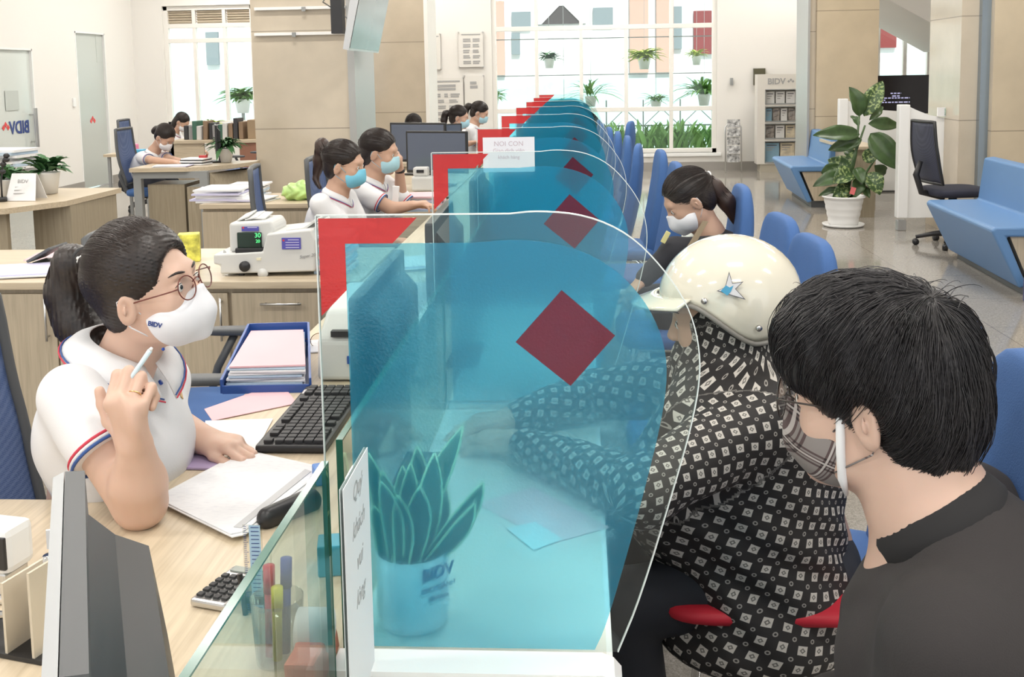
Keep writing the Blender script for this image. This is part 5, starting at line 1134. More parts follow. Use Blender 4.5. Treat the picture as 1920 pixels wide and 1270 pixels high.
# reception desk at the left edge
Yl = 6.7; x1_ = at(130, 385, Yl).x; t = thing('reception_desk', 'oak reception desk with a curved front at the left edge, plants and calendar on it', 'desk', (-3.6, 7, 0))
MB().prism([(-4.8, 6.1, .72), (-3.95, 6.15, .72), (-3.55, 6.32, .72), (x1_ - .02, 6.7, .72), (x1_, 7.5, .72), (-4.8, 7.6, .72)], (0, 0, .035)).build('worktop', WOODX, t)
MB().prism([(-4.8, 6.2, 0), (-3.97, 6.25, 0), (-3.60, 6.42, 0), (-3.60, 6.46, 0), (-4.8, 6.26, 0)], (0, 0, .72)).build('curved_front', WOODD, t); MB().box((-3.60, 6.75, 0), (x1_ - .02, 7.45, .72)).build('side_cabinet', WOODD, t)
c_ = at(60, 370, 6.85); t = thing('desk_calendar', 'white tent-shaped desk calendar between the two plants on the reception desk', 'calendar', (c_.x, 6.8, .757)); MB().prism([(c_.x - .11, 6.72, .758), (c_.x + .10, 6.70, .758), (c_.x + .07, 6.79, .93), (c_.x - .10, 6.80, .93)], (.0, .004, .0)).prism([(c_.x - .11, 6.88, .758), (c_.x + .10, 6.86, .758), (c_.x + .07, 6.80, .93), (c_.x - .10, 6.81, .93)], (.0, .004, .0)).build('pages', PAPER, t)
text('lettering', 'BIDV', (c_.x - .01, 6.765, .88), (1, -.08, 0), (0, .3, 1), .035, GINK, t); o = MB()
for k in range(3): o.box((c_.x - .06, 6.73 + .012 * k, .80 + .02 * k), (c_.x + .05, 6.731 + .012 * k, .806 + .02 * k))
o.build('print_line', GINK, t)
sitpile('file_pile', 'tall pile of papers in trays at the left edge behind the dark plant', 14, 330, 7.4, .35, .3, 15, [PAPER, LBLUE, PAPER, GREYP], .02, .757, 41)
t = thing('orchid', 'thin black ornament with drooping buds at the left edge of the reception desk', 'ornament', (at(8, 300, 6.75).x, 6.75, .757)); a_ = at(4, 372, 6.7); mb = MB(); mb.cyl((a_.x, 6.7, .757), (a_.x, 6.7, .785), .03); mb.tube([(a_.x, 6.7, .76), at(2, 340, 6.7), at(6, 300, 6.7), at(12, 290, 6.7)], .006); mb.build('stem', BLACKP, t, True)
for px, py in ((12, 292), (6, 308), (12, 300), (5, 322)): MB().ell(at(px, py, 6.7), (.022, .016, .016), None, 10, 6).build('bud', BLACKP, t, True)
# desk with files by the left window
Yf = 13.2; xa, xb = at(315, 265, Yf).x, at(395, 265, Yf).x; t = thing('office_desk', 'oak desk by the left window loaded with files', 'desk', ((xa + xb) / 2, Yf, 0)); MB().box((xa, Yf, .72), (at(480, 265, Yf).x, Yf + .75, .755)).build('worktop', WOODX, t); MB().box((xa + .02, Yf + .03, .50), (xb - .1, Yf + .06, .72)).build('apron', WOODX, t); MB().box((at(435, 0, Yf).x, Yf + .03, 0), (at(480, 0, Yf).x, Yf + .7, .72)).build('pedestal', mat('brown_cabinet', (.30, .14, .09), .5), t); MB().box((xa + .02, Yf + .03, 0), (xa + .06, Yf + .7, .72)).build('leg_panel', WOODX, t)
FB = [mat('file_black', (.04, .04, .045), .5), mat('file_white', (.6, .6, .6), .5), mat('file_grey', (.28, .28, .29), .5), mat('file_brown', (.25, .17, .11), .6), mat('file_green', (.05, .14, .10), .5)]
for k in range(12):
    px = 352 + k * 9.5; c = at(px, 250, Yf + .3); hh = random.uniform(.16, .28); r = MB().bc((c.x, Yf + .32 + random.uniform(-.05, .05), .7555 + hh / 2), (.055, .25, hh), Ry(random.uniform(-.03, .03)), .004).build('file_binder', FB[(k * 7) % 5 if k < 11 else 3]); tag(r, 'office file binder standing in the row on the desk by the left window', 'binder', 'file binders by the left window')
smallplant(402, Yf + .6, .7555, 'pale green plant behind the row of binders', 60, .26, .03, .06, .12, 1, 1.2)
tag(MB().box((at(455, 250, Yf).x, Yf + .2, .7555), (at(478, 250, Yf).x, Yf + .6, 1.0), bev=.004).build('carton', mat('brown_carton', (.34, .25, .16), .8)), 'brown carton on the window desk next to the beige pillar', 'box')
c_ = at(255, 258, 11.6); t = thing('side_table', 'small table with pink and blue things against the white wall', 'table', (c_.x, 11.6, 0)); MB().box((c_.x - .25, 11.3, .70), (c_.x + .25, 11.9, .73)).build('table_top', WOODX, t)
for sx in (-.22, .20):
    for sy in (11.33, 11.85): MB().box((c_.x + sx, sy, 0), (c_.x + sx + .03, sy + .03, .70)).build('leg', GREYP, t)
tag(MB().bc((c_.x - .02, 11.5, .78), (.14, .12, .10), None, .02).build('pink_bag', mat('pink_bag', (.70, .22, .38), .5)), 'small pink bag on the side table against the white wall', 'bag'); tag(MB().bc((c_.x + .12, 11.4, .755), (.12, .12, .04), None, .01).build('blue_pouch', mat('cyan_pouch', (.08, .38, .60), .5)), 'light blue pouch beside the pink bag', 'pouch')
a = at(138, 192, 15.0); tag(MB().bc((XL + .01, a.y * XL / a.x, at(138, 192, a.y * XL / a.x).z), (.02, .08, .12), None, .004).build('light_switch', WHITE), 'white switch plate on the left wall before the frosted door', 'switch')
# ================================================================ people
SKIN = mat('skin_light', (0.67, 0.445, 0.345), 0.45, Subsurface_Weight=0.12, Subsurface_Scale=0.01); _M['skin_light'].node_tree.nodes['Principled BSDF'].inputs['Subsurface Radius'].default_value = (1, .35, .2)
SKIN2 = mat('skin_warm', (0.58, 0.36, 0.26), 0.5)
HAIR = mat('black_brown_hair', (0.022, 0.015, 0.013), 0.38, noise=.4, nscale=120)
HAIRS = mat('hair_strands', (0.030, 0.020, 0.017), 0.36, noise=.5, nscale=300)
HAIRM = mat('soft_black_hair', (0.014, 0.013, 0.015), 0.42); HAIRMS = mat('soft_black_strands', (0.022, 0.020, 0.022), 0.4, noise=.6, nscale=300)
POLO = mat('white_polo_fabric', (0.80, 0.80, 0.82), 0.8, bump=.12, bscale=600)
MASKW = mat('white_cloth_mask', (0.84, 0.84, 0.88), 0.75); MASKB = mat('blue_surgical_mask', (0.20, 0.58, 0.78), 0.7); MASKP = mat('pale_blue_surgical_mask', (0.42, 0.68, 0.78), 0.7)
REDT = mat('red_trim', (0.62, 0.05, 0.09), .7); NAVT = mat('navy_trim', (0.04, 0.10, 0.32), .7); TROUS = mat('dark_trousers', (0.02, 0.022, 0.03), .8)
LIPS = mat('lips', (0.5, 0.2, 0.18), .5); EYEW = mat('eye_white', (.8, .78, .75), .2); IRIS = mat('dark_iris', (.02, .012, .01), .1)
def headT(c, yaw, pitch=0, roll=0, s=1.0):
    return Matrix.Translation(c) @ Matrix.Rotation(math.radians(yaw), 4, 'Z') @ Matrix.Rotation(math.radians(-pitch), 4, 'Y') @ Matrix.Rotation(math.radians(roll), 4, 'X') @ Matrix.Scale(s, 4)
def add_head(s, T, neck, nr=.052, nr2=.058):
    s.set(T)
    s.ell((-.012, 0, .038), (.094, .075, .084), k=.02); s.ell((.026, 0, -.020), (.064, .062, .084), k=.03); s.ell((.034, 0, -.066), (.047, .048, .040), k=.03)
    s.ell((.068, 0, -.094), (.020, .020, .016), k=.02)
    for y in (-1, 1):
        s.ell((.056, y * .036, -.026), (.026, .024, .026), k=.02); s.ell((.010, y * .050, -.060), (.03, .014, .026), k=.02)
    s.cap((.078, -.028, .026), (.078, .028, .026), .012, k=.02)
    s.cap((.086, 0, .012), (.103, 0, -.024), .0065, .0095, k=.014); s.ell((.098, .0095, -.029), (.009, .0065, .006), k=.006); s.ell((.098, -.0095, -.029), (.009, .0065, .006), k=.006)
    for y in (-1, 1):
        s.ell((.096, y * .031, .006), (.016, .017, .009), k=.012, op=-1); s.ell((.0765, y * .031, .004), (.0135, .0145, .0115), k=.004)
    s.ell((.090, 0, -.054), (.010, .024, .006), k=.006); s.ell((.088, 0, -.063), (.010, .020, .007), k=.006)
    for y in (-1, 1):
        s.ell((-.006, y * .079, -.006), (.018, .007, .031), (y * -4, 14, y * -22), k=.008)
        s.ell((-.004, y * .087, -.004), (.011, .0065, .019), (0, 14, y * -22), k=.004, op=-1); s.ell((-.005, y * .086, -.005), (.0035, .004, .011), (0, 14, y * -22), k=.003)
    a = T @ Vector((-.022, 0, -.035)); s.set(Matrix.Identity(4)); s.cap(a, neck, nr, nr2, k=.03)
def face_bits(T, root, brows=True, eyes=(-1, 1)):
    R = T.to_quaternion().to_matrix(); sc_ = T.to_scale().x
    for y in eyes:
        o = MB().ell(T @ Vector((.0803, y * .031, .0035)), .0105 * sc_).build('eye', EYEW, root, True)
        MB().ell(T @ Vector((.0884, y * .0315, .003)), (.003 * sc_, .005 * sc_, .005 * sc_), R).build('iris', IRIS, o, True)
        l = MB(); l.tube([T @ Vector((.0885 - abs(u) * .004, y * .031 + u * .013, .0095 - abs(u) ** 2 * .003)) for u in (-1, -.5, 0, .5, 1)], [.0004, .0011, .0013, .0012, .0005], 5); l.build('eyelashes', HAIR, root, True)
        if brows:
            b = MB(); b.tube([T @ Vector((.0945 - (k / 5) ** 2 * .015, y * (.014 + .033 * k / 5), .026 + .005 * math.sin(k / 5 * 2.4))) for k in range(6)], [.0014, .0024, .0026, .0024, .0018, .0006], 6); b.build('eyebrow', HAIR, root, True)
def add_hand(s, w, f, n, t, curls=((20, 30, 20),) * 4, thumb=(.5, .6, .5), sc=1.0, spread=.0, k=.006):
    """w wrist, f along the hand, n palm side, t thumb side"""
    w = Vector(w); f = Vector(f).normalized(); n = Vector(n); n = (n - f * n.dot(f)).normalized(); t0 = Vector(t); t = (t0 - f * t0.dot(f) - n * t0.dot(n)).normalized(); s.set(Matrix.Identity(4))
    R = Matrix((f, t, n)).transposed()
    def P(a, b, c): return w + (f * a + t * b + n * c) * sc
    e = [math.degrees(v) for v in R.to_euler()]
    s.ell(P(.045, 0, 0), (.050 * sc, .040 * sc, .0165 * sc), tuple(e), k=.02); s.cap(P(.012, .010, 0), P(.078, .022, 0), .015 * sc, .012 * sc, .015); s.cap(P(.012, -.010, 0), P(.072, -.026, 0), .014 * sc, .011 * sc, .015)
    base = ((.086, .029), (.090, .010), (.086, -.010), (.076, -.028)); ln = ((.040, .025, .020), (.044, .028, .021), (.040, .026, .020), (.032, .020, .018)); rr = (.0092, .0094, .0090, .0080)
    tips = []
    for i in range(4):
        p = P(base[i][0] - .012, base[i][1], 0); a = 0; sp = (1.5 - i) * spread; r = rr[i] * sc
        q0 = p
        for j in range(3):
            a += math.radians(curls[i][j]); d = (f * math.cos(a) + n * math.sin(a) + t * sp * math.cos(a)).normalized(); q = q0 + d * (ln[i][j] + (.012 if j == 0 else 0)) * sc
            s.cap(q0, q, r, r * .93, k if j else .008); q0 = q; r *= .93
        tips.append((q0, d, n))
    b = P(.018, .028, .006); a1 = (f * thumb[0] + t * (1 - thumb[0]) + n * thumb[1]).normalized(); q1 = b + a1 * .036 * sc; a2 = (f * .8 + t * (.2 - thumb[2] * .5) + n * thumb[1] * .7).normalized(); q2 = q1 + a2 * .030 * sc; a3 = (f * .8 - t * thumb[2] * .6 + n * thumb[1] * .5).normalized(); q3 = q2 + a3 * .022 * sc
    s.cap(P(.015, .015, .004), q1, .016 * sc, .0115 * sc, .015); s.cap(q1, q2, .0108 * sc, .0098 * sc, .006); s.cap(q2, q3, .0100 * sc, .0086 * sc, .006)
    return tips, (q3, a3)
def collar(nb, yaw, tilt, r1, r2, h, root, m=POLO, stripes=True, point=.05, name='collar'):
    """turned-down polo collar: nb neck base centre, opening towards yaw"""
    nb = Vector(nb); R = Rz(math.radians(yaw)) @ Ry(math.radians(tilt)); g = MB(); N = 33; top = []; out = []
    for i in range(N):
        u = -1 + 2 * i / (N - 1); a = math.pi * (1 - .93 * (1 - abs(u)) - .07) if False else u * (math.pi - .22)
        a = math.pi + a                         # a=pi at the nape, ends at the front
        fr = abs(u) ** 3
        top.append(nb + R @ Vector((r1 * math.cos(a) * 1.02, r1 * math.sin(a), h - .035 * fr)))
        out.append(nb + R @ Vector(((r2 + .018 * fr) * math.cos(a), (r2 + .006 * fr) * math.sin(a) + .012 * u * fr, h - .038 - point * fr)))
    mid = [(a + b) / 2 + (b - a).cross(Vector((0, 0, 0))) + (((a + b) / 2 - nb).normalized() * .006) for a, b in zip(top, out)]
    vs = top + mid + out; fs = []
    for r_ in range(2):
        for i in range(N - 1): fs.append((r_ * N + i, r_ * N + i + 1, (r_ + 1) * N + i + 1, (r_ + 1) * N + i))
    g.add(vs, fs); o = g.build(name, m, root, True); solid(o, .003, 0)
    if stripes:
        for f_, mm in ((.97, None), (.86, REDT), (.70, NAVT)):
            if mm is None: continue
            c_ = [b * f_ + a * (1 - f_) + (b - nb).normalized() * .0042 for a, b in zip(mid, out)]
            MB().tube(c_, .0016, 6).build('collar_stripe', mm, o, True)
    return o
def mask_build(T, m, root, style='cloth', logo=None, vx=.003, loops=True):
    s = SDF(T)
    if style == 'cloth':
        s.ell((.034, 0, -.054), (.072, .0735, .060), k=.01); s.cap((.100, 0, -.010), (.100, 0, -.055), .012, .011, k=.03); s.cap((.100, 0, -.055), (.080, 0, -.100), .011, .010, k=.03)
        s.half((.112, 0, -.004), (-.30, 0, 1), .006); s.half((.004, 0, 0), (-1, 0, -.25), .004); s.half((.06, 0, -.118), (.1, 0, -1), .008)
    elif style == 'surgical':
        s.ell((.040, 0, -.048), (.069, .066, .062), k=.01); s.cap((.100, 0, -.010), (.102, 0, -.060), .010, .010, k=.03)
        s.half((.112, 0, -.002), (-.22, 0, 1), .004); s.half((.030, 0, 0), (-1, 0, 0), .004); s.half((.06, 0, -.108), (.2, 0, -1), .006)
    o = s.build('face_mask', m, root, vx)
    if loops:
        for y in (-1, 1):
            x0 = .006 if style == 'cloth' else .032
            MB().tube([T @ Vector((x0 + .004, y * .066, -.022)), T @ Vector((-.002, y * .080, .020)), T @ Vector((-.018, y * .082, .014)), T @ Vector((-.024, y * .080, -.01)), T @ Vector((-.012, y * .078, -.04)), T @ Vector((x0 + .006, y * .060, -.075))], .0013, 5).build('ear_loop', m, o, True)
    return o
def cap_hair(s, T, side=.081, cut=.115, front=.0):
    s.set(T); s.ell((-.016, 0, .044), (.102, side, .090), k=.02); s.ell((-.050, 0, -.020), (.058, .066, .062), k=.03)
    s.ell((.125 + front, 0, -.030), (.088, .090, cut), k=.010, op=-1)
    for y in (-1, 1): s.ell((.008, y * .09, -.022), (.026, .030, .040), k=.006, op=-1)
def scalp_strands(T, tie, n, seed=1, rad=(-.016, 0, .044, .1035, .0825, .0915), cutx=.052):
    rn = np.random.RandomState(seed); L_ = []; c = np.array(rad[:3]); R_ = np.array(rad[3:]); tv = (np.array(tie) - c) / R_; tv /= np.linalg.norm(tv)
    A = np.array(T)
    while len(L_) < n:
        v = rn.normal(size=3); v /= np.linalg.norm(v); p = c + v * R_
        if ((p[0] - .125) / .088) ** 2 + ((p[2] + .03) / .115) ** 2 + (p[1] / .09) ** 2 < 1.05 or p[2] < -.02 and p[0] > -.03: continue
        if v.dot(tv) > .97 or (p[0] > -.02 and p[2] < .012): continue
        w_ = math.acos(np.clip(v.dot(tv), -1, 1)); t = np.linspace(0, min(1, .25 + .4 * rn.rand() + .3), 9)[:, None]; u = (np.sin((1 - t) * w_) * v + np.sin(t * w_) * tv) / math.sin(w_)
        off = 1.0 + .008 * rn.rand() + .012 * np.sin(t * 3.14) * rn.rand()
        q = c + u * R_ * off; L_.append(q @ A[:3, :3].T + A[:3, 3])
    return L_
def tail_strands(ctrl, rads, n, seed=2, flare=1.0):
    """hair bundle along control points with radii"""
    rn = np.random.RandomState(seed); Cc = np.array([tuple(c) for c in ctrl]); N = 16; tt = np.linspace(0, len(Cc) - 1, N); i0 = np.minimum(tt.astype(int), len(Cc) - 2); f = (tt - i0)[:, None]; L_ = []
    # catmull-rom centre line
    P = np.vstack([2 * Cc[0] - Cc[1], Cc, 2 * Cc[-1] - Cc[-2]])
    def cr(i, f): p0, p1, p2, p3 = P[i], P[i + 1], P[i + 2], P[i + 3]; return .5 * (2 * p1 + (p2 - p0) * f + (2 * p0 - 5 * p1 + 4 * p2 - p3) * f ** 2 + (3 * p1 - p0 - 3 * p2 + p3) * f ** 3)
    M_ = cr(i0, f); rr = np.interp(tt, range(len(rads)), rads)[:, None]
    d = np.gradient(M_, axis=0); d /= np.linalg.norm(d, axis=1)[:, None]; a = np.cross(d, [0.1, 1, .2]); a /= np.linalg.norm(a, axis=1)[:, None]; b = np.cross(d, a)
    for _ in range(n):
        th = rn.rand() * 6.283; r = math.sqrt(rn.rand()) ** .6; ph = rn.rand() * 6; e = rn.uniform(.75, 1) if rn.rand() < .4 else 1
        k = max(5, int(N * e)); L_.append((M_ + (a * math.cos(th) + b * math.sin(th)) * rr * r * (1.02 + .05 * np.sin(tt * 2 + ph))[:, None])[:k])
    return L_
def sleeve_hem(c, d, r, root, trims=True):
    """stripes round the end of a short sleeve"""
    c = Vector(c); d = Vector(d).normalized(); a = d.orthogonal().normalized(); b = d.cross(a)
    ring = lambda off, rr: [c + d * off + (a * math.cos(t) + b * math.sin(t)) * rr for t in [2 * math.pi * k / 32 for k in range(32)]]
    o = MB().tube(ring(-.004, r), .0035, 6, closed=True).build('sleeve_hem', POLO, root, True)
    if trims:
        MB().tube(ring(-.010, r + .001), .0028, 6, closed=True).build('red_stripe', REDT, o, True); MB().tube(ring(.002, r + .001), .003, 6, closed=True).build('navy_stripe', NAVT, o, True)
def wr(A, *fr):
    ph = [(random.uniform(0, 6), np.array([random.uniform(-1, 1) for _ in range(3)]) * f) for f in fr]
    return lambda P: A * sum(np.sin(P @ v + p + 1.5 * np.sin(P @ v[[1, 2, 0]] * .6)) for p, v in ph) / len(ph)

# ---------------------------------------------------------------- the front teller
EAR = at(238, 583, 1.875); YW, PT, RL, HS = -12, 14, 9, .99
_t0 = headT((0, 0, 0), YW, PT, RL, HS); Hc = EAR - (_t0 @ Vector((-.005, -.080, -.006))); T = headT(Hc, YW, PT, RL, HS)
ty = math.radians(-12); fwd = Vector((math.cos(ty), math.sin(ty), 0)); lf = Vector((-math.sin(ty), math.cos(ty), 0))
RS = at(138, 742, 1.85); LS = at(300, 712, 2.13); SHC = (RS + LS) / 2 + Vector((.0, 0, .005)); NB = SHC + Vector((.025, -.015, .045))
RE = Vector(onp(262, 942, .792)); RW = at(254, 838, 1.715)
LE = Vector((-.945, 2.20, .800)); LW = Vector(onp(383, 826, .782))
body = SDF(); add_head(body, T, NB + Vector((-.01, 0, -.01)), .053, .060)
body.ell(SHC + Vector((-.03, 0, -.10)), (.085, .14, .13), (0, 0, -20), k=.03); body.cap(SHC + Vector((-.03, 0, -.1)), (-.99, 2.03, .58), .10, .11, k=.04)
for a_, b_, c_ in ((RS, RE, RW), (LS, LE, LW)):
    body.cap(a_, b_, .054, .047, k=.02); body.cap(b_, b_.lerp(c_, .35), .045, .047, k=.012); body.cap(b_.lerp(c_, .35), c_, .047, .030, k=.015)
body.cap(RE + Vector((.0, .01, -.0)), RE + Vector((0, 0, -.004)), .036, .036, .01)
# raised right hand, fingers folded over the pen, back of the hand towards the camera
tipR, thR = add_hand(body, RW, (-.10, -.18, 1), (.15, 1, .25), (-1, -.1, 0), ((48, 112, 62), (52, 115, 60), (56, 115, 60), (60, 112, 60)), thumb=(.35, .45, -.3), sc=1.06)
# resting left hand
tipL, thL = add_hand(body, LW, (1, -.28, -.02), (.1, -.1, -1), (-.25, -1, -.1), ((28, 48, 38), (22, 45, 38), (22, 48, 38), (28, 48, 38)), thumb=(.78, .35, .2), sc=.92, spread=.05)
teller = body.build('person', SKIN, None, .0032, relax=1)
tag(teller, 'woman teller in the foreground left, white polo, white mask, round glasses, pen in fist', 'person')
face_bits(T, teller)
hr = SDF(); cap_hair(hr, T, side=.083); hr.ell((-.012, 0, .065), (.098, .080, .086), k=.02); hr.ell((.118, 0, -.030), (.084, .088, .118), k=.010, op=-1); tie = at(158, 484, 2.02)
ti = T.inverted() @ tie
hr.set(Matrix.Identity(4)); c0 = T @ Vector((-.085, 0, .045)); hr.cap(c0, tie, .045, .017, k=.035)
hr.build('hair', HAIR, teller, .0035, wrinkle=lambda P: .0012 * np.sin(P[:, 2] * 900 + P[:, 0] * 260 + 2 * np.sin(P[:, 1] * 120)))
strands(scalp_strands(T, tuple(ti), 2600, 4, rad=(-.015, 0, .054, .1035, .0850, .0990)), .00055, 'hair_strands', HAIRS, teller)
pc_ = [tie, at(138, 494, 2.03), at(128, 548, 2.04), at(145, 605, 2.03), at(180, 650, 2.02), at(215, 688, 2.0)]
pt = SDF()
for i, (a_, b_) in enumerate(zip(pc_, pc_[1:])): r_ = [.016, .034, .040, .040, .034, .010]; pt.cap(a_, b_, r_[i], r_[i + 1], k=.03)
pto = pt.build('ponytail', HAIR, teller, .004, wrinkle=lambda P: .0015 * np.sin(P[:, 0] * 700 + P[:, 1] * 300))
strands(tail_strands(pc_, [.017, .036, .043, .043, .036, .006], 900, 5), .0007, 'ponytail_strands', HAIRS, pto)
MB().tube([tie + Vector((.012 * math.cos(a), 0, .0)) + Vector((0, .019 * math.cos(a), .019 * math.sin(a))) for a in [k * .5236 for k in range(12)]], .005, 8, closed=True).build('hair_tie', BLACKP, teller, True)
for c_, sz in ((tie + Vector((.004, -.024, .0)), .007), (T @ Vector((-.060, -.030, .118)), .0085)):
    cl = MB()
    for k in range(5): a = k * 1.2566; cl.ell(c_ + Vector((math.cos(a) * sz * .8, 0, math.sin(a) * sz * .8)), (sz * .6, sz * .35, sz * .6), None, 10, 6)
    cl.ell(c_, sz * .5, None, 10, 6); cl.build('pearl_hair_clip', mat('pearl', (.85, .83, .82), .2), teller, True)
mo = mask_build(T, MASKW, teller, 'cloth')
def surf(o, px, py):
    hit, loc, nn, ix = o.ray_cast(CAM - wloc(o), ray(px, py).normalized()); return (loc + wloc(o), nn) if hit else (None, None)
q0, n0 = surf(mo, 291, 609); q1, n1 = surf(mo, 306, 612)
if q0 and q1: u = (q1 - q0).normalized(); text('mask_lettering', 'BIDV', q0 + n0 * .0012, u, n0.cross(u), .0125, LOGOBLUE, mo, bold=.0003, ext=.0008)
GT = T @ Matrix.Translation((.102, 0, .000))
eyeglasses(None, GT, 1.02, parent=teller, rim=mat('tortoise_rim', (0.16, 0.04, 0.03), .25), R0=.0235, tl=.122, rr=.0013)
# polo shirt
sh = SDF(); rt_ = (0, 0, -20)
sh.ell(SHC + Vector((-.030, .0, -.085)), (.108, .158, .13), (0, 10, -20), k=.03); sh.ell(SHC + fwd * .035 + Vector((-.02, 0, -.14)), (.080, .13, .085), (0, 0, -12), k=.05)
sh.cap(SHC - lf * .1 + Vector((-.02, 0, -.03)), SHC + lf * .1 + Vector((-.02, 0, -.03)), .062, k=.04); sh.cap(NB + Vector((-.02, 0, -.02)), SHC + Vector((-.03, 0, -.04)), .062, .09, k=.03)
sh.ell((-.915, 2.015, .77), (.112, .155, .17), (0, 14, -12), k=.05); sh.ell((-.985, 2.03, .58), (.14, .17, .13), (0, 0, -10), k=.06)
hm = []
for a_, b_ in ((RS, RE), (LS, LE)):
    d = (b_ - a_).normalized(); e = a_ + d * (.130 if a_ is RS else .12); hm.append((e, d)); sh.cap(a_ + Vector((0, 0, -.004)), e + d * .03, .064, .066, k=.03)
for e, d in hm:
    eu = tuple(math.degrees(v) for v in Matrix((d, d.orthogonal().normalized(), d.cross(d.orthogonal().normalized()))).transposed().to_euler()); sh.bx(e + d * .042, (.040, .075, .075), eu, k=.002, op=-1)
sh.cap(NB + Vector((.028, -.012, .0)), NB + Vector((.03, -.015, .09)), .040, .06, k=.012, op=-1)
shirt = sh.build('polo_shirt', POLO, teller, .0042, wrinkle=wr(.0028, 38, 55, 75, 24), relax=2)
for e, d in hm: sleeve_hem(e, d, .0675, shirt)
collar(NB + Vector((-.006, -.004, .012)), -22, 14, .066, .116, .048, shirt)
pl = MB()
for k in range(9):
    f_ = k / 8; c_ = NB + fwd * (.075 + .062 * math.sin(f_ * 1.5)) + Vector((-.012, 0, -.05 - .12 * f_)) - lf * .008
    pl.bc(c_, (.004, .030, .017), Rz(ty))
bt = NB + fwd * .130 - lf * .01 + Vector((-.01, 0, -.10))
def on_shirt(px, py, Yg, off=.001):
    """first point of the shirt along a line of sight"""
    r = ray(px, py).normalized(); o_ = shirt; M4 = Matrix.Translation(wloc(o_)); inv = M4.inverted(); hit, loc, nn, idx = o_.ray_cast(inv @ CAM, r)
    if not hit: return at(px, py, Yg), Vector((.3, -.9, .2))
    return M4 @ loc + nn * off, nn
def deco(px, py, w_, h_, m, name, rot=0, th=.0015, off=.0012):
    p, nn = on_shirt(px, py, 1.9, off); u = Vector((0, 0, 1)).cross(nn).normalized(); v = nn.cross(u); R = Matrix((u, v, nn)).transposed() @ Rz(rot); return MB().bc(p, (w_, h_, th), R, .0004).build(name, m, shirt), p, u, v, nn
for (px, py) in ((300, 718), (306, 655)):
    p, nn = on_shirt(px, py, 1.9); MB().cyl(p - nn * .001, p + nn * .0025, .0052 if py > 700 else .003, n=16).build('button', mat('blue_button', (.02, .08, .45), .3), shirt, True)
deco(338, 737, .030, .010, mat('gold_badge', (.65, .45, .18), .3, .7), 'name_badge', .55, .002)
o, p, u, v, nn = deco(318, 704, .001, .001, POLO, 'logo_patch')
lg = MB(); lg.tube([p + u * (.017 * math.cos(a)) + v * (.012 + .017 * math.sin(a)) + nn * .001 for a in [math.pi * (1.15 + .7 * k / 8) for k in range(9)]], .0009, 5); lg.build('smile_arc', NAVT, shirt, True)
for k, (cc_, ch) in enumerate(zip(((.05, .25, .5), (.6, .1, .2), (.8, .6, .05), (.05, .25, .5), (.05, .45, .3)), 'Smile')):
    text('logo_letter', ch, p + u * (-.014 + .007 * k) + v * .012 + nn * .0012, u, v, .011, mat('logo_col%d' % k, cc_, .6), shirt, ext=.001)
ls = SDF(); ls.ell((-.99, 2.02, .56), (.13, .17, .10), k=.04)
for y, kz in ((1.94, -.60), (2.12, -.62)): ls.cap((-.98, y, .555), (kz, y, .545), .082, .062, k=.03).cap((kz, y, .545), (kz - .03, y, .10), .058, .042, k=.02).cap((kz - .03, y, .06), (kz + .10, y, .045), .04, .032, k=.02)
ls.build('trousers', TROUS, teller, .009)
MB().tube([tipR[2][0] * 0 + RW] * 0 or [RW, RW + Vector((0, 0, .001))], .0001, 3) if False else None
# ring on the raised hand and on the resting hand
def ring_at(w, f, n, t, sc, idx, name='ring'):
    w = Vector(w); f = Vector(f).normalized(); n = Vector(n); n = (n - f * n.dot(f)).normalized(); t0 = Vector(t); t = (t0 - f * t0.dot(f) - n * t0.dot(n)).normalized()
    return w, f, n, t
w_, f_, n_, t_ = ring_at(RW, (-.10, -.18, 1), (.15, 1, .25), (-1, -.1, 0), 1.05, 2); a = math.radians(56); d = f_ * math.cos(a) + n_ * math.sin(a); c_ = w_ + (f_ * .074 + t_ * -.010) * 1.05 + d * .022
MB().tube([c_ + (t_ * math.cos(q_) + (n_ * math.cos(a) - f_ * math.sin(a)) * math.sin(q_)) * .0104 for q_ in [k * .3927 for k in range(16)]], .0011, 6, closed=True).build('ring', mat('gold', (.8, .55, .25), .2, 1.0), teller, True)
# the pen held in the fist
pa, pb_ = at(285, 652, 1.742), at(200, 776, 1.722)
t = thing('ballpoint_pen', 'pale blue-white ballpoint pen held upright in the fist of the front teller', 'pen', tuple(pb_)); dd = pa - pb_
PENM = mat('pale_pen', (.62, .74, .80), .2); MB().cyl(pb_ + dd * .06, pa - dd * .04, .0042, n=12).build('barrel', PENM, t, True); MB().cyl(pa - dd * .04, pa, .0038, .0022, 12).build('end_cap', WHITE, t, True); MB().cyl(pb_, pb_ + dd * .06, .0012, .0040, 12).build('tip', WHITE, t, True)
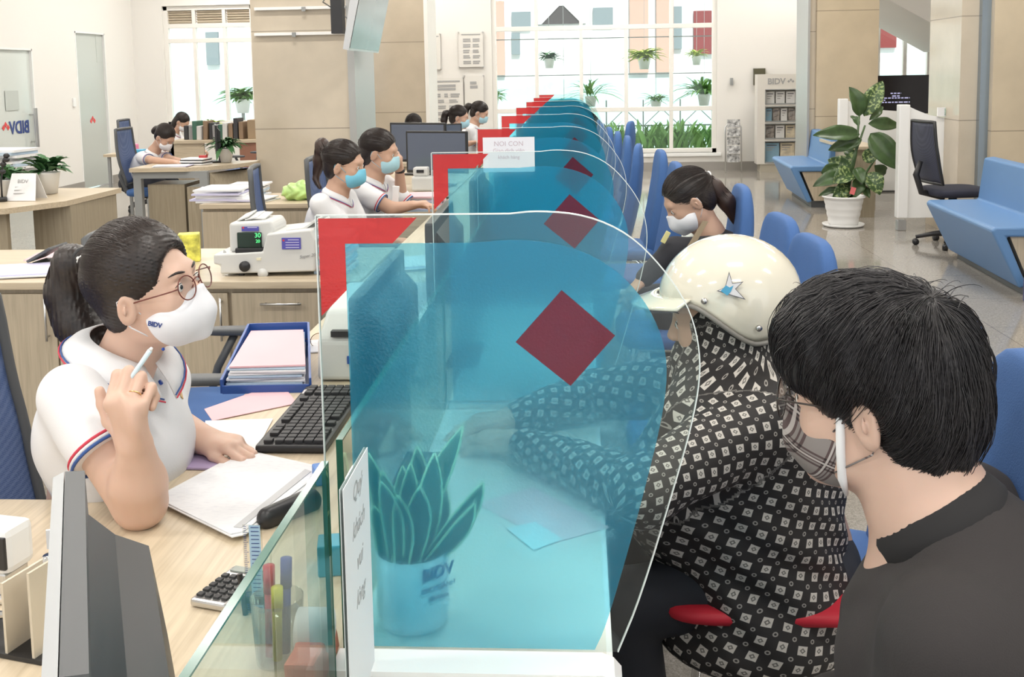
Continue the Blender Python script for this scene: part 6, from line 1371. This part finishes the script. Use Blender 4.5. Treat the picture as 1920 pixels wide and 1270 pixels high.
# ---------------------------------------------------------------- patterned fabric of the helmeted customer
PAT = mat('black_patterned_fabric', (0.02, 0.018, 0.018), 0.7); n, L, b_ = nodes(PAT)
at_ = n.new('ShaderNodeAttribute'); at_.attribute_name = 'cloth'; mp = n.new('ShaderNodeMapping'); mp.inputs['Scale'].default_value = (33, 33, 33); mp.inputs['Rotation'].default_value = (0, 0, math.radians(18)); L.new(at_.outputs['Vector'], mp.inputs[0])
dn = n.new('ShaderNodeTexNoise'); dn.inputs['Scale'].default_value = .35; mx = n.new('ShaderNodeMixRGB'); mx.blend_type = 'ADD'; mx.inputs[0].default_value = .5; L.new(mp.outputs[0], dn.inputs['Vector']); L.new(mp.outputs[0], mx.inputs[1]); L.new(dn.outputs['Color'], mx.inputs[2])
def mth(op, a, b=None, c=None):
    x = n.new('ShaderNodeMath'); x.operation = op
    for i, v in enumerate((a, b, c)):
        if v is None: continue
        if isinstance(v, (int, float)): x.inputs[i].default_value = v
        else: L.new(v, x.inputs[i])
    return x.outputs[0]
sp = n.new('ShaderNodeSeparateXYZ'); L.new(mx.outputs[0], sp.inputs[0]); U, V_ = sp.outputs[0], sp.outputs[1]
def cell(off): return [mth('ABSOLUTE', mth('SUBTRACT', mth('FRACT', mth('ADD', q, off)), .5)) for q in (U, V_)]
a1_, a2_ = cell(0.0); sq = mth('MAXIMUM', a1_, a2_); big = mth('LESS_THAN', sq, .235); inner = mth('LESS_THAN', mth('ADD', a1_, a2_), .15); core = mth('LESS_THAN', mth('ADD', a1_, a2_), .06)
b1_, b2_ = cell(.5); rad_ = mth('SQRT', mth('ADD', mth('MULTIPLY', b1_, b1_), mth('MULTIPLY', b2_, b2_))); dot = mth('LESS_THAN', rad_, .125); dotin = mth('LESS_THAN', rad_, .06)
msk = mth('ADD', mth('SUBTRACT', mth('SUBTRACT', big, mth('MULTIPLY', inner, .75)), mth('MULTIPLY', core, -.75)), mth('MULTIPLY', mth('SUBTRACT', dot, dotin), .55))
cr_ = ramp(n, [(0.0, (0.014, 0.012, 0.012)), (1.0, (0.50, 0.47, 0.43))]); L.new(msk, cr_.inputs[0]); L.new(cr_.outputs[0], b_.inputs['Base Color'])
def cloth_uv(o, segs):
    """unroll the cloth round the nearest limb so that the print follows the body"""
    me = o.data; N = len(me.vertices); co = np.empty(N * 3); me.vertices.foreach_get('co', co); co = co.reshape(-1, 3) + np.array(wloc(o)); best = np.full(N, 1e9); uv = np.zeros((N, 3))
    for (a, b, r, up) in segs:
        a = np.array(a); b = np.array(b); d = b - a; L2 = d.dot(d); t = ((co - a) @ d) / L2; tc_ = np.clip(t, 0, 1); ax_ = d / math.sqrt(L2); dist = np.linalg.norm(co - a - tc_[:, None] * d, axis=1) - r
        e1 = np.array(up, float); e1 -= ax_ * e1.dot(ax_); e1 /= np.linalg.norm(e1); e2 = np.cross(ax_, e1); v = co - a; ang = np.arctan2(v @ e2, v @ e1); k = dist < best; best[k] = dist[k]
        uv[k] = np.stack([ang * r, v @ ax_, np.zeros(N)], 1)[k]
    at2 = me.attributes.new('cloth', 'FLOAT_VECTOR', 'POINT'); at2.data.foreach_set('vector', uv.ravel())

# ---------------------------------------------------------------- customer with the cream helmet
HC = at(1352, 600, 2.14); YW2 = 172; T2 = headT(HC, YW2, -6, 0, 1.0)
nb2 = HC + Vector((.055, -.0, -.14)); S2 = Vector((.36, 2.10, .86))
LS2 = at(1442, 770, 1.98); RS2 = Vector((.30, 2.27, .87)); LE2 = Vector(onp(1205, 925, .80)); LW2 = Vector(onp(965, 830, .785)); RE2 = Vector((.03, 2.34, .81)); RW2 = Vector((-.16, 2.24, .785))
b2 = SDF(); add_head(b2, T2, nb2, .05, .055); b2.cap(nb2, S2 + Vector((0, 0, -.05)), .06, .10, k=.04).cap(S2 + Vector((0, 0, -.05)), (.42, 2.15, .55), .10, .13, k=.04)
for a_, e_, w_ in ((LS2, LE2, LW2), (RS2, RE2, RW2)): b2.cap(a_, e_, .042, .036, k=.02).cap(e_, w_, .036, .026, k=.015)
add_hand(b2, LW2, (-1, .35, -.05), (.1, .1, -1), (.3, 1, .1), ((18, 30, 22), (14, 28, 20), (16, 28, 22), (22, 32, 22)), thumb=(.75, .35, .1), sc=.92, spread=.06)
add_hand(b2, RW2, (-1, -.25, -.05), (-.1, .1, -1), (.3, -1, .1), ((18, 30, 22), (14, 28, 20), (16, 28, 22), (22, 32, 22)), thumb=(.75, .35, .1), sc=.92, spread=.06)
rider = b2.build('person', SKIN2, None, .0045, relax=1); tag(rider, 'seated customer in a cream motorcycle helmet and black hooded jacket with pale diamond print', 'person'); face_bits(T2, rider)
# helmet: open shell with peak, rim, rivets and a star
Rh = T2.to_quaternion().to_matrix(); hcn = T2 @ Vector((-.022, 0, .048)); HEL = mat('cream_helmet', (0.78, 0.74, 0.62), .12, Coat_Weight=1.0, Coat_Roughness=.03)
def helm(az, el, off=0.0):
    v = Vector((math.cos(az) * math.cos(el), math.sin(az) * math.cos(el), math.sin(el))); return hcn + Rh @ Vector((v.x * (.142 + off), v.y * (.122 + off), v.z * (.125 + off)))
def low(az):   # lower edge: brow at the front, sweeping down behind the ear
    a = abs((az + math.pi) % (2 * math.pi) - math.pi); f = min(1, max(0, (a - 1.0) / 1.0)); f = f * f * (3 - 2 * f); return math.radians(4 - 42 * f)
g = MB(); NU, NV = 56, 16
g.grid(lambda u, v: helm(u * 2 * math.pi, low(u * 2 * math.pi) + (math.pi / 2 - low(u * 2 * math.pi)) * v * .9999), NU, NV, closeu=True)
hel = g.build('helmet', HEL, rider, True, weld=True); solid(hel, .010, -1)
rim_ = [helm(2 * math.pi * k / 72, low(2 * math.pi * k / 72), .004) for k in range(72)]
MB().tube(rim_, .005, 8, closed=True).build('rim', mat('grey_rim', (.22, .21, .19), .4), hel, True)
v_ = MB(); v_.grid(lambda u, w: (lambda az, p: p + Rh @ Vector((.055 * w * math.cos(az) ** 1.0, .02 * w * math.sin(az), -.016 * w)))( (u - .5) * 2.1, helm((u - .5) * 2.1, math.radians(9), .004)), 25, 5); vo = v_.build('peak', HEL, hel, True); solid(vo, .004, 0)
for az, el in ((1.25, 8), (1.95, -20)):
    p = helm(az, math.radians(el), .004); nn = (p - hcn).normalized(); MB().cyl(p - nn * .002, p + nn * .003, .006, n=14).build('rivet', STEEL, hel, True)
pstar = helm(1.60, math.radians(17), .006); nn = (pstar - hcn).normalized(); r_ = Vector((0, 0, 1)).cross(nn).normalized(); u_ = nn.cross(r_)
def starpts(s_): return [pstar + (r_ * x + u_ * y) * s_ for x, y in ((-.9, -.15), (-.32, .12), (-.05, 1.25), (.20, .42), (.95, .55), (.42, .02), (1.1, -.72), (.2, -.48), (-.05, -.40))]
so = MB().prism(starpts(.027), nn * .0012).build('star_decal', INK, hel); MB().prism([p + nn * .0007 for p in starpts(.0235)], nn * .001).build('star_fill', mat('pale_grey_decal', (.62, .62, .64), .3), so)
MB().prism([pstar + nn * .0014 + (r_ * x + u_ * y) * .014 for x, y in ((-1.2, -.3), (-.5, .5), (0, .2), (.5, .5), (.2, -.3), (-.3, -.9))], nn * .001).build('blue_leaves', mat('teal_decal', (.05, .30, .50), .3), so)
# hood and jacket
jk = SDF(T2); jk.ell((-.025, 0, -.01), (.105, .095, .105), k=.02); jk.ell((.022, 0, -.075), (.088, .074, .060), k=.04); jk.ell((.115, 0, .012), (.060, .062, .045), k=.02, op=-1)
jk.set(Matrix.Identity(4)); jk.cap(HC + Vector((.02, 0, -.12)), S2 + Vector((-.02, 0, -.02)), .085, .13, k=.06)
jk.ell(S2 + Vector((-.01, 0, -.05)), (.145, .19, .14), (0, 0, -5), k=.06); jk.ell((.325, 2.10, .64), (.190, .20, .20), (0, 0, -5), k=.08); jk.ell((.34, 2.10, .50), (.205, .215, .12), k=.06); jk.ell((.33, 2.06, .43), (.19, .20, .075), k=.06)
jk.cap((.25, 2.03, .84), (.20, 2.05, .70), .11, .13, k=.06)
for a_, e_, w_ in ((LS2, LE2, LW2), (RS2, RE2, RW2)):
    jk.cap(a_ + Vector((0, 0, -.01)), e_, .078, .058, k=.04).cap(e_, w_.lerp(e_, .12), .056, .040, k=.02)
wrk = wr(.007, 26, 40, 60, 18)
jack = jk.build('jacket', PAT, rider, .005, wrinkle=lambda P: wrk(P) + .004 * np.sin(P[:, 2] * 70 + P[:, 0] * 45 + 2 * np.sin(P[:, 1] * 22)) * np.exp(-((P[:, 2] - .60) / .16) ** 2), relax=2)
cloth_uv(jack, [((.36, 2.10, .45), (.36, 2.10, .92), .17, (1, 0, 0)), (tuple(LS2), tuple(LE2), .065, (0, .3, 1)), (tuple(LE2), tuple(LW2), .05, (0, 0, 1)), (tuple(RE2), tuple(RW2), .05, (0, 0, 1)), (tuple(RS2), tuple(RE2), .06, (0, 0, 1)), (tuple(S2), tuple(HC + Vector((.02, 0, .05))), .10, (1, 0, 0))])
p, q = at(1242, 868, 1.86), at(1252, 952, 1.84); sl = MB(); sl.prism([at(1233, 872, 1.84), at(1247, 868, 1.84), at(1256, 905, 1.83), at(1262, 950, 1.83), at(1240, 958, 1.83), at(1238, 915, 1.83)], (0, .006, 0)); sl.build('plastic_patch', mat('white_plastic_film', (.75, .76, .78), .2), rider)
ls = SDF(); ls.ell((.40, 2.13, .53), (.16, .19, .10), k=.04)
for y, kx in ((1.99, .02), (2.24, .0)): ls.cap((.38, y + .02, .53), (kx + .06, y, .50), .088, .066, k=.03).cap((kx + .06, y, .50), (kx + .12, y, .10), .06, .045, k=.02).cap((kx + .12, y, .05), (kx + .0, y, .04), .04, .032, k=.02)
ls.build('trousers', TROUS, rider, .008)
# ---------------------------------------------------------------- man in the black sweatshirt
E3 = at(1622, 800, 1.30); YW3, PT3, RL3, S3 = 152, -2, 0, 1.06; t0 = headT((0, 0, 0), YW3, PT3, RL3, S3); H3 = E3 - (t0 @ Vector((-.005, .080, -.006))); T3 = headT(H3, YW3, PT3, RL3, S3)
nb3 = at(1752, 968, 1.33); dy = math.radians(158); fw3 = Vector((math.cos(dy), math.sin(dy), 0)); lf3 = Vector((-math.sin(dy), math.cos(dy), 0))
S3c = nb3 + Vector((.035, .0, -.055)); LS3 = S3c + lf3 * .185 + Vector((0, 0, -.015)); RS3 = S3c - lf3 * .17
b3 = SDF(); add_head(b3, T3, nb3, .057, .066); b3.cap(T3 @ Vector((-.03, 0, -.02)), nb3, .060, .068, k=.03); b3.cap(nb3, S3c + Vector((0, 0, -.08)), .07, .12, k=.04); b3.cap(S3c + Vector((.0, 0, -.08)), (.56, 1.30, .55), .12, .13, k=.04)
LE3 = LS3 + Vector((-.02, -.01, -.27)); RE3 = RS3 + Vector((-.03, .0, -.27)); LW3 = LE3 + Vector((-.20, .10, -.02)); RW3 = RE3 + Vector((-.20, -.05, -.02))
for a_, e_, w_ in ((LS3, LE3, LW3), (RS3, RE3, RW3)): b3.cap(a_, e_, .05, .04, k=.02).cap(e_, w_, .04, .028, k=.015)
add_hand(b3, LW3, (-1, .3, -.1), (0, 0, -1), (.2, .9, 0), ((25, 35, 25),) * 4, thumb=(.7, .4, .1)); add_hand(b3, RW3, (-1, 0, -.1), (0, 0, -1), (0, -1, 0), ((25, 35, 25),) * 4, thumb=(.7, .4, .1))
man = b3.build('person', mat('skin_pale', (0.62, 0.42, 0.33), .45, Subsurface_Weight=.12, Subsurface_Scale=.01), None, .0038, relax=1)
tag(man, 'dark-haired customer in the right foreground, black sweatshirt, plaid mask and round wire glasses', 'person'); face_bits(T3, man)
# hair: full mop, parted from a whorl at the crown
h3 = SDF(T3); h3.ell((-.015, 0, .052), (.112, .096, .100), k=.02); h3.ell((.035, 0, .082), (.078, .085, .068), k=.04); h3.ell((-.055, 0, -.005), (.070, .080, .080), k=.03); h3.ell((-.060, 0, -.055), (.042, .058, .038), k=.03); h3.ell((.070, .030, .070), (.045, .055, .050), k=.03)
h3.ell((.118, 0, -.045), (.080, .095, .102), k=.008, op=-1)
for y in (-1, 1): h3.ell((.004, y * .104, -.020), (.036, .036, .052), k=.008, op=-1)
h3o = h3.build('hair', HAIRM, man, .004, wrinkle=lambda P: .0018 * np.sin(P[:, 0] * 160 + P[:, 2] * 40 + 2 * np.sin(P[:, 1] * 40)))
bm = bmesh.new(); bm.from_mesh(h3o.data)
from mathutils.bvhtree import BVHTree
bv3 = BVHTree.FromBMesh(bm); bm.free(); off3 = wloc(h3o); rn = np.random.RandomState(9); L_ = []; crown = T3 @ Vector((-.062, .01, .125)); cen = T3 @ Vector((-.01, 0, .03))
for _ in range(5200):
    az = rn.uniform(0, 6.283); st = rn.uniform(.0, 1.4); ln = rn.uniform(.6, 1.1); pts = []; lift = rn.uniform(.0, .003) if rn.rand() < .85 else rn.uniform(.003, .009); cv = rn.uniform(-.15, .15); curl_ = rn.uniform(-.5, .5)
    c_l = (crown - cen).normalized(); e1 = c_l.orthogonal().normalized(); e2 = c_l.cross(e1)
    for k in range(10):
        th = st + ln * k / 9; a_ = az + cv * (k / 9) + .5 * math.sin(th); d = (c_l * math.cos(th) + (e1 * math.cos(a_) + e2 * math.sin(a_)) * math.sin(th)).normalized()
        hit = bv3.ray_cast(cen + d * .35 - off3, -d, .34)
        if hit[0] is None: break
        p = hit[0] + off3
        if (p - cen).length < .05: break
        pts.append(tuple(p + d * (lift * math.sin(3.14 * k / 9) + .0006 - (0.002 if k == 0 else 0))))
    if len(pts) > 5 and max(np.linalg.norm(np.diff(np.array(pts), axis=0), axis=1)) < .03: L_.append(pts)
for _ in range(46):      # loose curls standing off the top
    az = rn.uniform(0, 6.283); r0 = rn.uniform(.02, .09); b0 = T3 @ Vector((-.01 + r0 * math.cos(az) * 1.1, r0 * math.sin(az), 0.150 - .35 * r0)); a2 = rn.uniform(0, 6.28); d = T3.to_3x3() @ Vector((math.cos(a2), math.sin(a2), .25)); Rr = rn.uniform(.012, .028)
    L_.append([tuple(b0 + d * (Rr * (1 - math.cos(q_ / 9 * 2.8))) + Vector((0, 0, Rr * .55 * math.sin(q_ / 9 * 2.8)))) for q_ in range(10)])
strands(L_, .00075, 'hair_strands', HAIRMS, h3o)
PL = mat('plaid_cloth', (.3, .28, .27), .85); n, L, b_ = nodes(PL); tc = n.new('ShaderNodeTexCoord'); mp = n.new('ShaderNodeMapping'); L.new(tc.outputs['Object'], mp.inputs[0]); mp.inputs['Rotation'].default_value = (0, math.radians(-18), 0)
sp = n.new('ShaderNodeSeparateXYZ'); L.new(mp.outputs[0], sp.inputs[0])
def stripes(src, per, lo_, hi_, off=0): f_ = mth('FRACT', mth('ADD', mth('MULTIPLY', src, 1 / per), off)); return mth('MULTIPLY', mth('GREATER_THAN', f_, lo_), mth('LESS_THAN', f_, hi_))
def plaid(src): return mth('ADD', mth('ADD', stripes(src, .042, .05, .12), stripes(src, .042, .18, .22)), mth('ADD', stripes(src, .042, .28, .32), stripes(src, .042, .38, .45)))
su = mth('ADD', plaid(sp.outputs[0]), plaid(sp.outputs[2])); cr_ = ramp(n, [(0.0, (.24, .215, .205)), (.5, (.09, .06, .06)), (1.0, (.02, .015, .015))]); L.new(mth('MULTIPLY', su, .5), cr_.inputs[0])
lt = mth('ADD', stripes(sp.outputs[0], .042, .12, .18), stripes(sp.outputs[2], .042, .22, .28)); mxx = n.new('ShaderNodeMixRGB'); L.new(mth('MINIMUM', lt, .8), mxx.inputs[0]); L.new(cr_.outputs[0], mxx.inputs[1]); mxx.inputs[2].default_value = (.50, .46, .44, 1); L.new(mxx.outputs[0], b_.inputs['Base Color'])
mo = mask_build(T3, PL, man, 'surgical')
li = MB(); li.tube([T3 @ Vector((.027, y_, z_)) for y_, z_ in ((.060, .012), (.0665, -.010), (.0675, -.045), (.062, -.080), (.045, -.105))], [.004, .006, .006, .006, .003], 8); li.build('mask_lining', PAPER, mo, True)
eyeglasses(None, T3 @ Matrix.Translation((.108, 0, .004)), 1.0, parent=man, rim=mat('dark_wire', (.07, .06, .055), .3, .7), R0=.0265, tl=.125, rr=.0013)
SW = mat('black_sweatshirt', (0.034, 0.030, 0.030), .9, bump=.15, bscale=500)
sw = SDF(); sw.cap(nb3 + Vector((.012, -.0, -.012)), S3c + Vector((.0, 0, -.05)), .078, .12, k=.05); sw.ell(S3c + Vector((.01, 0, -.10)), (.13, .195, .13), (0, 0, -22), k=.05); sw.ell((.52, 1.28, .74), (.15, .20, .24), (0, 0, -22), k=.07); sw.ell(S3c + fw3 * .06 + Vector((0, 0, -.15)), (.09, .14, .12), (0, 0, -22), k=.05)
for a_, e_, w_ in ((LS3, LE3, LW3), (RS3, RE3, RW3)): sw.cap(a_ + Vector((0, 0, -.012)), e_, .080, .066, k=.05).cap(e_, w_.lerp(e_, .05), .064, .046, k=.02)
sw.cap(nb3 + Vector((-.01, .0, .0)), nb3 + Vector((-.065, .018, .10)), .062, .078, k=.010, op=-1)
swo = sw.build('sweatshirt', SW, man, .0048, wrinkle=wr(.004, 18, 30, 46), relax=2)
cb = MB(); axn = Vector((-.62, .18, 1)).normalized(); e1 = axn.orthogonal().normalized(); e2 = axn.cross(e1); ring_ = lambda r, h: [nb3 + Vector((-.004, 0, .010)) + axn * h + (e1 * math.cos(a) + e2 * math.sin(a)) * r for a in [2 * math.pi * k / 40 for k in range(40)]]
vs = []; prf = ((.066, .022), (.070, .026), (.076, .020), (.086, .0), (.092, -.018), (.086, -.026), (.070, -.020))
for r, h in prf: vs += ring_(r, h)
fs = [(j * 40 + i, j * 40 + (i + 1) % 40, (j + 1) * 40 + (i + 1) % 40, (j + 1) * 40 + i) for j in range(len(prf) - 1) for i in range(40)]
cb.add(vs, fs); cb.build('ribbed_collar', mat('rib_knit', (.02, .019, .020), .9), swo, True)
ls = SDF(); ls.ell((.58, 1.30, .53), (.15, .19, .10), k=.04)
for y in (1.20, 1.40): ls.cap((.56, y, .53), (.16, y + .06, .52), .088, .066, k=.03).cap((.16, y + .06, .52), (.20, y + .06, .10), .06, .045, k=.02).cap((.20, y + .06, .05), (.09, y + .06, .04), .04, .032, k=.02)
ls.build('trousers', TROUS, man, .009)

# ---------------------------------------------------------------- the others, farther down the hall
def sitter(lab, Hc, yaw, pitch=0, roll=0, torso=None, lean=.04, sc_=1.0, top=POLO, maskm=MASKP, style='surgical', hair='pony', arms=None, vx=.006, skin=SKIN2, hairm=HAIR, tailm=None, tailp=None, long_sleeve=False, legs=True, collar_=True, seatx=0, hand_n=(0, 0, -1)):
    T = headT(Hc, yaw, pitch, roll, sc_); torso = yaw if torso is None else torso; a = math.radians(torso); fw = Vector((math.cos(a), math.sin(a), 0)); lf_ = Vector((-math.sin(a), math.cos(a), 0)); Hc = Vector(Hc)
    nb = Hc - fw * lean + Vector((0, 0, -.145)); S = nb - fw * .02 + Vector((0, 0, -.035)); b = SDF(); add_head(b, T, nb, .049, .055)
    pel = Vector((S.x, S.y, 0)) - fw * (.05 + lean * 1.2); pel.z = .55
    b.cap(nb, S + Vector((0, 0, -.09)), .055, .09, k=.04).cap(S + Vector((0, 0, -.09)), pel, .09, .11, k=.04)
    sh_ = SDF(); sh_.ell(S + Vector((0, 0, -.08)), (.105, .150, .12), (0, 0, torso), k=.04); sh_.cap(nb + Vector((0, 0, -.01)), S + Vector((0, 0, -.05)), .058, .09, k=.03); sh_.ell(S.lerp(pel, .5) + fw * .01, (.115, .145, .17), (0, 0, torso), k=.06); sh_.ell(pel + Vector((0, 0, .05)), (.125, .155, .11), (0, 0, torso), k=.06)
    arms = arms or [(None, None), (None, None)]; hems = []
    for sd, (e, w_) in zip((-1, 1), arms):
        s0 = S + lf_ * (.145 * sd) + Vector((0, 0, -.005)); e = Vector(e) if e else s0 + fw * .12 + Vector((0, 0, -.24)); w_ = Vector(w_) if w_ else e + fw * .22 - lf_ * (.05 * sd) + Vector((0, 0, .02))
        b.cap(s0, e, .044, .037, k=.02).cap(e, w_, .038, .025, k=.015); f = (w_ - e).normalized(); add_hand(b, w_, f, hand_n if f.z < .5 else -fw, -lf_ * sd if f.z < .5 else lf_ * -sd, ((30, 40, 30),) * 4, thumb=(.7, .4, .1), sc=.9)
        if long_sleeve: sh_.cap(s0, e, .062, .052, k=.03).cap(e, w_.lerp(e, .08), .05, .038, k=.02)
        else: d = (e - s0).normalized(); sh_.cap(s0, s0 + d * .13, .058, .056, k=.03); hems.append((s0 + d * .16, d))
    p = b.build('person', skin, None, vx); tag(p, lab, 'person'); face_bits(T, p, brows=False)
    so_ = sh_.build('polo_shirt' if top is POLO else 'jacket', top, p, vx * 1.1, wrinkle=wr(.003, 40, 60), relax=1)
    for c_, d in hems: sleeve_hem(c_ + d * .01, d, .052, so_)
    if collar_: collar(nb + Vector((0, 0, -.006)), torso, 10, .056, .080, .038, so_)
    h = SDF(); cap_hair(h, T); tl = T @ Vector((-.105, 0, .045)); lines = scalp_strands(T, (-.115, 0, .045), 500, 7)
    if hair in ('pony', 'bun'):
        pts = [tl] + [Vector(q) for q in (tailp or (tl + T.to_3x3() @ Vector((-.045, 0, -.02)), tl + T.to_3x3() @ Vector((-.055, 0, -.09)), tl + T.to_3x3() @ Vector((-.035, 0, -.17))))]; rs_ = [.022, .034, .034, .014, .010][:len(pts)]
        h.set(Matrix.Identity(4)); h.cap(T @ Vector((-.09, 0, .045)), tl, .035, .02, k=.03); tp = SDF().chain([tuple(q) for q in pts], rs_, k=.02)
        t_ = tp.build('ponytail', tailm or hairm, p, vx); strands(tail_strands(pts, [r * 1.05 for r in rs_], 160, 3), .0012, 'ponytail_strands', HAIRS, t_)
        MB().ell(tl + T.to_3x3() @ Vector((-.012, .0, .0)), (.014, .022, .022), None, 10, 6).build('hair_clip', mat('pearl', (.85, .83, .82), .2), p, True)
    elif hair == 'long':
        h.set(T); h.ell((-.06, 0, -.06), (.06, .085, .13), k=.03); h.ell((-.06, 0, -.16), (.045, .075, .08), k=.03)
    h.build('hair', hairm, p, vx * .9, wrinkle=lambda P: .0012 * np.sin(P[:, 2] * 700 + P[:, 0] * 300)); strands(lines, .0009, 'hair_strands', HAIRS, p)
    if maskm: mask_build(T, maskm, p, style, vx=vx * .7)
    if legs:
        l = SDF(); l.ell((pel.x, pel.y, .53), (.14, .165, .10), (0, 0, torso), k=.04)
        for sd in (-1, 1):
            k0 = pel + lf_ * (.09 * sd); k0.z = .53; k1 = k0 + fw * .38; l.cap(k0, k1, .08, .06, k=.03).cap(k1, k1 + Vector((0, 0, -.43)) - fw * .02, .056, .04, k=.02); f_ = k1 - fw * .02; f_.z = .045; l.cap(f_, f_ + fw * .12, .038, .03, k=.02)
        l.build('trousers', TROUS, p, .012)
    return p, T, nb, S
BRH = mat('dark_brown_hair', (.045, .024, .018), .4)
def P3(px, py, Y): return tuple(at(px, py, Y))
sitter('teller with a long brown ponytail and a bright blue mask, nearer of the seated pair', P3(646, 311, 5.4), -10, -6, 4, torso=-14, lean=.05, maskm=MASKB, hairm=HAIR, tailm=BRH,
       tailp=(P3(604, 272, 5.46), P3(600, 300, 5.48), P3(592, 335, 5.48), P3(600, 352, 5.45)), arms=[(P3(640, 425, 5.3), P3(690, 425, 5.3)), (None, None)], sc_=1.02)
p_, T_, nb_, S_ = sitter('teller with pale blue mask holding a hand to her cheek, farther of the seated pair', P3(712, 287, 5.85), -8, -8, 3, torso=-22, lean=.05, tailp=(P3(686, 300, 5.93), P3(684, 318, 5.93)), arms=[(P3(735, 392, 5.7), P3(773, 385, 5.68)), (P3(752, 372, 6.0), P3(749, 318, 5.95))], sc_=1.02)
MB().cyl(P3(750, 322, 5.955), P3(749.5, 317, 5.95), .029, .028, 16).build('wristband', BLACKP, p_, True)
sitter('teller far down the counter with short ponytail, nearer of the far pair', P3(861, 221, 11.2), -5, -8, 0, torso=0, lean=.06, arms=[(P3(868, 272, 11.0), P3(885, 268, 10.95)), (None, None)], sc_=1.0)
sitter('teller farthest down the counter, head bent, ponytail and dark lanyard', P3(899, 212, 12.1), -8, -22, 0, torso=0, lean=.07)
sitter('staff member seen from behind with long loose dark hair beyond the monitors', P3(776, 238, 10.6), 75, -12, 0, torso=80, lean=.03, hair='long', maskm=None)
sitter('staff member with bun writing at the curved desk, white polo and mask', P3(309, 258, 10.0), -25, -38, 0, torso=-15, lean=.14, maskm=MASKW, style='surgical', tailp=(P3(294, 243, 10.1), P3(290, 246, 10.1)), arms=[(P3(285, 301, 9.72), P3(330, 305, 9.5)), (P3(322, 300, 9.95), P3(343, 303, 9.6))])
sitter('staff member beyond, head bent over papers beside the left window', P3(341, 229, 14.2), -10, -35, 0, torso=-5, lean=.12, maskm=MASKW, hair='long')
# woman in the black jacket in the middle of the customers' row
JB = mat('charcoal_jacket', (0.028, 0.028, 0.034), .85)
p_, T_, nb_, S_ = sitter('woman customer in a black jacket and white mask looking down, ponytail over chair back', P3(1292, 377, 4.42), 190, -30, 0, torso=185, lean=.09, sc_=1.04, top=JB, maskm=MASKW, style='cloth', hairm=HAIR, tailm=BRH, long_sleeve=True, collar_=False,
       tailp=(P3(1340, 352, 4.45), P3(1362, 378, 4.45), P3(1385, 425, 4.45)), arms=[(None, None), (P3(1262, 470, 4.25), P3(1205, 525, 4.22))], vx=.005)
b = MB(); pa_, pb2 = at(1322, 412, 4.21), at(1284, 478, 4.14)
MB().prism([at(1318, 414, 4.22), at(1328, 416, 4.22), at(1290, 482, 4.15), at(1279, 478, 4.15)], (0, .004, 0)).build('sleeve_stripe', mat('beige_stripe', (.26, .20, .13), .8), p_)
t = thing('phone', 'small yellow-backed phone held by the woman in the black jacket', 'phone', P3(1248, 440, 4.3)); MB().bc(P3(1248, 445, 4.2), (.02, .008, .05), Ry(.5), .003).build('case', mat('pale_yellow', (.75, .68, .3), .4), t)
